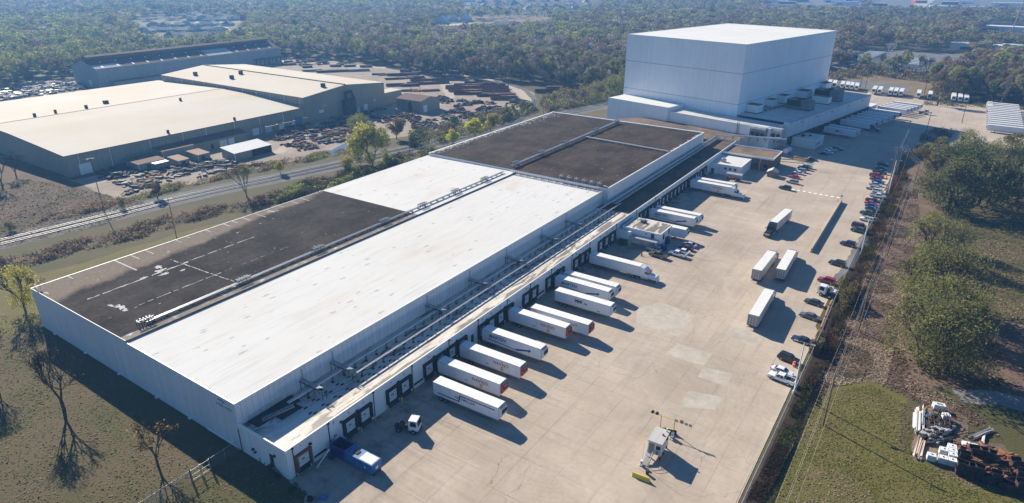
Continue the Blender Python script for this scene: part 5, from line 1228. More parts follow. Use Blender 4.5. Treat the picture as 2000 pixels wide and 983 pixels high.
# tower wing dock
O = Vector((-10.6,296.1)); ex = Vector((math.cos(R(-11.75)),math.sin(R(-11.75)))); ey = Vector((-ex.y,ex.x))
fr = [(1670.3,257.7),(1678.3,253.5),(1700.1,242.3),(1710.2,239.2),(1718.6,234.4),(1731.6,230.8),(1739,227.6),(1745.9,225.5),(1757.4,220.3),(1770,215),(1777.4,212.9),(1783.7,210.8),(1791,208.7),(1798.4,205.2)]
hd = -13.3; u = Vector((math.cos(R(hd)),math.sin(R(hd)))); v = Vector((-u.y,u.x))
for k, (px, py) in enumerate(fr):
    p = at(px, py, 4.1); q = Vector((p.x,p.y))-u*16.15+v*1.3
    st = 'prime' if k == 0 else ('navajo' if k in (3,7) else ('blue' if k == 8 else 'plain'))
    place_trailer(st, q.x, q.y, hd, ('white trailer with a small black name, nearest at the tower wing dock' if k == 0 else f'{ORD[k]} trailer from the gate house, docked at the tower wing'), 'trailers at the tower wing dock')
# far row facing the yard
fx = [(-4.2,),(-.6,),(3,),(8.6,),(12.2,),(15.2,),(18.6,)]
for k, (X,) in enumerate(fx):
    place_trailer('blue' if k == 2 else 'plain', X+1.5, 507-k*.9, -90+6, f'{ORD[k]} trailer from the left, packed row behind the tower wing', 'trailers in the packed far row')
for k, X in enumerate((34,37.6,44.4,47.6,51,61.6,68.4,75.4,82.2,85.9,89.4)):
    place_trailer('blue' if k == 6 else 'plain', X-.6, 494.2-k*.05, -88.5, f'{ORD[k]} trailer from the left, spaced row at the far lot edge', 'trailers along the far edge of the lot')
for k, yy in enumerate((466,459.6,453,446.8,440.6,434.4,428,421.6,415,408.4,402,395.6,389)):
    place_trailer('navajo' if k == 5 else ('prime' if k == 7 else 'plain'), 117, yy, 180, f'{ORD[k]} trailer from the far end, stacked row at the right lot edge', 'trailers stacked at the right edge of the lot')
place_trailer('dusty', 102, 470, -90, 'short looking trailer end at the far corner of the right hand stack', 'trailers stacked at the right edge of the lot')
for k in range(9): place_trailer('plain', -9+k*1.0, 647+k*10.5, -10, f'{ORD[k]} trailer from the near end, left group in the distant gravel lot', 'trailers in the distant gravel lot')
for k in range(5): place_trailer('plain', 36.5+k*1.0, 645+k*11, -2, f'{ORD[k]} trailer from the near end, right group in the distant gravel lot', 'trailers in the distant gravel lot')

# ================================================================ road tractors
def truck_proto(name, pm, label='proto'):
    """conventional sleeper tractor, fifth wheel at x = 0, nose at +x (bumper x = 6.6)"""
    t = thing('semi_truck', label, 'truck'); m = paint(name, pm)
    mb = MB(); mb.box(-1.6,6.2,-.45,.45,.75,1.05); mb.box(-.5,.5,-.5,.5,1.05,1.2); mb.build('chassis', MAT['dark'], t)
    mb = MB(); mb.extr([(1.25,1.0),(3.95,1.0),(3.95,2.2),(3.55,3.1),(3.2,3.25),(2.6,3.75),(1.5,4.0),(1.25,3.95)], -1.2, 1.2); mb.build('cab', m, t, bevel=.09)
    mb = MB(); mb.extr([(3.9,.75),(6.45,.75),(6.5,1.5),(6.1,1.85),(3.95,2.15)], -.95, .95); mb.build('hood', m, t, bevel=.1)
    for s in (-1,1):
        mb = MB(); mb.extr([(4.75,.85),(6.35,.85),(6.3,1.25),(5.9,1.45),(5.1,1.45)], s*.95 if s > 0 else -1.2, 1.2 if s > 0 else -.95); mb.build('fender', m, t, bevel=.05)
        mb = MB(); mb.tube((1.6,s*1.0,.75),(3.9,s*1.0,.75),.34,n=14); mb.build('fuel_tank', MAT['chrome'], t)
        mb = MB(); mb.add([(2.75,s*1.215,2.25),(3.75,s*1.215,2.25),(3.5,s*1.215,2.95),(2.75,s*1.215,2.95)],[(0,1,2,3)]); mb.build('side_window', MAT['glass'], t)
        mb = MB(); mb.box(3.75,3.95,s*1.45-.1,s*1.45+.1,2.2,2.8); mb.tube((3.8,s*1.2,2.6),(3.8,s*1.45,2.6),.03,n=5); mb.build('mirror', MAT['black'], t)
        mb = MB(); mb.box(6.36,6.5,s*.8-.15,s*.8+.15,1.15,1.4); mb.build('headlight', MAT['headlight'], t)
        mb = MB(); mb.tube((1.1,s*1.0,1.0),(1.1,s*1.0,3.9),.08,n=8); mb.build('exhaust_stack', MAT['chrome'], t)
    mb = MB(); mb.add([(3.99,-1.08,2.2),(3.99,1.08,2.2),(3.6,1.05,3.05),(3.6,-1.05,3.05)],[(0,1,2,3)]); mb.build('windshield', MAT['glass'], t)
    mb = MB(); mb.box(6.48,6.54,-.6,.6,.85,1.5); mb.build('grille', MAT['chrome'], t)
    mb = MB(); mb.box(6.35,6.62,-1.2,1.2,.4,.78); mb.build('bumper', m, t, bevel=.05)
    wd = MB(); wd.tube((0,-.29,0),(0,.29,0),.5,n=16); wdm = wd.mesh('wheel', MAT['tyre'])
    wf = MB(); wf.tube((0,-.16,0),(0,.16,0),.5,n=16); wfm = wf.mesh('wheel', MAT['tyre'])
    rm = MB(); rm.tube((0,-.18,0),(0,.18,0),.27,n=12); rmm = rm.mesh('rim', MAT['rim'])
    r2 = MB(); r2.tube((0,-.305,0),(0,.305,0),.27,n=12); r2m = r2.mesh('rim', MAT['rim'])
    for x in (-.7,.65):
        for s in (-1,1): link('rim', r2m, link('wheel', wdm, t, (x,s*.95,.5)))
    for s in (-1,1): link('rim', rmm, link('wheel', wfm, t, (5.5,s*1.03,.5)))
    return t
def put_truck(t, x, y, hd, label): t.location = (x,y,0); t.rotation_euler = (0,0,R(hd)); t['label'] = label; t['group'] = 'road tractors'
KT = 14.9
WT = truck_proto('white', (0.74,0.76,0.78))
def coupled(x, y, hd): return x+KT*math.cos(R(hd)), y+KT*math.sin(R(hd)), hd
put_truck(WT, *coupled(1.8,109.7,.2), 'white sleeper truck coupled to a plain trailer between docks and office')
g = lambda lab, x, y, h: dup(WT, (x,y,0), R(h), lab)
x, y, h = coupled(1.4,197.5,-.5); g('white sleeper truck coupled to the far rust lettered trailer', x, y, h)
a = Vector((41.9,183.2)); b = Vector((40.5,165.4)); h = math.degrees(math.atan2((b-a).y,(b-a).x))
BT = truck_proto('black', (0.018,0.02,0.025)); put_truck(BT, *coupled(a.x,a.y,h), 'black sleeper truck driving towards the camera in mid yard')
BL = truck_proto('blue', (0.015,0.06,0.24)); h = math.degrees(math.atan2(17.6,.2)); put_truck(BL, *coupled(46.2,125.4,h), 'blue truck in front of the left trailer of the waiting pair')
h = math.degrees(math.atan2(17.4,-.5)); x, y, h = coupled(51.7,129.6,h); dup(BT, (x,y,0), R(h), 'black truck in front of the right trailer of the waiting pair')
h = math.degrees(math.atan2(16.8,-.4)); x, y, h = coupled(52.6,98.2,h); g('white truck in front of the dusty trailer standing alone', x, y, h)
p = at(fr[2][0], fr[2][1], 4.1); q = Vector((p.x,p.y))-u*16.15+v*1.3; x, y, h = coupled(q.x,q.y,hd); dup(BL, (x,y,0), R(h), 'dark blue truck coupled to a trailer at the tower wing dock')
def yard_tractor(label, x, y, hd, back):
    t = thing('yard_tractor', label, 'truck', (x,y,0), R(hd), 'cab over tractors')
    m = paint('white', (0.74,0.76,0.78))
    mb = MB(); mb.box(-2.6,2.2,-.5,.5,.6,.95); mb.box(-1.8,-.6,-.6,.6,.95,1.15); mb.build('chassis', MAT['dark'], t)
    mb = MB(); mb.frustum((.5,2.5,-1.1,1.1),.8,(.6,2.3,-1.0,1.0),3.0); mb.build('cab', m, t, bevel=.07)
    mb = MB(); mb.add([(2.505,-.95,1.75),(2.505,.95,1.75),(2.37,.9,2.8),(2.37,-.9,2.8)],[(0,1,2,3)]); mb.build('windshield', MAT['glass'], t)
    for s in (-1,1):
        mb = MB(); mb.add([(.9,s*1.085,1.75),(2.2,s*1.085,1.75),(2.1,s*1.03,2.75),(.95,s*1.03,2.75)],[(0,1,2,3)]); mb.build('side_window', MAT['glass'], t)
        mb = MB(); mb.box(2.46,2.54,s*.8-.15,s*.8+.15,1.0,1.2); mb.build('headlight', MAT['headlight'], t)
    mb = MB(); mb.box(2.4,2.6,-1.1,1.1,.5,.82); mb.build('bumper', MAT['dark'], t)
    mb = MB(); mb.tube((.3,-.8,.9),(.3,-.8,3.1),.07,n=6); mb.box(-.1,.4,-1,-.4,.9,1.9); mb.build('exhaust_stack', MAT['dark'], t)
    wd = MB(); wd.tube((0,-.28,0),(0,.28,0),.52,n=16); wdm = wd.mesh('wheel', MAT['tyre'])
    rm = MB(); rm.tube((0,-.29,0),(0,.29,0),.26,n=12); rmm = rm.mesh('rim', MAT['rim'])
    for xx in ((-1.5,) if not back else (-1.9,-.75))+(1.5,):
        for s in (-1,1): link('rim', rmm, link('wheel', wdm, t, (xx,s*.95,.52)))
    return t
p = at(800,843); yard_tractor('white yard tractor standing on the dark stained concrete near the compactor', p.x-.6, p.y+.2, 22, False)
p = at(1607,577); yard_tractor('white cab over truck without a trailer in the row of parked cars', p.x+1.2, p.y, 172, True)
p = at(1803,223); yard_tractor('small white yard tractor at the end of the tower wing trailers', p.x, p.y, -13, False)

# ================================================================ cars
def car_proto(kind, name, c):
    """nose at +x"""
    t = thing('car', 'proto', 'car'); m = paint(name, c)
    if kind == 'sedan': L, W, low, prof, gl = 4.8, .9, .28, [(-2.4,.3),(2.4,.3),(2.42,.62),(2.2,.74),(1.0,.9),(-1.65,.95),(-2.35,.85),(-2.42,.6)], ((-1.75,1.1),.9,(-1.0,.35),1.43)
    elif kind == 'suv': L, W, low, prof, gl = 4.8, .95, .35, [(-2.4,.38),(2.4,.38),(2.42,.75),(2.25,.95),(1.15,1.06),(-2.35,1.08),(-2.42,.7)], ((-2.32,1.2),1.03,(-2.0,.5),1.72)
    elif kind == 'pickup': L, W, low, prof, gl = 5.7, .98, .42, [(-2.85,.45),(2.85,.45),(2.87,.85),(2.7,1.05),(1.35,1.13),(-2.85,1.1)], ((-.75,1.45),1.08,(-.55,.75),1.82)
    else: L, W, low, prof, gl = 5.0, .97, .35, [(-2.5,.35),(2.5,.35),(2.5,.7),(2.1,1.0),(1.3,1.12),(-2.5,1.1)], ((-2.45,1.75),1.08,(-2.3,.8),1.8)
    mb = MB(); mb.extr(prof, -W, W); mb.build('body', m, t, bevel=.07)
    (b0,b1), z0, (c0,c1), z1 = gl; wi = W-.06; wo = W-.22
    mb = MB(); mb.frustum((b0,b1,-wi,wi), z0-.03, (c0,c1,-wo,wo), z1); mb.build('cabin', m, t, bevel=.05)
    def lerp(s, f): return (b0+(c0-b0)*f, b1+(c1-b1)*f, wi+(wo-wi)*f, z0+(z1-z0)*f)
    x0, x1, ya, za = lerp(0,.12); X0, X1, yb, zb = lerp(0,.86)
    mb = MB(); mb.add([(x1+.015,-ya+.1,za),(x1+.015,ya-.1,za),(X1+.02,yb-.08,zb),(X1+.02,-yb+.08,zb)],[(0,1,2,3)]); mb.build('windshield', MAT['glass'], t)
    mb = MB(); mb.add([(x0-.015,-ya+.1,za),(x0-.015,ya-.1,za),(X0-.02,yb-.08,zb),(X0-.02,-yb+.08,zb)],[(0,1,2,3)]); mb.build('rear_window', MAT['glass'], t)
    for s in (-1,1):
        mb = MB(); n = 3 if kind in ('suv','van') else 2
        for k in range(n):
            f0, f1 = (k+.06)/n, (k+.94)/n
            mb.add([(x0+.12+(x1-x0-.24)*f0,s*(ya+.015),za),(x0+.12+(x1-x0-.24)*f1,s*(ya+.015),za),(X0+.1+(X1-X0-.2)*f1,s*(yb+.02),zb),(X0+.1+(X1-X0-.2)*f0,s*(yb+.02),zb)],[(0,1,2,3)])
        mb.build('side_window', MAT['glass'], t)
        mb = MB(); mb.box(L/2-.12,L/2+.04,s*(W-.22)-.17,s*(W-.22)+.17,prof[2][1]-.05,prof[2][1]+.12); mb.build('headlight', MAT['headlight'], t)
        mb = MB(); mb.box(-L/2-.04,-L/2+.1,s*(W-.16)-.12,s*(W-.16)+.12,.7,.95); mb.build('taillight', MAT['taillight'], t)
    if kind == 'pickup':
        mb = MB(); mb.box(-2.72,-.85,-W+.14,W-.14,1.095,1.115); mb.build('cargo_bed', MAT['black'], t)
        mb = MB()
        for s in (-1,1): mb.box(-2.82,-.8,s*(W-.08)-.06,s*(W-.08)+.06,1.1,1.3)
        mb.box(-2.85,-2.74,-W+.02,W-.02,1.1,1.3); mb.build('bed_side', m, t)
    if kind == 'suv':
        mb = MB()
        for s in (-1,1): mb.box(-1.9,.3,s*.62-.03,s*.62+.03,1.72,1.79)
        mb.build('roof_rail', MAT['dark'], t)
    mb = MB(); mb.box(-L/2+.1,L/2-.1,-W+.1,W-.1,.2,.42); mb.build('underbody', MAT['black'], t)
    r = .34 if kind != 'pickup' else .4
    wm = MB(); wm.tube((0,-.12,0),(0,.12,0),r,n=16); wh = wm.mesh('wheel', MAT['tyre'])
    rm = MB(); rm.tube((0,-.13,0),(0,.13,0),r*.6,n=12); rmm = rm.mesh('rim', MAT['rim'])
    for x in (-L*.3, L*.31):
        for s in (-1,1): link('rim', rmm, link('wheel', wh, t, (x,s*(W-.1),r)))
    return t
CC = dict(black=(0.012,0.014,0.018), navy=(0.015,0.025,0.06), charcoal=(0.035,0.04,0.045), white=(0.74,0.76,0.78), silver=(0.42,0.44,0.46), grey=(0.10,0.11,0.12), red=(0.30,0.012,0.018), maroon=(0.11,0.012,0.02), green=(0.015,0.06,0.055), blue=(0.12,0.18,0.27), brightred=(0.5,0.02,0.025), brown=(0.10,0.095,0.085))
CP = {}
def car(kind, colr, px, py, hd, label):
    k = (kind, colr); p = at(px, py)
    if k not in CP:
        t = CP[k] = car_proto(kind, colr, CC[colr]); t.location = (p.x,p.y,0); t.rotation_euler = (0,0,R(hd)); t['label'] = label; t['group'] = 'parked cars'
    else: t = dup(CP[k], (p.x,p.y,0), R(hd), label, 'parked cars')
    t.name = {'sedan':'car','suv':'suv','pickup':'pickup_truck','van':'van'}[kind]
    t['category'] = {'sedan':'car','suv':'suv','pickup':'pickup truck','van':'van'}[kind]
for a in [
 ('pickup','white',1526,744,172,'white pickup truck with an open bed, nearest at the foot of a light pole'),
 ('sedan','white',1527,729,-6,'white sedan with a sunroof tucked behind the nearest white pickup'),
 ('suv','black',1540,705,-10,'black suv next to the orange barrel at the kerb'),
 ('sedan','navy',1566,668,172,'dark sedan with its nose in the shrub by the fence'),
 ('sedan','grey',1580,621,172,'grey sedan alone between two dark ones near the timber edging'),
 ('sedan','charcoal',1589,594,172,'charcoal sedan right in front of the cab over truck'),
 ('suv','white',1615,570,-8,'white suv hidden behind the cab over truck'),
 ('suv','red',1614,552,172,'red suv beside the trackside shrub'),
 ('suv','black',1635,518,172,'black suv on the wet patch by the fence, nearer of two'),
 ('suv','navy',1656,480,172,'dark blue suv standing alone past the wet patch'),
 ('pickup','green',1679,454,172,'dark green pickup truck at the near end of the packed row'),
 ('van','maroon',1678,445,-6,'maroon van with a pale roof next to the dark green pickup'),
 ('suv','white',1693,432,172,'white suv at the foot of the second white light pole'),
 ('pickup','charcoal',1696,420,172,'charcoal pickup truck left of a white suv in the packed row'),
 ('sedan','navy',1703,411,-6,'dark blue sedan behind the charcoal pickup'),
 ('sedan','blue',1703,405,-6,'pale blue sedan between a red and a dark blue car'),
 ('sedan','brightred',1702,400,-6,'bright red car squeezed beside a black pickup'),
 ('pickup','black',1706,396,-6,'black pickup truck beside the bright red car'),
 ('pickup','white',1714,386,-6,'white pickup truck, largest of the white ones in the far row'),
 ('suv','white',1716,377,-6,'white suv just beyond the large white pickup'),
 ('suv','silver',1704,370.5,172,'silver suv at the left of two white ones'),
 ('sedan','silver',1710,363,-6,'silver sedan in front of the grey blue one'),
 ('sedan','blue',1715,358,-6,'grey blue sedan beyond the silver one'),
 ('sedan','maroon',1710,352,172,'maroon sedan at the shadow edge'),
 ('pickup','red',1712,346,-6,'red pickup truck at the shadow edge'),
 ('pickup','navy',1718,339,-6,'dark blue pickup truck just inside the tower shadow'),
 ('sedan','navy',1721,331,-6,'dark blue sedan second inside the tower shadow'),
 ('suv','black',1725,324,-6,'black suv farthest in the packed row under the power poles'),
 ('suv','silver',1277,490,178,'silver suv parked beside the office canopy'),
 ('pickup','brown',1285,502,174,'dark brown pickup truck behind the red hydrant'),
 ('pickup','white',1323,500,176,'white pickup truck in the row in front of the dock office'),
 ('sedan','white',1333,494,176,'white sedan between the white pickup and the maroon car'),
 ('sedan','maroon',1340,487,172,'maroon sedan in front of the dock office'),
 ('sedan','silver',1346,481,172,'silver sedan farthest in the dock office row'),
 ('suv','black',1533,370,172,'black suv nearest to the crosswalk'),
 ('suv','silver',1547,358,172,'silver suv in front of a red car by the small shed'),
 ('sedan','brightred',1551,348,172,'bright red sedan by the small shed'),
 ('sedan','white',1558,340,172,'white sedan next to the bright red one'),
 ('suv','silver',1563,336,172,'silver suv third beyond the bright red sedan'),
 ('suv','navy',1569,331,172,'dark blue suv before the white pickup'),
 ('pickup','white',1573,328,176,'white pickup truck at the end of the row by the tank'),
 ('sedan','charcoal',1583,313,174,'charcoal sedan alone at the edge of the tower shadow'),
 ('sedan','navy',1608,302,174,'dark sedan below the gate house'),
 ('sedan','white',1617,300,172,'white sedan below the gate house'),
 ('pickup','white',1622,295.5,174,'white pickup truck below the gate house'),
 ('pickup','black',1634,293,-4,'black pickup truck behind the white one below the gate house')]: car(*a)
# ================================================================ things standing in the yard
t = thing('trash_compactor', 'blue trash compactor with a white panel on its container, docked at the near doors', 'compactor', (.9,9.6,0), R(1.5))
mb = MB(); mb.extr([(4.0,.35),(10.3,.35),(10.5,.6),(10.5,2.5),(4.0,2.5)], -1.2, 1.2); mb.build('container', MAT['blue_bin'], t, bevel=.08)
mb = MB()
for x in (5.5,7,8.5): mb.box(x-.06,x+.06,-1.27,1.27,.4,2.45)
mb.box(3.9,4.15,-1.35,1.35,.3,2.75); mb.build('rib', MAT['blue_bin'], t)
mb = MB(); mb.box(7.2,10.2,-1.02,.98,2.5,2.53); mb.build('roof_panel', MAT['paint_white'], t)
mb = MB(); mb.box(5.2,6.3,-.5,.5,2.5,2.62); mb.build('hatch', MAT['dark'], t)
mb = MB(); mb.box(.1,3.9,-1.25,-1.1,.3,2.7); mb.box(.1,3.9,1.1,1.25,.3,2.7); mb.box(.1,.25,-1.1,1.1,.3,2.6); mb.box(3.7,3.9,-1.1,1.1,.3,2.5); mb.box(.25,3.7,-1.1,1.1,.3,1.0); mb.build('hopper', MAT['blue_deep'], t)
mb = MB(); mb.tube((.5,-1.9,.6),(1.3,-1.9,.6),.55,n=12); mb.build('power_unit', MAT['blue_deep'], t)
mb = MB(); mb.box(10.505,10.52,-.4,.25,1.1,1.7); mb.box(8.4,8.8,-1.215,-1.205,1.1,1.6); mb.build('notice', MAT['trim'], t)
mb = MB(); mb.box(9.6,10.4,-1,-.6,0,.34); mb.box(9.6,10.4,.6,1,0,.34); mb.box(4.5,5.2,-1,1,0,.34); mb.build('skid', MAT['dark'], t)
mb = MB(); mb.tube((1.5,4.6,.1),(2.2,7.3,2.8),.1,n=6); o = mb.build('loose_pole', MAT['trim'], None); tag(o, 'white pole leaning at the dock wall left of the compactor', 'pole')
def hydrant(px, py, lab):
    p = at(px, py); t = thing('fire_hydrant', lab, 'hydrant', (p.x,p.y,0))
    mb = MB(); mb.tube((0,0,0),(0,0,.75),.18,n=10); mb.tube((0,0,.75),(0,0,1.0),.2,.06,n=10); mb.tube((-.3,0,.55),(.3,0,.55),.1,n=8); mb.build('body', MAT['red'], t)
    mb = MB(); mb.tube((0,0,0),(0,0,.06),.28,n=10); mb.build('flange', MAT['dark'], t)
p = at(632, 972); mb = MB(); mb.box(-.7,.7,-.5,.5,.004,.12); o = mb.build('blue_cover', MAT['blue_bin'], None, (p.x,p.y,0), (0,0,R(20)), bevel=.02); tag(o, 'flat blue cover lying on the concrete by the round shrubs', 'cover')
hydrant(1253, 500, 'red fire hydrant beside the brown pickup at the office')
def cone(px, py, lab, h=.9, name='traffic_cone'):
    p = at(px, py); t = thing(name, lab, 'traffic cone' if name == 'traffic_cone' else 'barrel', (p.x,p.y,0))
    mb = MB()
    if name == 'traffic_cone': mb.tube((0,0,.05),(0,0,h),.2,.04,n=10)
    else: mb.tube((0,0,0),(0,0,h),.3,.27,n=12)
    mb.build('body', MAT['orange'], t)
    mb = MB(); mb.box(-.3,.3,-.3,.3,0,.06) if name == 'traffic_cone' else mb.tube((0,0,h*.5),(0,0,h*.62),.31,n=12)
    mb.build('base' if name == 'traffic_cone' else 'band', MAT['orange' if name == 'traffic_cone' else 'trim'], t)
cone(1550, 716, 'orange traffic barrel in front of the near black suv', 1.3, 'traffic_barrel')
cone(1731, 348, 'orange barrel at the lot edge left of its twin', 1.3, 'traffic_barrel'); cone(1741, 352, 'orange barrel at the lot edge right of its twin', 1.3, 'traffic_barrel')
cone(847, 740, 'orange cone at the dock wall behind the trailer with slanted lettering', .9); cone(1635.5, 393, 'small orange cone left of the yellow crossing sign', .7)
# guard booth
b0 = Vector((49.75,40.6)); hd_ = R(3)
t = thing('guard_booth', 'raised pale guard booth with a metal stair, dark windows and an air conditioner', 'guard booth', (50.45,43.0,0), hd_)
mb = MB(); mb.box(-1.25,1.25,-2.1,2.1,1.05,3.75); mb.build('body', MAT['trailer_grey'], t, bevel=.04)
mb = MB(); mb.box(-1.4,1.4,-2.25,2.25,3.75,3.9); mb.build('roof', MAT['grey_roof'], t)
mb = MB(); mb.tube((.6,.4,3.9),(.6,.4,4.15),.2,n=10); mb.build('roof_beacon', MAT['red'], t); mb = MB(); mb.box(.7,.9,1.7,1.9,3.9,4.5); mb.build('vent', MAT['trim'], t)
for nm, b, m in (('window',(.25,1.05,-2.13,-2.1,2.3,3.2),'glass'),('window',(1.25,1.28,-1.3,-.2,2.2,3.2),'glass'),('window',(1.25,1.28,.5,1.6,2.2,3.2),'glass'),('window',(-1.28,-1.25,-.8,.9,2.2,3.2),'glass'),('door',(-1.05,-.1,-2.14,-2.1,1.1,3.3),'grey')): mb = MB(); mb.box(*b); mb.build(nm, MAT[m], t)
mb = MB(); mb.box(.3,1.0,-2.5,-2.1,1.5,2.0); mb.build('air_conditioner', MAT['galv'], t); mb = MB(); mb.tube((.65,-2.52,1.75),(.65,-2.5,1.75),.2,n=10); mb.build('fan', MAT['dark'], t)
mb = MB()
for x in (-1.1,1.1):
    for y in (-1.9,0,1.9): mb.box(x-.12,x+.12,y-.12,y+.12,0,1.05)
mb.build('leg', MAT['dark'], t)
mb = MB()
for k in range(6): mb.box(-1.25,-.05,-3.15-k*.3,-2.87-k*.3,.98-k*.17,1.02-k*.17)
mb.box(-1.25,-.05,-2.85,-2.14,.98,1.04); mb.build('stair', MAT['galv'], t)
mb = MB()
for x in (-1.25,-.05):
    for y, z in ((-2.2,1.0),(-2.9,1.0),(-4.6,.1)): mb.tube((x,y,z),(x,y,z+1.05),.035,n=5)
    for dz in (.55,1.05): mb.path([(x,-2.2,1+dz),(x,-2.9,1+dz),(x,-4.6,.1+dz)],.035,5)
mb.build('handrail', MAT['galv'], t)
def jersey(x0, y0, x1, y1, lab, m, h=.85):
    a, b = Vector((x0,y0)), Vector((x1,y1)); d = b-a
    t = MB(); t.extx([(-.3,0),(.3,0),(.26,.15),(.12,.4),(.09,h),(-.09,h),(-.12,.4),(-.26,.15)], 0, d.length)
    o = t.build('concrete_barrier', MAT[m], None, (a.x,a.y,0.003), (0,0,math.atan2(d.y,d.x)), bevel=.03); tag(o, lab, 'barrier'); return o
p1, p2 = at(1235,929), at(1269,942); jersey(p1.x, p1.y, p2.x, p2.y, 'bright yellow concrete barrier in front of the guard booth stair', 'yellow')
p1, p2 = at(1291,842), at(1321,849); o = jersey(p1.x, p1.y, p2.x, p2.y, 'dark concrete barrier with a yellow top behind the guard booth', 'dark', 1.0)
o.data.materials.append(MAT['yellow'])
for f in o.data.polygons:
    if f.normal.z > .9: f.material_index = 1
def card_post(px, py, lab):
    p = at(px, py); t = thing('access_post', lab, 'access post', (p.x,p.y,0))
    mb = MB(); mb.box(-.22,.22,-.22,.22,.05,1.25); mb.build('housing', MAT['trim'], t, bevel=.04)
    mb = MB(); mb.box(-.3,.3,-.3,.3,0,.05); mb.build('base', MAT['dark'], t); mb = MB(); mb.box(-.12,.12,-.235,-.22,.7,1.0); mb.build('reader', MAT['dark'], t)
    mb = MB(); mb.tube((.0,.0,1.2),(.05,.1,5.2),.025,n=5); mb.build('antenna', MAT['galv'], t)
card_post(1253, 910, 'white access post at the foot of the guard booth stair'); card_post(1313, 855, 'white access post behind the guard booth beside the stop sign')
t = thing('sign_gantry', 'yellow sign bar on two posts carrying a red stop sign and small blue signs', 'sign', (at(1287,842).x,at(1287,842).y+.8,0), R(2))
mb = MB(); mb.box(-2.8,4.5,-.05,.05,3.1,3.2); mb.build('bar', MAT['yellow'], t)
for x in (-.1,2.6): mb = MB(); mb.box(x-.06,x+.06,-.06,.06,0,3.1); mb.build('post', MAT['yellow'], t)
mb = MB(); L = [(3.9+.42*math.cos(R(22.5+45*k)),3.35+.42*math.sin(R(22.5+45*k))) for k in range(8)]; mb.add([(x,-.09,z) for x, z in L]+[(x,-.06,z) for x, z in L],[tuple(range(8)),tuple(range(15,7,-1))]+[(k,(k+1)%8,8+(k+1)%8,8+k) for k in range(8)]); s_ = mb.build('stop_sign', MAT['red'], t)
link('lettering', text_mesh('STOP', .26, MAT['trim'], 0, .008), s_, (3.58,-.095,3.26), (R(90),0,0))
for x, m in ((2.9,'steel_pale'),(4.8,'steel_pale'),(5.6,'steel_pale')): mb = MB(); mb.box(x-.3,x+.3,-.09,-.06,2.9,3.5); mb.build('small_sign', MAT[m], t)
mb = MB(); mb.box(4.4,5.9,-.05,.05,3.1,3.16); mb.build('arm', MAT['galv'], t)
for x in (-1.9,-1.0): mb = MB(); mb.tube((x,-.2,3.3),(x,.2,3.3),.3,n=10); mb.build('lamp', MAT['dark'], t)
t = thing('trash_can', 'black open trash can by the yellow barrier', 'trash can', (at(1264,926).x,at(1264,926).y,0))
mb = MB(); mb.tube((0,0,0),(0,0,.85),.28,.33,n=12); mb.build('drum', MAT['black'], t); mb = MB(); mb.tube((0,0,.85),(0,0,.9),.35,n=12); mb.build('rim', MAT['dark'], t)
# long low wall, crossing, sign
o = MB(); o.extx([(-.35,0),(.35,0),(.3,.2),(.16,.5),(.14,1.35),(-.14,1.35),(-.16,.5),(-.3,.2)], 0, 57.5)
ob = o.build('long_barrier', MAT['concrete_raw'], None, (55.0,157.4,0.003), (0,0,R(90.2))); tag(ob, 'long pale concrete barrier wall across the parking side of the yard', 'barrier')
cw = MB()
for k in range(9): x = 35.4+k*2.1; cw.box(x,x+1.15,220.2-.05*k,221.5-.05*k,.004,.012)
tag(cw.build('crosswalk', MAT['paint_white']), kind='structure')
def xsign(px, py, lab):
    p = at(px, py); t = thing('crossing_sign', lab, 'sign', (p.x,p.y,0), R(-20))
    mb = MB(); mb.tube((0,0,0),(0,0,2.4),.04,n=6); mb.build('post', MAT['dark'], t)
    mb = MB(); mb.add([(0,-.05,1.7),(.55,-.05,2.25),(0,-.05,2.8),(-.55,-.05,2.25),(0,-.02,1.7),(.55,-.02,2.25),(0,-.02,2.8),(-.55,-.02,2.25)],[(0,1,2,3),(7,6,5,4),(0,4,5,1),(1,5,6,2),(2,6,7,3),(3,7,4,0)]); mb.build('panel', MAT['yellow'], t)
    mb = MB(); mb.tube((0,-.06,2.45),(0,-.055,2.45),.09,n=8); mb.box(-.07,.07,-.062,-.056,2.0,2.35); mb.build('symbol', MAT['black'], t)
xsign(1642, 394, 'yellow diamond crossing sign at the far end of the long barrier')
xsign(1564, 373, 'yellow diamond crossing sign near the black suv at the crosswalk')
t = thing('dumpster', 'dark green dumpster at the office wall by the dock', 'dumpster', (at(1210,474).x+.2,at(1210,474).y-2,0))
mb = MB(); mb.extx([(0,.1),(2,.1),(2.2,1.3),(-.1,1.5)], 0, 2.6); mb.build('body', paint('green', (0.015,0.05,0.04)), t); mb = MB(); mb.box(-.05,2.65,-.1,2.2,1.5,1.58); mb.build('lid', MAT['black'], t)
# ---------------------------------------------------------------- light poles and power poles
def light_pole(x, y, h, lab, side=-1, m='trim', heads=1):
    t = thing('light_pole', lab, 'light pole', (x,y,0), 0, 'yard light poles')
    mb = MB(); mb.tube((0,0,.5),(0,0,h),.17,.11,n=10); mb.build('pole', MAT[m], t)
    mb = MB(); mb.tube((0,0,-.1),(0,0,.6),.38,n=12); mb.build('footing', MAT['concrete_raw'], t)
    for k in range(heads):
        s = side if k == 0 else -side
        mb = MB(); mb.box(min(0,s*1.5),max(0,s*1.5),-.05,.05,h-.1,h); mb.box(min(s*1.2,s*2.1),max(s*1.2,s*2.1),-.25,.25,h-.14,h+.08); mb.build('lamp_head', MAT['grey'], t)
for a in ((67.35,76.4,12.5,'white light pole at the fence beside the white pickup'),(68.4,163.9,12.9,'white light pole at the fence by the wet patch'),(68.6,236.1,14.0,'white light pole at the fence beside the white suvs')): light_pole(*a, heads=2)
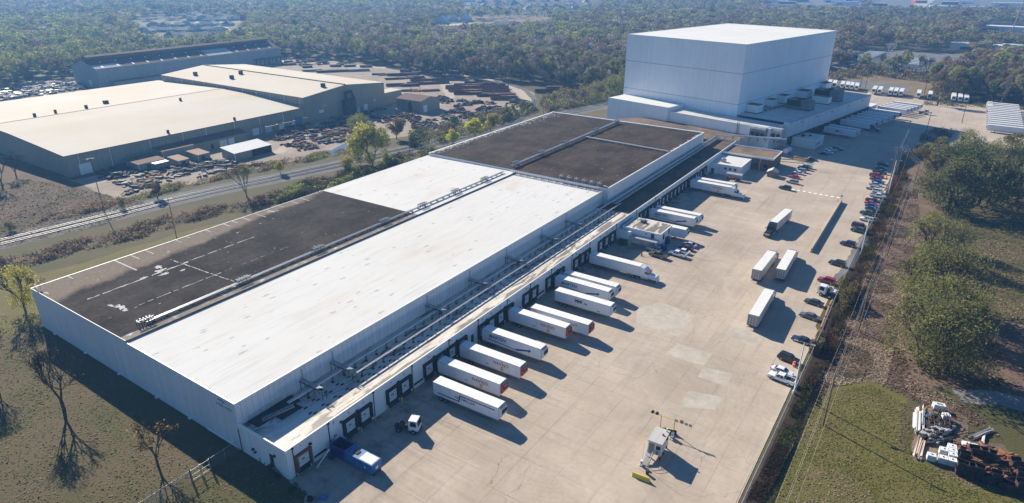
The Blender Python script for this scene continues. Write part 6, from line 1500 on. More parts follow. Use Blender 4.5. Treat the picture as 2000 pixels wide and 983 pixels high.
for a in ((67.2,309.6,16,'dark light pole at the corner of the tower shadow'),(73.6,362.4,12,'dark light pole at the bushes on the lot corner'),(89,406.8,12,'dark light pole out in the far lot'),(27.4,486.4,14,'thin light pole at the far edge of the lot, right one'),(22.1,504,12,'thin light pole at the far edge of the lot, left one'),(64,500,13,'thin light pole beyond the far trailers')): light_pole(*a, m='dark')
def power_pole(x, y, h, lab, rz=0.0, arms=(0.35,), grp='wooden power poles', lean=0.0, tf=False):
    t = thing('power_pole', lab, 'power pole', (x,y,0), rz, grp)
    mb = MB(); mb.tube((0,0,-.2),(lean,0,h),.17,.11,n=10); mb.build('pole', MAT['wood'], t)
    for a in arms:
        mb = MB(); mb.box(-1.35,1.35,-.06,.06,h-a-.1,h-a+.06); mb.build('cross_arm', MAT['steel_pale'], t)
        mb = MB()
        for xx in (-1.25,-.5,.5,1.25): mb.tube((xx,0,h-a+.06),(xx,0,h-a+.3),.05,n=6)
        mb.build('insulator', MAT['grey'], t)
    if tf: mb = MB(); mb.tube((.35,0,h-2.6),(.35,0,h-1.5),.28,n=12); mb.build('transformer', MAT['grey'], t)
    return t
PP = [(74.5,68.8,12.2,'wooden power pole standing on the lawn nearest the camera'),(74.9,112,14.5,'wooden power pole in the cut brush beside the ditch shrubs'),(75.4,167.2,12.6,'wooden power pole left of the olive tree group'),(75.6,208,12.0,'wooden power pole at the upper end of the olive tree group'),(76.2,248,11.6,'wooden power pole beneath the brown trees')]
for i, (x, y, h, lab) in enumerate(PP): power_pole(x, y, h, lab, 0, (0.35,) if i != 3 else (0.35,1.3))
power_pole(66.9,262,13.5,'left pole of the pole group with transformers at the lot edge',0,(.4,1.5),tf=True); power_pole(68.6,266,14.0,'middle pole of the pole group with transformers at the lot edge',R(40),(.4,),tf=True); power_pole(70.4,262,12.5,'right pole of the pole group with transformers at the lot edge',0,(.4,),lean=.8)
power_pole(70.0,228,10,'bare leaning pole in front of the pole group',0,(),lean=1.6)
RPP = [(-167.3,50.5,20,'tall wooden power pole in front of the cream hall corner'),(-119.5,50.2,14.5,'wooden power pole on the grass strip between railway and cold store'),(-191.4,164.5,11.5,'pale power pole at the cream hall, nearest its right end'),(-202.8,187.7,12.7,'pale power pole in front of the joint of both cream halls'),(-124,168,12,'pale power pole between the railway and the upper white roof'),(-104,255,13,'pale power pole by the tracks beyond the brown roof'),(-200,262,13,'pale pole behind the tan shed'),(-213,268,13,'pale pole at the left behind the tan shed'),(-463,150,14,'pale pole at the woods left of the rusty hall, nearest it'),(-470,142,14,'pale pole at the woods left of the rusty hall, second from it'),(-480,134,13,'pale pole at the woods left of the rusty hall, third from it'),(-487,128,13,'pale pole at the woods left of the rusty hall, farthest from it')]
for a in RPP: power_pole(*a, rz=R(75), grp='power poles along railway and steel works')
def wires(name, lab, pts, offs, sag=1.2, r=.014, m='wire'):
    mb = MB()
    for o in offs:
        for (a, b) in zip(pts, pts[1:]):
            a, b = Vector(a), Vector(b); d = (b-a); n = Vector((-d.y,d.x,0)).normalized()*-o; prev = a+n
            for k in range(1, 15):
                f = k/14; c = a.lerp(b, f)+n; c.z -= sag*4*f*(1-f); mb.tube(prev, c, r, n=4, caps=False); prev = c
    o = mb.build(name, MAT[m]); tag(o, lab, 'power line'); return o
wires('power_line', 'three thin wires along the row of wooden poles beside the fence', [(73.8,-40,11.5)]+[(x,y,h-.05) for x, y, h, _ in PP]+[(68.6,266,13.6)], (-1.25,-.1,1.25), 1.0)
wires('power_line', 'lower wire hanging along the row of wooden poles', [(73.8,-40,7.4)]+[(x,y,h-3.6) for x, y, h, _ in PP], (-.2,), 1.0, .016)
wires('power_line', 'thin wire running above the cream hall front towards the railway poles', [(-260,20,17),(-167.3,50.5,19.6),(-119.5,50.2,14.1)], (0,), 1.5, .02)
wires('power_line', 'wires between the pole group and the dark light pole', [(66.9,262,13),(67.2,309.6,12)], (0,.4), 2.4, .025)
# ---------------------------------------------------------------- fences
MAT['link_fence'] = m_mesh('chain_link', (0.42,0.47,0.50), 0.62); MAT['link_thin'] = m_mesh('thin_chain_link', (0.3,0.32,0.33), 0.16)
t = thing('yard_fence', 'long grey chain link fence with slats between the yard and the ditch', 'fence', (0,0,0))
FP = [(67.5,14),(67.5,45),(67.6,76),(67.6,104),(67.3,122),(67.2,150),(67.4,178),(67.8,196),(67.8,230),(67.8,262),(67.3,288)]
mb = MB()
for a, b in zip(FP, FP[1:]): mb.quad((a[0],a[1],.05),(b[0],b[1],.05),(b[0],b[1],2.35),(a[0],a[1],2.35))
mb.build('mesh_panel', MAT['link_fence'], t)
mb = MB()
for a, b in zip(FP, FP[1:]): mb.tube((a[0],a[1],2.37),(b[0],b[1],2.37),.045,n=5)
mb.build('top_rail', MAT['galv'], t)
mp = MB(); mp.tube((0,0,0),(0,0,2.5),.05,n=6); mpm = mp.mesh('post', MAT['galv'])
for k in range(86):
    y = 14+k*3.2; 
    for a, b in zip(FP, FP[1:]):
        if a[1] <= y < b[1]: link('post', mpm, t, (a[0]+(b[0]-a[0])*(y-a[1])/(b[1]-a[1]),y,0))
t = thing('lawn_fence', 'chain link fence with a double gate on the grass at the front wall', 'fence', (0,0,0))
mb = MB(); mb.quad((-14.2,-.5,0),(-14.0,-6,0),(-14.0,-6,2.3),(-14.2,-.5,2.3)); mb.quad((-13.9,-9.8,0),(-14.0,-40,0),(-14.0,-40,2.3),(-13.9,-9.8,2.3)); mb.quad((-14.0,-15,0),(-9.5,-40,0),(-9.5,-40,2.3),(-14.0,-15,2.3)); mb.build('mesh_panel', MAT['link_thin'], t)
for y in (-.5,-3.2,-6,-9.8,-13,-16,-19,-22): mb = MB(); mb.tube((-13.95,y,0),(-13.95,y,2.7 if y in (-6,-9.8) else 2.35),.1 if y in (-6,-9.8) else .05,n=8); mb.build('post', MAT['dark' if y in (-6,-9.8) else 'galv'], t)
mb = MB(); mb.tube((-14.2,-.5,2.3),(-14,-6,2.3),.04,n=5); mb.tube((-14,-9.8,2.3),(-14,-24,2.3),.04,n=5); mb.build('top_rail', MAT['galv'], t)
for y0, y1 in ((-6.2,-7.8),(-8.0,-9.6)):
    mb = MB()
    for z in (.2,1.2,2.25): mb.tube((-13.95,y0,z),(-13.95,y1,z),.045,n=5)
    for y in (y0,y1): mb.tube((-13.95,y,.1),(-13.95,y,2.4),.07,n=6)
    mb.build('gate_leaf', MAT['galv'], t)
t = thing('roof_handrail', 'thin guard rail along the far edge of the brown rear roof', 'railing', (0,0,ZR))
mb = MB(); mb.tube((-93,246.6,1.1),(-12,246.6,1.1),.04,n=5); mb.tube((-93,246.6,.6),(-12,246.6,.6),.03,n=5)
for k in range(28): mb.tube((-93+k*3,246.6,.2),(-93+k*3,246.6,1.1),.04,n=5)
mb.build('rail', MAT['galv'], t)
t = thing('roof_corner_rail', 'short white rail with a red wind sock at the left corner of the dark roof', 'railing', (XL+.6,.8,ZH))
mb = MB(); mb.tube((0,0,.1),(0,0,1.1),.04,n=5); mb.tube((2.4,-.3,.1),(2.4,-.3,1.1),.04,n=5); mb.tube((0,0,1.1),(2.4,-.3,1.1),.05,n=5); mb.tube((0,0,.6),(2.4,-.3,.6),.05,n=5); mb.build('rail', MAT['trim'], t)
mb = MB(); mb.tube((.6,.8,0),(.6,.8,2.0),.03,n=5); mb.tube((.6,.8,1.9),(1.8,.5,1.7),.28,.14,n=8); mb.build('wind_sock', MAT['brickpink'], t)
t = thing('timber_edging', 'leaning pale timber boards along the lot edge below the cab over truck', 'boards', (0,0,0))
mb = MB()
for a, b in (((1632,575),(1620,598)),((1619,600),(1612,620)),((1611,622),(1603,642))): A_, B_ = at(*a), at(*b); mb.tube((A_.x,A_.y,.25),(B_.x,B_.y,.3),.22,n=6)
mb.build('board', MAT['tan_roof'], t)
for k, (px, py) in enumerate(((1233,985),(1,1))[:0]): pass
# round clipped shrubs at the front corner
# ================================================================ junk yard on its concrete pad
pad = MB(); pad.prism([(p.x,p.y) for p in P((1798,805),(1820,783),(1856,796),(1893,818),(1891,848),(1880,855),(1905,862),(1960,868),(1985,900),(1960,935),(1900,925),(1785,893),(1780,870))], -.1, .03)
tag(pad.build('junk_pad', MAT['raw'] if 'raw' in MAT else MAT['roof_tan']), kind='structure')
im = MB(); im.box(-.56,.56,-.46,.46,.16,1.12); 
for k in range(6): im.box(-.6+k*.22,-.57+k*.22,-.5,.5,.16,1.14)
IBC_B = im.mesh('tote_body', MAT['ibc'], bevel=0)
im = MB(); im.box(-.6,.6,-.5,.5,.0,.15); IBC_P = im.mesh('pallet', MAT['grey'])
im = MB()
for z in (.4,.75,1.1):
    im.box(-.61,.61,-.51,-.49,z-.02,z+.02); im.box(-.61,.61,.49,.51,z-.02,z+.02); im.box(-.61,-.59,-.51,.51,z-.02,z+.02); im.box(.59,.61,-.51,.51,z-.02,z+.02)
IBC_C = im.mesh('wire_cage', MAT['galv'])
im = MB(); im.tube((0,0,1.12),(0,0,1.19),.12,n=10); IBC_L = im.mesh('cap', MAT['dark'])
def tote(px, py, z, rz, lab, k=1.18):
    p = at(px, py, z); t = thing('liquid_tote', lab, 'liquid tote', (p.x,p.y,z+.04), R(rz), 'white liquid totes on the junk pad'); t.scale = (k,k,k)
    link('tote_body', IBC_B, t); link('pallet', IBC_P, t); link('wire_cage', IBC_C, t); link('cap', IBC_L, t)
tote(1817,899,0,8,'white liquid tote standing alone left of the tote group'); tote(1839,904,0,8,'white liquid tote at the left front of the tote group'); tote(1857,909,0,8,'white liquid tote at the right front of the tote group')
tote(1841,888,0,8,'white liquid tote in the second row at the left of the group'); tote(1858,898,0,8,'white liquid tote second from the front on the right of the group'); tote(1858,890,0,8,'white liquid tote third from the front on the right of the group'); tote(1857,882,0,8,'white liquid tote at the back right of the group')
tote(1885,877,0,14,'white liquid tote left one of two by the rusty crates'); tote(1899,881,0,14,'white liquid tote right one of two by the rusty crates'); tote(1845,820,0,20,'grey white tote at the middle of the pad beside the steel frames'); tote(1828,799,0,20,'left one of two totes at the top of the pad'); tote(1836,801,0,20,'right one of two totes at the top of the pad')
def barrel(px, py, lab):
    p = at(px, py); t = thing('barrel', lab, 'barrel', (p.x,p.y,.02), 0, 'blue barrels')
    mb = MB(); mb.tube((0,0,0),(0,0,.95),.31,n=14); mb.build('drum', MAT['barrel'], t)
    mb = MB(); mb.tube((0,0,.3),(0,0,.34),.33,n=14); mb.tube((0,0,.6),(0,0,.64),.33,n=14); mb.tube((0,0,.92),(0,0,.97),.33,n=14); mb.build('hoop', MAT['barrel'], t)
barrel(1928,938,'blue barrel at the front edge of the rusty crates, left one'); barrel(1933,943,'blue barrel at the front edge of the rusty crates, right one'); barrel(1811,818,'blue barrel beside the white sheet metal')
def sheets(lab, pts, m, seed, n=14, zz=.25):
    q = random.Random(seed); W_ = [at(*a) for a in pts]; c = sum((p for p in W_), Vector())/len(W_)
    mb = MB(); a, b, d = W_[0], W_[1], W_[-1]; u = b-a; v = d-a
    for k in range(n):
        f = q.uniform(-.02,.88); w = q.uniform(.1,.2); s0, s1 = q.uniform(-.05,.25), q.uniform(.7,1.05); z = zz+.03*k
        p0 = a+v*f+u*s0; p1 = a+v*f+u*s1; p2 = a+v*(f+w)+u*(s1+q.uniform(-.1,.1)); p3 = a+v*(f+w)+u*(s0+q.uniform(-.1,.1))
        mb.add([(p.x,p.y,z+q.uniform(-.06,.12)) for p in (p0,p1,p2,p3)]+[(p.x,p.y,z-.09) for p in (p0,p1,p2,p3)],[(0,1,2,3),(4,5,6,7),(0,1,5,4),(2,3,7,6)])
    o = mb.build('sheet_metal_pile', MAT[m]); tag(o, lab, 'sheet metal', 'piles of old sheet metal'); return o
sheets('long white sheet metal pile at the left edge of the pad, upper one', [(1781,847),(1783,800),(1803,815),(1803,842)], 'white_sheet', 1); sheets('rust streaked white sheet metal pile at the left edge of the pad, lower one', [(1777,890),(1787,852),(1802,857),(1798,900)], 'rust_sheet', 2, 10)
sheets('crumpled pale sheet metal heap on the right of the pad', [(1885,855),(1925,838),(1932,850),(1900,860)], 'steel_pale', 3, 12); sheets('white sheet leaning in the right heap', [(1912,870),(1915,852),(1944,856),(1928,872)], 'white_sheet', 4, 6)
t = thing('steel_frames', 'tall thin rusty steel frames and conveyor sections at the middle of the pad', 'steel frames', (at(1830,830).x,at(1830,830).y,0), R(20)); q = random.Random(3)
mb = MB()
for k in range(10): x, y, h = q.uniform(-2,2), q.uniform(-2,2), q.uniform(1.5,3.2); mb.box(x-.05,x+.05,y-.05,y+.05,0,h); mb.tube((x,y,h),(x+q.uniform(-1.5,1.5),y+q.uniform(-2,2),q.uniform(.5,2.5)),.05,n=5)
mb.build('upright', MAT['rust_dark'], t)
mb = MB()
for k in range(5): x = -2+k*.9; mb.tube((x,-2.5,.3),(x+.6,2.8,2.2+.2*k),.07,n=5)
mb.build('rail', MAT['rust'], t)
t = thing('hoop_frames', 'row of bare rusty hoops standing on the pad in front of the totes', 'steel frames', (at(1840,865).x,at(1840,865).y,0), R(-15))
mb = MB()
for k in range(8):
    x = -2.6+k*.75; L = [(x,1.3*math.cos(a),1.3*math.sin(a)*1.15) for a in [math.pi*j/8 for j in range(9)]]; mb.path(L, .045, 5)
mb.build('hoop', MAT['rust_dark'], t)
t = thing('teal_box', 'small teal box pallet between the two sheet metal piles', 'box', (at(1806,852).x,at(1806,852).y,.05), R(-20))
mb = MB(); mb.box(-.8,.8,-.5,.5,.1,.5); mb.build('box_body', MAT['p_green'] if 'p_green' in MAT else MAT['text_teal'], t); mb = MB(); mb.box(-.9,.9,-.6,.6,.5,.58); mb.build('lid', MAT['steel_pale'], t)
# rusty crates: folding wire and plate bins standing in rows
cm = MB(); 
for s in (-1,1): cm.box(-.75,.75,s*.6-.03,s*.6+.03,.12,1.3); cm.box(s*.75-.03,s*.75+.03,-.57,.57,.12,1.3 if s > 0 else .8)
CR_B = cm.mesh('crate_walls', MAT['rust_dark'])
cm = MB(); cm.box(-.72,.72,-.57,.57,.12,.2)
for x in (-.6,.6): cm.box(x-.06,x+.06,-.55,.55,0,.12)
CR_F = cm.mesh('crate_floor', MAT['rust'])
q = random.Random(11); cnt = 0
for row in range(3):
    for k in range(8):
        px = 1876+k*16+row*4-q.uniform(0,3); py = 925-row*17+k*5.0+q.uniform(-2,2)
        for lev in range(1 if q.random() < .35 else 2):
            p = at(px, py, 0); t = thing('rusty_crate', ('topmost' if lev else 'lower')+f' rusty steel crate, {ORD[k]} from the left in the '+('front','middle','back')[row]+' row of the junk pad', 'crate', (p.x+lev*q.uniform(-.15,.15),p.y,.04+lev*1.32), R(8+q.uniform(-14,14)), 'rusty crates on the junk pad')
            t.scale = (1.05,1.05,1.05); link('crate_walls', CR_B, t); link('crate_floor', CR_F, t)
scrap('scrap_steel', 'rusty rods and plates lying between the crates on the pad', [(1870,900),(1890,880),(1960,890),(1998,905),(1998,940),(1930,935)], 260, 1.0, ['rust','rust_dark','rust_orange'], 21, 1.8)
scrap('scrap_steel', 'thin scrap and rods at the middle of the pad', [(1815,830),(1840,815),(1860,835),(1850,862),(1815,862)], 90, 1.0, ['rust_dark','dark','steel_pale'], 22, .9)
# ================================================================ trees
OLIVE=(0.24,0.245,0.088); DKOL=(0.155,0.166,0.07); GREYB=(0.215,0.185,0.15); YEL=(0.40,0.34,0.07); LIME=(0.46,0.46,0.075); RUSTL=(0.17,0.10,0.055); PINE=(0.055,0.08,0.042); TAN=(0.22,0.175,0.105); BROWN=(0.16,0.11,0.072)
def leaf_cloud(rs, centers, radii, n, leaf, cols, flat=1.0, radial=0.0):
    """n leaf clumps spread through lobes; returns verts (n,4,3) and tints (n,3)"""
    L = len(centers); w = radii**2; idx = rs.choice(L, n, p=w/w.sum())
    d = rs.normal(size=(n,3)); d /= np.linalg.norm(d,axis=1)[:,None]
    rr = rs.uniform(.25,1,n)**.45
    p = centers[idx]+d*rr[:,None]*radii[idx][:,None]*np.array([1,1,flat])
    a = rs.normal(size=(n,3)); a /= np.linalg.norm(a,axis=1)[:,None]
    nn = rs.normal(size=(n,3))*(1-radial)+d*radial*2.0
    if radial: a = np.cross(nn, rs.normal(size=(n,3))); a /= np.linalg.norm(a,axis=1)[:,None]
    b = np.cross(a, nn); b /= np.linalg.norm(b,axis=1)[:,None]
    s = leaf*rs.uniform(.5,1.3,n)[:,None]; e = s*rs.uniform(.45,1.0,n)[:,None]
    V = np.stack([p-a*s*.5-b*e*.35, p+a*s*.15-b*e*.5, p+a*s*.5+b*e*.3, p-a*s*.2+b*e*.5],1)
    ct = np.array([cols[rs.randint(len(cols))] for _ in range(L)])*rs.uniform(.75,1.25,(L,1))
    T = ct[idx]*rs.uniform(.82,1.18,(n,1))
    return V, T
def quads_mesh(name, V, T, mat):
    n = len(V); me = bpy.data.meshes.new(name)
    me.vertices.add(4*n); me.vertices.foreach_set('co', V.reshape(-1).astype(np.float32))
    me.loops.add(4*n); me.loops.foreach_set('vertex_index', np.arange(4*n, dtype=np.int32))
    me.polygons.add(n); me.polygons.foreach_set('loop_start', np.arange(0,4*n,4,dtype=np.int32))
    at_ = me.attributes.new('tint', 'FLOAT_COLOR', 'FACE')
    at_.data.foreach_set('color', np.concatenate([T, np.ones((n,1))],1).reshape(-1).astype(np.float32))
    me.materials.append(mat); me.update(calc_edges=True); return me
def limbs(mb, rs, p, d, L, r, depth, tips, spread=.55, up=.12, n=5, kids=3, shrink=.68):
    q = p; dd = d
    for k in range(2):
        dd = (dd+Vector(rs.normal(scale=.10,size=3))+Vector((0,0,up*.3))).normalized(); e = q+dd*(L/2); mb.tube(q, e, r*(1-.2*k), r*(1-.2*(k+1)), n=n if r > .06 else 3, caps=False); q = e
    tips.append((q, r))
    if depth == 0: return
    m = kids+(rs.rand() < .4)
    for k in range(m):
        ax = Vector(rs.normal(size=3)); ax = (ax-dd*ax.dot(dd)).normalized(); f = spread*rs.uniform(.6,1.3)
        nd = (dd*math.cos(f)+ax*math.sin(f)+Vector((0,0,up))).normalized()
        limbs(mb, rs, q if k else q, nd, L*shrink*rs.uniform(.8,1.15), r*.62, depth-1, tips, spread, up, n, kids, shrink)
def tree_proto(seed, h, rad, n, leaf, cols, trunk_h=.25, depth=3, bark='bark', lobes=11, dens=1.0, tall=.42, bare=False):
    rs = np.random.RandomState(seed); mb = MB(); tips = []
    r0 = h*.017+.03
    mb.tube((0,0,-.4),(0,0,h*trunk_h),r0*1.25,r0,n=8,caps=False)
    if bare:
        for k in range(4):
            a = k*math.pi/2+rs.rand(); limbs(mb, rs, Vector((0,0,h*trunk_h*(.75+.25*rs.rand()))), Vector((math.cos(a)*.42,math.sin(a)*.42,1)).normalized(), h*.25, r0*.7, depth, tips, .36, .10, shrink=.72)
    for k in range(0 if bare else 3):
        a = k*2*math.pi/3+rs.rand(); limbs(mb, rs, Vector((0,0,h*trunk_h*(.8+.2*rs.rand()))), Vector((math.cos(a)*.55,math.sin(a)*.55,1)).normalized(), h*.24, r0*(.9 if lobes >= 28 else .62), depth, tips, .5 if not bare else .42, .14)
    trunk = mb.mesh('trunk', MAT[bark])
    C = []; Rr = []
    for k in range(lobes):
        t = rs.rand()*2*math.pi; f = math.sqrt(rs.rand()); z = rs.uniform(-.9,1); fine = lobes >= 28
        k2 = math.sqrt(max(.05,1-z*z)); sp = .84 if fine else .72; C.append((math.cos(t)*f*rad*sp*k2, math.sin(t)*f*rad*sp*k2, h*(1-tall)+z*h*tall*(.78 if fine else .62))); Rr.append(rad*(rs.uniform(.12,.34) if fine else rs.uniform(.28,.48)))
    V, T = leaf_cloud(rs, np.array(C), np.array(Rr), n, leaf, cols, 1.15 if lobes >= 28 else .95, .3 if lobes >= 28 else (.62 if lobes == 14 else 0))
    if bare:
        bt = np.array([p for p, r in tips[len(tips)//3:]]); m = max(1, int(n*.5)); i = rs.randint(len(bt), size=m); V2, T2 = leaf_cloud(rs, bt[i], np.full(m, .5), m, leaf, cols); V, T = V2, T2
    return trunk, quads_mesh('crown', V, T, MAT['foliage'])
TP = {
 'olive': [tree_proto(s, 13, 8.4, 5600, .36, [OLIVE,OLIVE,DKOL,(0.26,0.24,0.095)], .12, 5, lobes=46, tall=.5) for s in (1,2,3)],
 'dark': [tree_proto(s, 15, 8.8, 8000, .42, [DKOL,DKOL,OLIVE,PINE], .12, 5, lobes=44, tall=.5) for s in (4,5)],
 'brown': [tree_proto(s, 12, 5.2, 2600, .5, [BROWN,RUSTL,TAN,OLIVE], .22) for s in (6,7)],
 'willow': [tree_proto(8, 19, 11, 9500, .62, [LIME,LIME,(0.22,0.25,0.06),OLIVE], .10, 5, lobes=34, tall=.52)],
 'yellow': [tree_proto(9, 13, 6.2, 3000, .36, [YEL,YEL,(0.3,0.27,0.08)], .2, 5, lobes=34, tall=.46)],
 'lime': [tree_proto(s, 7.5, 4.3, 1800, .6, [LIME,YEL,LIME], .1, 2) for s in (10,11)],
 'round_brown': [tree_proto(12, 11, 5.2, 3000, .55, [TAN,(0.17,0.125,0.075),BROWN], .12)],
 'rust': [tree_proto(13, 7.5, 2.6, 1500, .42, [RUSTL,BROWN,RUSTL], .1, 2, tall=.46)],
 'bare': [tree_proto(s, 15, 5.5, 260, .3, [BROWN,TAN], .18, 5, bare=True) for s in (14,15,16)],
 'sparse': [tree_proto(17, 11, 4.5, 700, .34, [YEL,(0.30,0.22,0.05)], .24, 5, bare=True)],
 'sparse_green': [tree_proto(18, 15, 7.5, 2200, .5, [(0.18,0.18,0.06),OLIVE,TAN], .15, 5, 'bark_pale', bare=True)],
 'pale_bare': [tree_proto(19, 16, 6, 60, .3, [TAN], .18, 5, 'steel_pale', bare=True)],
 'f_olive': [tree_proto(s, 20, 7.2, 2400, .8, [(0.31,0.30,0.115),OLIVE,DKOL,(0.29,0.27,0.115)], .2, 1, lobes=14) for s in (20,21,22)],
 'f_grey': [tree_proto(s, 19, 5.8, 1700, .65, [(0.28,0.24,0.195),GREYB,(0.23,0.2,0.15)], .25, 4, 'bark_pale', lobes=14) for s in (23,24,25)],
 'f_dark': [tree_proto(s, 19, 6.4, 2400, .8, [DKOL,OLIVE,(0.19,0.2,0.085)], .18, 1, lobes=14) for s in (26,27)],
 'f_brown': [tree_proto(s, 18, 5.8, 1900, .68, [(0.22,0.155,0.105),TAN,GREYB], .22, 3, lobes=14) for s in (28,29)],
}
TH = dict(olive=13, dark=15, brown=12, willow=19, yellow=13, lime=7.5, round_brown=11, rust=7.5, bare=15, sparse=11, sparse_green=15, pale_bare=16, f_olive=20, f_grey=19, f_dark=19, f_brown=18)
trs = random.Random(4)
def tree(kind, x, y, h, lab, group=None, wide=1.0, z=0.0, variant=None):
    tr, cr = TP[kind][trs.randrange(len(TP[kind])) if variant is None else variant]
    t = thing('tree', lab, 'tree', (x,y,z), trs.uniform(0,6.28), group); k = h/TH[kind]; t.scale = (k*wide,k*wide,k)
    link('trunk', tr, t); link('crown', cr, t); return t
def tree_px(kind, px, py, h, lab, group=None, wide=1.0): p = at(px, py); return tree(kind, p.x, p.y, h, lab, group, wide)
# right hand trees
for a in (('olive',1812,505,15,'olive tree topmost of the group beside the power poles',.95),('olive',1862,492,11,'thin olive tree at the upper right of the group beside the power poles',.8),('olive',1787,590,16,'olive tree at the left of the group, against the cut brush',.9),('olive',1848,600,18,'big olive tree at the middle of the group beside the power poles',1.0),('olive',1792,705,17,'olive tree at the lower left of the group above the junk pad',.95),('olive',1850,722,17,'olive tree at the lower middle of the group above the junk pad',.95),('olive',1893,660,12,'olive tree at the right of the group by the mown field',.8),('olive',1830,650,16,'olive tree buried in the middle of the group',1.0)): tree_px(*a[:5], 'olive trees beside the power poles', a[5])
for a in (('dark',1850,412,20,'big dark green tree at the field corner, left one',1.1),('dark',1910,402,21,'big dark green tree at the field corner, middle one',1.15),('dark',1985,398,20,'big dark green tree at the right edge above the field',1.1),('dark',1880,350,17,'dark tree behind the big green ones',1.1),('olive',1945,335,15,'olive tree in front of the stacked trailers, right one',1.1),('olive',1885,305,13,'olive tree in front of the stacked trailers, left one',1.0),('brown',1822,352,16,'brown and green tree at the left of the dark trees',1.0),('brown',1805,322,12,'rust brown tree nearest the tower shadow',1.1),('brown',1835,312,11,'brown tree behind the rust brown one',1.1),('brown',1795,300,6,'low orange brown bush tree by the light pole',1.1),('dark',1990,330,14,'dark tree at the right edge below the trailers',1.0),('brown',1975,292,10,'rust topped tree right below the stacked trailers',1.2),('olive',1850,335,13,'olive tree between brown and dark ones',1.0)): tree_px(*a[:5], 'trees at the field corner', a[5])
# left and railway trees
tree_px('yellow', 50, 608, 13, 'yellow green tree at the left corner of the cold store', None, .95)
tree_px('bare', 125, 800, 15, 'bare tree in the middle of the front lawn'); tree_px('bare', -6, 745, 13, 'bare tree at the left frame edge of the front lawn'); tree_px('sparse', 309, 910, 9.5, 'small bare tree with a few yellow leaves by the lawn fence')
tree_px('willow', 728, 325, 19.5, 'large bright green willow like tree by the tracks', None, .95); tree_px('olive', 705, 268, 13, 'grey green tree behind the bright willow like one', None, .8); tree_px('round_brown', 775, 272, 12, 'round brown leaved tree right of the bright green one')
tree_px('lime', 685, 338, 7, 'yellow green bush tree at the foot of the bright green one', None, 1.0); tree_px('lime', 755, 318, 5, 'small yellow green bush right of the bright trunk', None, .9)
for a in (('lime',885,280,7,'yellow green tree by the tracks, left of the trio'),('lime',928,268,9.5,'yellow green tree by the tracks, middle of the trio'),('lime',958,258,10,'yellow green tree by the tracks, right of the trio')): tree_px(*a, 'yellow green trackside trees', 1.05)
tree_px('sparse_green', 482, 385, 14, 'half bare pale green tree with a broad crown by the tracks'); tree_px('rust', 308, 388, 7.5, 'narrow rust brown tree at the track edge'); tree_px('lime', 548, 340, 5.5, 'small yellow tree at the track edge', None, .7)
tree_px('dark', 240, 408, 4, 'small dark shrub tree at the end of the brown field', None, .7); tree_px('bare', 5, 365, 13, 'bare tree at the corner of the cream hall, left one'); tree_px('bare', 32, 345, 11, 'bare tree at the corner of the cream hall, right one'); tree_px('dark', 22, 452, 3.4, 'small dark bush at the left frame edge by the railway')
for a in (('f_olive',1078,205,9,'olive shrub tree at the spur bend'),('f_olive',1115,200,10,'olive shrub tree between spur and main line'),('f_brown',1140,200,10,'brownish shrub tree between spur and main line'),('olive',1165,195,13,'yellowish tree at the edge of the woods by the tower'),('olive',1195,190,15,'olive tree against the left tower wall'),('dark',990,228,6,'dark shrub tree at the track yard corner'),('f_olive',1005,222,7,'olive shrub tree at the track yard corner'),('dark',1020,212,6,'dark shrub tree inside the spur bend')): tree_px(*a)
# clipped shrubs at the front corner of the dock
for k, (px, py) in enumerate(((565,958),(583,962),(577,952),(594,968),(606,978))):
    p = at(px, py); rs = np.random.RandomState(60+k); V, T = leaf_cloud(rs, np.array([[0,0,.45]]), np.array([.55]), 260, .16, [DKOL,(0.03,0.03,0.02)])
    o = link('shrub', quads_mesh('shrub', V, T, MAT['foliage']), None, (p.x,p.y,0)); tag(o, f'small round dark shrub at the front corner of the dock, {ORD[k]} of five', 'shrub', 'round shrubs at the dock corner')
# ---------------------------------------------------------------- low brush as ground cover
def brush(name, lab, pts, n, hmax, leaf, cols, seed, flat=False):
    rs = np.random.RandomState(seed); W_ = [(p.x,p.y) for p in (at(*a) for a in pts)]; xs = [p[0] for p in W_]; ys = [p[1] for p in W_]
    X = rs.uniform(min(xs),max(xs),n*9); Y = rs.uniform(min(ys),max(ys),n*9); ins = np.zeros(len(X),bool); j = len(W_)-1
    for i in range(len(W_)):
        xi, yi = W_[i]; xj, yj = W_[j]; ins ^= ((yi > Y) != (yj > Y)) & (X < (xj-xi)*(Y-yi)/(yj-yi+1e-9)+xi); j = i
    cl = .5+.25*np.sin(X*.9+seed)*np.sin(Y*.7+seed)+.25*np.sin(X*.31+Y*.23+seed*2)
    ok = ins & (rs.rand(len(X)) < (.25+.5*cl if flat else cl**2*1.4)); X, Y, cl = X[ok][:n], Y[ok][:n], cl[ok][:n]; m = len(X)
    Z = rs.rand(m)**1.3*hmax*(.25+cl)
    a = rs.normal(size=(m,3)); a[:,2] = a[:,2]*.18 if flat else a[:,2]+.6; a /= np.linalg.norm(a,axis=1)[:,None]; nn = rs.normal(size=(m,3))
    if flat: nn = nn*.22+np.array([0,0,1.0])
    b = np.cross(a, nn); b /= np.linalg.norm(b,axis=1)[:,None]
    s = leaf*rs.uniform(.5,1.4,m)[:,None]; p = np.stack([X,Y,Z+(.02 if flat else .05)],1)
    V = np.stack([p-a*s*.5-b*s*.2, p+a*s*.2-b*s*.35, p+a*s*.5+b*s*.15, p-a*s*.15+b*s*.35],1)
    ci = (np.clip((.5+.5*np.sin(X*.17+seed)*np.cos(Y*.13))*len(cols),0,len(cols)-1)).astype(int); T = np.array(cols)[ci]*rs.uniform(.6,1.35,(m,1))
    o = link(name, quads_mesh(name, V, T, MAT['blade' if flat else 'foliage'])); tag(o, lab, 'brush', None, 'stuff')
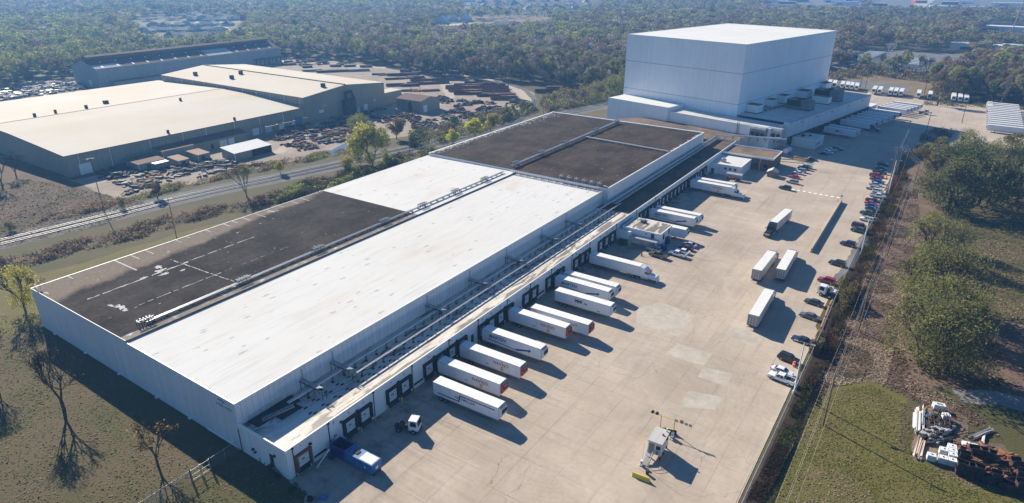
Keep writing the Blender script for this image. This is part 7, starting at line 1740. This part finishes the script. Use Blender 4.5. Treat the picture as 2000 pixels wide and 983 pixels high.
BR = [(0.22,0.16,0.10),(0.26,0.195,0.12),(0.17,0.125,0.08),(0.19,0.165,0.08)]
brush('brush', 'brown brush and weeds along the railway on the cold store side', [(-20,524),(0,508),(150,472),(300,432),(345,416),(470,396),(560,370),(640,348),(680,345),(640,366),(560,392),(480,408),(360,436),(280,462),(120,500),(-10,538)], 11000, 1.4, .55, BR, 1)
brush('brush', 'green brush between the tracks and the upper roofs', [(520,385),(600,358),(690,335),(800,300),(860,290),(830,303),(740,335),(640,372),(540,400)], 12000, 2.4, .6, [DKOL,OLIVE,(0.06,0.07,0.03),BROWN], 2)
brush('brush', 'brown weeds along the steel works side of the railway', [(100,418),(220,392),(330,362),(420,346),(490,327),(540,316),(640,297),(690,287),(690,297),(560,325),(430,351),(330,376),(200,410),(60,440)], 8000, 1.3, .55, BR+[OLIVE], 3)
brush('brush', 'dark green scrub between pipe yard and tracks right of the brown tree', [(800,262),(870,245),(960,222),(1035,205),(1050,215),(1010,232),(960,250),(900,268),(840,285),(800,290)], 12000, 3.0, .8, [DKOL,PINE,OLIVE,BROWN], 4)
brush('brush', 'scrub and low trees between the spur and the main line', [(1052,205),(1085,185),(1180,172),(1192,195),(1120,210),(1070,222)], 9000, 5.0, 1.0, [OLIVE,DKOL,TAN,BROWN], 5)
brush('brush', 'brown bushes in the ditch between fence and power poles', [(1530,840),(1560,775),(1600,690),(1640,590),(1690,480),(1740,370),(1765,330),(1775,360),(1740,450),(1705,530),(1665,620),(1625,700),(1590,760),(1550,850)], 22000, 1.5, .38, [(0.10,0.055,0.035),BROWN,(0.075,0.055,0.035),(0.09,0.08,0.03)], 6)
brush('brush', 'tall pale shrub hanging over the fence by the wet patch', [(1633,580),(1650,545),(1675,560),(1668,600),(1640,620)], 4200, 4.2, .4, [TAN,(0.15,0.13,0.06),OLIVE], 7)
brush('brush', 'green yellow shrub at the fence beside the dark sedan', [(1578,690),(1600,650),(1615,665),(1598,700)], 2600, 3.2, .36, [(0.19,0.18,0.05),OLIVE,TAN], 8)
brush('brush', 'low weeds on the ditch bank along the near fence', [(1450,983),(1500,900),(1545,800),(1575,770),(1560,850),(1520,930),(1490,983)], 9000, .6, .3, [DKOL,OLIVE,BROWN], 9)
brush('brush', 'brown undergrowth beneath the olive tree group', [(1745,640),(1790,480),(1870,500),(1920,640),(1960,760),(1900,760),(1800,730)], 5000, .9, .45, [BROWN,DKOL,(0.12,0.09,0.05)], 10)
brush('brush', 'brown undergrowth at the edge of the far lot', [(1610,150),(1700,128),(1830,150),(1830,165),(1700,148),(1615,160)], 6000, 4.5, 1.3, [GREYB,BROWN,DKOL], 11)
brush('brush', 'low shrubs at the lot corner below the dark light pole', [(1800,262),(1840,250),(1870,258),(1850,275),(1790,285)], 2600, 1.8, .5, [BROWN,TAN,DKOL], 12)
brush('brush', 'rough grass along the far lot edge under the right hand woods', [(1800,205),(1930,212),(1998,215),(1998,196),(1830,188)], 5000, 1.6, .7, [BROWN,DKOL,OLIVE], 13)

brush('brush', 'scrub in front of the distant estate behind the rusty hall', [(262,84),(330,80),(470,66),(500,76),(480,92),(330,104),(262,90)], 7000, 7, 1.9, [GREYB,DKOL,OLIVE,BROWN], 14)
brush('brush', 'scrub in front of the meadow in the far woods', [(842,62),(1000,56),(1080,48),(1080,58),(1000,70),(845,76)], 5000, 7, 2.2, [GREYB,TAN,OLIVE,BROWN], 15)
brush('brush', 'scrub around the far suburb and shopping strip', [(895,34),(900,10),(1180,10),(1170,34)], 3000, 8, 3.5, [DKOL,OLIVE,GREYB], 16)
brush('brush', 'scrub in front of the far shopping strip', [(1488,28),(1500,16),(1690,18),(2015,18),(2015,30),(1690,30)], 4000, 7, 3.2, [DKOL,BROWN,GREYB], 17)
# tufts, litter and mown streaks on the grass
TU = [(0.17,0.13,0.07),(0.115,0.12,0.036),(0.19,0.15,0.09),(0.13,0.12,0.045)]
brush('lawn_tufts', 'short uneven grass and leaf litter on the front lawn', [(-30,620),(70,610),(90,650),(300,800),(470,900),(560,960),(620,1000),(-40,1000)], 7000, .05, .34, TU, 31, True)
brush('lawn_tufts', 'short uneven grass on the lawn around the nearest power pole', [(1470,1000),(1560,840),(1600,770),(1700,750),(1790,800),(1780,900),(1990,960),(2010,1000)], 8000, .05, .32, [(0.135,0.125,0.034),(0.16,0.135,0.05),(0.12,0.115,0.03),(0.19,0.15,0.085)], 32, True)
brush('cut_twigs', 'dry cut twigs and stalks lying on the cleared strip beside the poles', [(1590,760),(1640,640),(1700,540),(1760,400),(1790,360),(1800,470),(1750,620),(1780,740),(1900,800),(1960,860),(1800,790),(1700,745)], 20000, .12, .42, [(0.22,0.155,0.11),(0.14,0.092,0.066),(0.28,0.21,0.15),(0.10,0.075,0.05)], 33, True)
brush('field_tufts', 'rough grass of the mown field behind the olive trees', [(1880,450),(2010,420),(2010,640),(1960,620)], 7000, .06, .5, [(0.15,0.125,0.05),(0.11,0.105,0.04),(0.19,0.15,0.08)], 34, True)
brush('field_tufts', 'rough brown grass of the field below the cream hall', [(-20,360),(60,350),(160,370),(300,400),(200,440),(-20,490)], 8000, .1, .6, [(0.24,0.175,0.105),(0.17,0.13,0.08),(0.15,0.145,0.06)], 35, True)

# ---------------------------------------------------------------- the woods
def pip(pts):
    px_ = [p[0] for p in pts]; py_ = [p[1] for p in pts]
    def f(X, Y):
        ins = np.zeros(len(X),bool); j = len(pts)-1
        for i in range(len(pts)):
            ins ^= ((py_[i] > Y) != (py_[j] > Y)) & (X < (px_[j]-px_[i])*(Y-py_[i])/(py_[j]-py_[i]+1e-9)+px_[i]); j = i
        return ins
    return f
CLEAR = [pip([(-500,-900),(-492,136),(-512,175),(-505,300),(-482,372),(-419,381),(-385,388),(-272,365),(-204,376),(-157,373),(-116,362),(-104,380),(-95,460),(-70,560),(-16,592),(66,595),(63,495),(100,492),(400,492),(400,-900)]),
         pip([(-18,604),(60,600),(92,640),(86,800),(20,790),(-20,760)]), pip([(56,770),(112,762),(150,780),(160,900),(70,885)])]
for L in ([(258,86),(262,42),(350,40),(365,33),(470,36),(480,62),(478,92),(330,106)],[(880,68),(915,42),(1078,30),(1080,58),(1000,70),(900,74)],[(842,46),(930,40),(934,72),(845,76)],[(895,34),(905,-6),(1185,-6),(1170,34),(1010,34)],[(1488,26),(1495,-8),(1690,-8),(1690,30)],[(1690,30),(1700,-8),(2020,-8),(2020,30),(1800,30)],[(1895,74),(1930,50),(2015,54),(2015,84),(1920,84)]):
    CLEAR.append(pip([(p.x,p.y) for p in (at(a,b) for a,b in L)]))
rs = np.random.RandomState(77)
pts = []
def band(d0, d1, step):
    """jittered grid in rings of distance along the view"""
    out = []
    for yy in np.arange(-700, 2600, step):
        xs = np.arange(-2300, 420, step)
        X = xs+rs.uniform(-.45,.45,len(xs))*step; Y = yy+rs.uniform(-.45,.45,len(xs))*step
        D = np.hypot(X-CAM.x, Y-CAM.y); k = (D >= d0) & (D < d1); X, Y = X[k], Y[k]
        dx, dy, dz = X-CAM.x, Y-CAM.y, 8-CAM.z
        z = dx*FW.x+dy*FW.y+dz*FW.z; u = 1000+FPX*(dx*RT.x+dy*RT.y+dz*RT.z)/z; v = 491.5-FPX*(dx*UP.x+dy*UP.y+dz*UP.z)/z
        k = (z > 50) & (u > -220) & (u < 2220) & (v > -90) & (v < 900); out.append(np.stack([X[k],Y[k],u[k],v[k]],1))
    return np.concatenate(out)
def keep(A):
    k = np.ones(len(A),bool)
    for f in CLEAR: k &= ~f(A[:,0],A[:,1])
    return A[k]
N1, N2, N3 = keep(band(300,720,9.6)), keep(band(720,1150,12.5)), keep(band(1150,2500,19))
# gaps in the woods
def openf(A): 
    s = np.sin(A[:,0]*.021+1.3)*np.sin(A[:,1]*.017+.4)+.6*np.sin(A[:,0]*.049+A[:,1]*.037)
    return A[(rs.rand(len(A)) < .93-.12*(s > .9))]
N1, N2, N3 = openf(N1), openf(N2), openf(N3)
FK = ['f_olive','f_grey','f_dark','f_brown']
def species(x, y, u, v):
    s = math.sin(x*.0125+2)*math.sin(y*.0155+1)+.5*math.sin(x*.041-y*.032)
    q = trs.random()
    if u > 1640: w = (.25,.30,.12,.33) if y > 590 else (.42,.10,.18,.30)
    elif x < -485 and y < 420: w = (.62,.12,.22,.04)
    elif s > .15: w = (.50,.28,.14,.08)
    else: w = (.20,.56,.09,.15)
    for k, ww in zip(FK, w):
        q -= ww
        if q < 0: return k
    return 'f_grey'
order = np.argsort(np.hypot(N1[:,0]-CAM.x, N1[:,1]-CAM.y)); N1 = N1[order]
NEAR, REST = N1[:245], N1[245:]
def where(x, y):
    if x < -480: return 'on the edge of the woods at the far left', 'trees of the left woods'
    if x > 60: return 'in the woods behind the right end of the far trailer row', 'trees of the right woods'
    if y > 560: return 'in the line of trees beyond the dry field', 'trees beyond the dry field'
    return 'on the edge of the woods behind the pipe yard', 'trees at the edge of the woods'
KN = dict(f_olive='olive green tree ', f_grey='bare grey brown tree ', f_dark='dark green tree ', f_brown='brown leaved tree ')
for x, y, u, v in NEAR:
    k = species(x, y, u, v); w, g_ = where(x, y)
    tree(k, x, y, TH[k]*trs.uniform(.72,1.15)*(.8 if y > 480 and x < 62 else 1), KN[k]+w, g_+', '+KN[k].strip(), trs.uniform(.9,1.15))
tree_px('pale_bare', 1735, 112, 15, 'white barked bare tree above the distant trailers'); tree_px('f_brown', 1830, 207, 17, 'single broad brown tree at the left front of the right woods', None, 1.3)
for k, (px, py, h) in enumerate(((1655,138,13),(1668,138,15),(1715,140,16),(1745,144,17),(1760,140,15),(1795,146,17),(1808,150,16),(1640,136,14))): tree_px('bare', px, py, h, f'bare tree at the edge of the dry field, {ORD[k]} counted along the row', 'bare trees along the dry field', .85)
# the far wood reads as one mass
def crown_template(seed, n, leaf):
    q = np.random.RandomState(seed); C = []; Rr = []
    for k in range(6):
        t = q.rand()*6.28; f = math.sqrt(q.rand()); z = q.uniform(-.8,1); C.append((math.cos(t)*f*3.3,math.sin(t)*f*3.3,9.5+z*4.2)); Rr.append(q.uniform(1.6,2.7))
    V, T = leaf_cloud(q, np.array(C), np.array(Rr), n, leaf, [(1,1,1)], .95, .62); return V, T
COLS = dict(f_olive=np.array(OLIVE)*1.0, f_grey=np.array(GREYB)*1.1, f_dark=np.array(DKOL)*1.05, f_brown=np.array(BROWN)*1.2)
VV, TT = [], []
for A, n, leaf, tmpl, wide in ((REST,760,1.0,10,1.5),(N2,360,1.45,8,1.8),(N3,110,2.7,6,2.4)):
    TPS = [crown_template(200+i, n, leaf/wide**.5) for i in range(tmpl)]
    for x, y, u, v in A:
        V, T = TPS[trs.randrange(tmpl)]; k = species(x, y, u, v); a = trs.uniform(0,6.28); c, s = math.cos(a), math.sin(a); w = wide*trs.uniform(.6,1.3); h = trs.uniform(.85,1.35)
        Rm = np.array([[c*w,s*w,0],[-s*w,c*w,0],[0,0,h]]); VV.append((V@Rm+np.array([x,y,0])).astype(np.float32)); TT.append((T*COLS[k]*trs.uniform(.95,1.4)).astype(np.float32))
WV, WT_ = np.concatenate(VV), np.concatenate(TT)
print('woods', len(N1), len(N2), len(N3), 'quads', len(WV))
o = link('far_woods', quads_mesh('far_woods', WV, WT_, MAT['foliage'])); tag(o, 'autumn woods stretching to the horizon behind the works', 'woods', None, 'stuff')
# ================================================================ houses and sheds far away
HM = [plain('shingle_grey',(0.12,0.125,0.135),.9,var=.2), plain('shingle_brown',(0.15,0.125,0.11),.9,var=.2), plain('shingle_pale',(0.26,0.26,0.26),.9,var=.2), plain('roof_pale_metal',(0.6,0.62,0.64),.5,var=.1)]
HW = [plain('brick_house_wall',(0.25,0.17,0.13),.9), plain('pale_house_wall',(0.5,0.48,0.44),.9)]
def house(px, py, L, W, rz, rm, wm, lab, group='distant houses', h=3.0, pitch=2.8, hip=True, name='house', p=None):
    p = p or at(px, py); t = thing(name, lab, 'house' if name == 'house' else 'building', (p.x,p.y,0), R(rz), group)
    mb = MB(); mb.box(-L/2,L/2,-W/2,W/2,-.2,h); mb.build('wall', wm, t)
    e = .5; hh = L/2-W/2.2 if hip else L/2+e
    mb = MB(); mb.add([(-L/2-e,-W/2-e,h),(L/2+e,-W/2-e,h),(L/2+e,W/2+e,h),(-L/2-e,W/2+e,h),(-hh,0,h+pitch),(hh,0,h+pitch)],[(0,1,5,4),(2,3,4,5),(1,2,5),(3,0,4)]); mb.build('roof', rm, t)
    mb = MB(); mb.box(-L*.3,-L*.12,-W/2-.06,-W/2,1,2.2); mb.build('window', MAT['glass'], t); mb = MB(); mb.box(L*.1,L*.3,-W/2-.06,-W/2,0,2.2); mb.build('garage_door', MAT['door'], t)
q = random.Random(2); i = 0
for row, (a, b, n) in enumerate((((285,52),(455,50),7),((290,62),(440,62),7),((325,72),(428,74),6),((372,42),(465,40),6),((262,57),(300,66),2))):
    for k in range(n):
        f = (k+.5)/n+q.uniform(-.03,.03); px, py = a[0]+(b[0]-a[0])*f, a[1]+(b[1]-a[1])*f+q.uniform(-1,1)
        house(px, py, q.uniform(17,23), q.uniform(11,14), q.choice((0,90))+30+q.uniform(-12,12), HM[q.choice((0,0,1,2))], HW[q.randrange(2)], f'{ORD[k]} house from the left, '+('second','third','nearest','farthest','leftmost')[row]+' row of the distant estate', pitch=q.uniform(3,4.5))
for k, (px, py, L, W, rz) in enumerate(((864,46,22,17,120),(886,42,20,16,125),(910,42,20,16,118))): house(px, py, L, W, rz, HM[3], HW[1], f'large pale roofed building in the clearing of the far woods, {ORD[k]} from the left', 'pale roofed buildings in the clearing', 4, 8, False, 'large_building')
house(985, 53, 40, 18, 20, HM[0], HW[1], 'dark roofed long building at the meadow edge in the far woods', None, 4, 4, True, 'large_building'); house(1005, 54, 26, 14, 35, HM[1], HW[0], 'brown roofed building beside the meadow in the far woods', None, 4, 4, True, 'large_building')
for row in range(3):
    for k in range(9):
        px, py = 915+k*29+q.uniform(-6,6), 20-row*8+q.uniform(-2,2); house(px, py, q.uniform(20,28), q.uniform(12,16), q.uniform(0,180), HM[q.choice((0,0,1,2))], HW[q.randrange(2)], f'{ORD[k]} roof from the left, '+('nearest','middle','farthest')[row]+' row of the far suburb', 'roofs of the far suburb', pitch=4.5)
def store(px, py, L, W, H, rz, wm, rm, lab, name='store_building', p=None):
    p = p or at(px, py); t = thing(name, lab, 'building', (p.x,p.y,0), R(rz), 'far flat roofed buildings')
    mb = MB(); mb.box(-L/2,L/2,-W/2,W/2,-.2,H); mb.build('wall', MAT[wm], t); mb = MB(); mb.box(-L/2-.3,L/2+.3,-W/2-.3,W/2+.3,H,H+.4); mb.build('roof', MAT[rm], t)
    mb = MB(); mb.box(-L*.3,-L*.05,-W/2-.1,-W/2,0,H*.5); mb.build('entrance', MAT['glass'], t)
for a in ((1510,6,50,30,8,5,'trim','white_sheet','pale store at the left of the far shopping strip'),(1537,8,40,20,6,8,'grey','grey_roof','grey store left of centre in the far shopping strip'),(1560,4,45,25,7,0,'grey','grey_roof','grey store behind the others in the far shopping strip'),(1625,5,40,25,9,0,'trim','white_sheet','white store left of the large pale one in the far shopping strip'),(1650,10,55,30,8,2,'trim','galv','large pale store at the middle of the far shopping strip'),(1668,4,60,30,12,0,'trim','galv','tall pale store at the middle of the far shopping strip'),(1718,12,30,18,6,10,'dark','grey_roof','dark store right of the large pale one'),(1795,6,30,20,6,30,'red','grey_roof','red fronted store at the far road'),(1845,17,60,18,5,8,'trim','white_sheet','low white long store beyond the far road'),(1855,9,35,20,6,5,'dark','grey_roof','dark store beyond the far road'),(1888,8,30,20,6,0,'trim','galv','pale store right of the dark one beyond the far road'),(1920,19,50,14,5,-4,'grey','white_sheet','low long building above the pale mast'),(1975,12,80,20,7,-3,'trim','white_sheet','long white building at the top right')): store(*a)
store(0,0,48,14,6.5,-8,'trailer','white_sheet','white sided long warehouse at the right beyond the woods, left one',p=Vector((91,850,0))); store(0,0,44,14,6.0,-8,'trim','grey_roof','long pale warehouse at the right frame edge beyond the woods',p=Vector((136,866,0))); store(1958,60,80,22,6,-6,'trim','white_sheet','white long warehouse near the foot of the pale mast')
t = thing('radio_mast', 'tall thin pale mast rising at the top right above the woods', 'mast', (at(1972,72).x,at(1972,72).y,0))
mb = MB(); mb.tube((0,0,0),(6,0,75),.55,.35,n=8); mb.build('mast', MAT['steel_pale'], t)
# ================================================================ air
hz = MB(); hz.box(-3150,3150,-850,4050,-1.03,88)
ho = hz.build('haze', [])
hm = bpy.data.materials.new('haze_air'); hm.use_nodes = True
nt = hm.node_tree; nt.nodes.remove(nt.nodes['Principled BSDF'])
vol = nt.nodes.new('ShaderNodeVolumePrincipled')
vol.inputs['Color'].default_value = (0.22, 0.52, 1.0, 1)
vol.inputs['Density'].default_value = 0.00025
vol.inputs['Anisotropy'].default_value = 0.25
nt.links.new(vol.outputs[0], nt.nodes['Material Output'].inputs['Volume'])
ho.data.materials.clear(); ho.data.materials.append(hm); ho['kind'] = 'stuff'
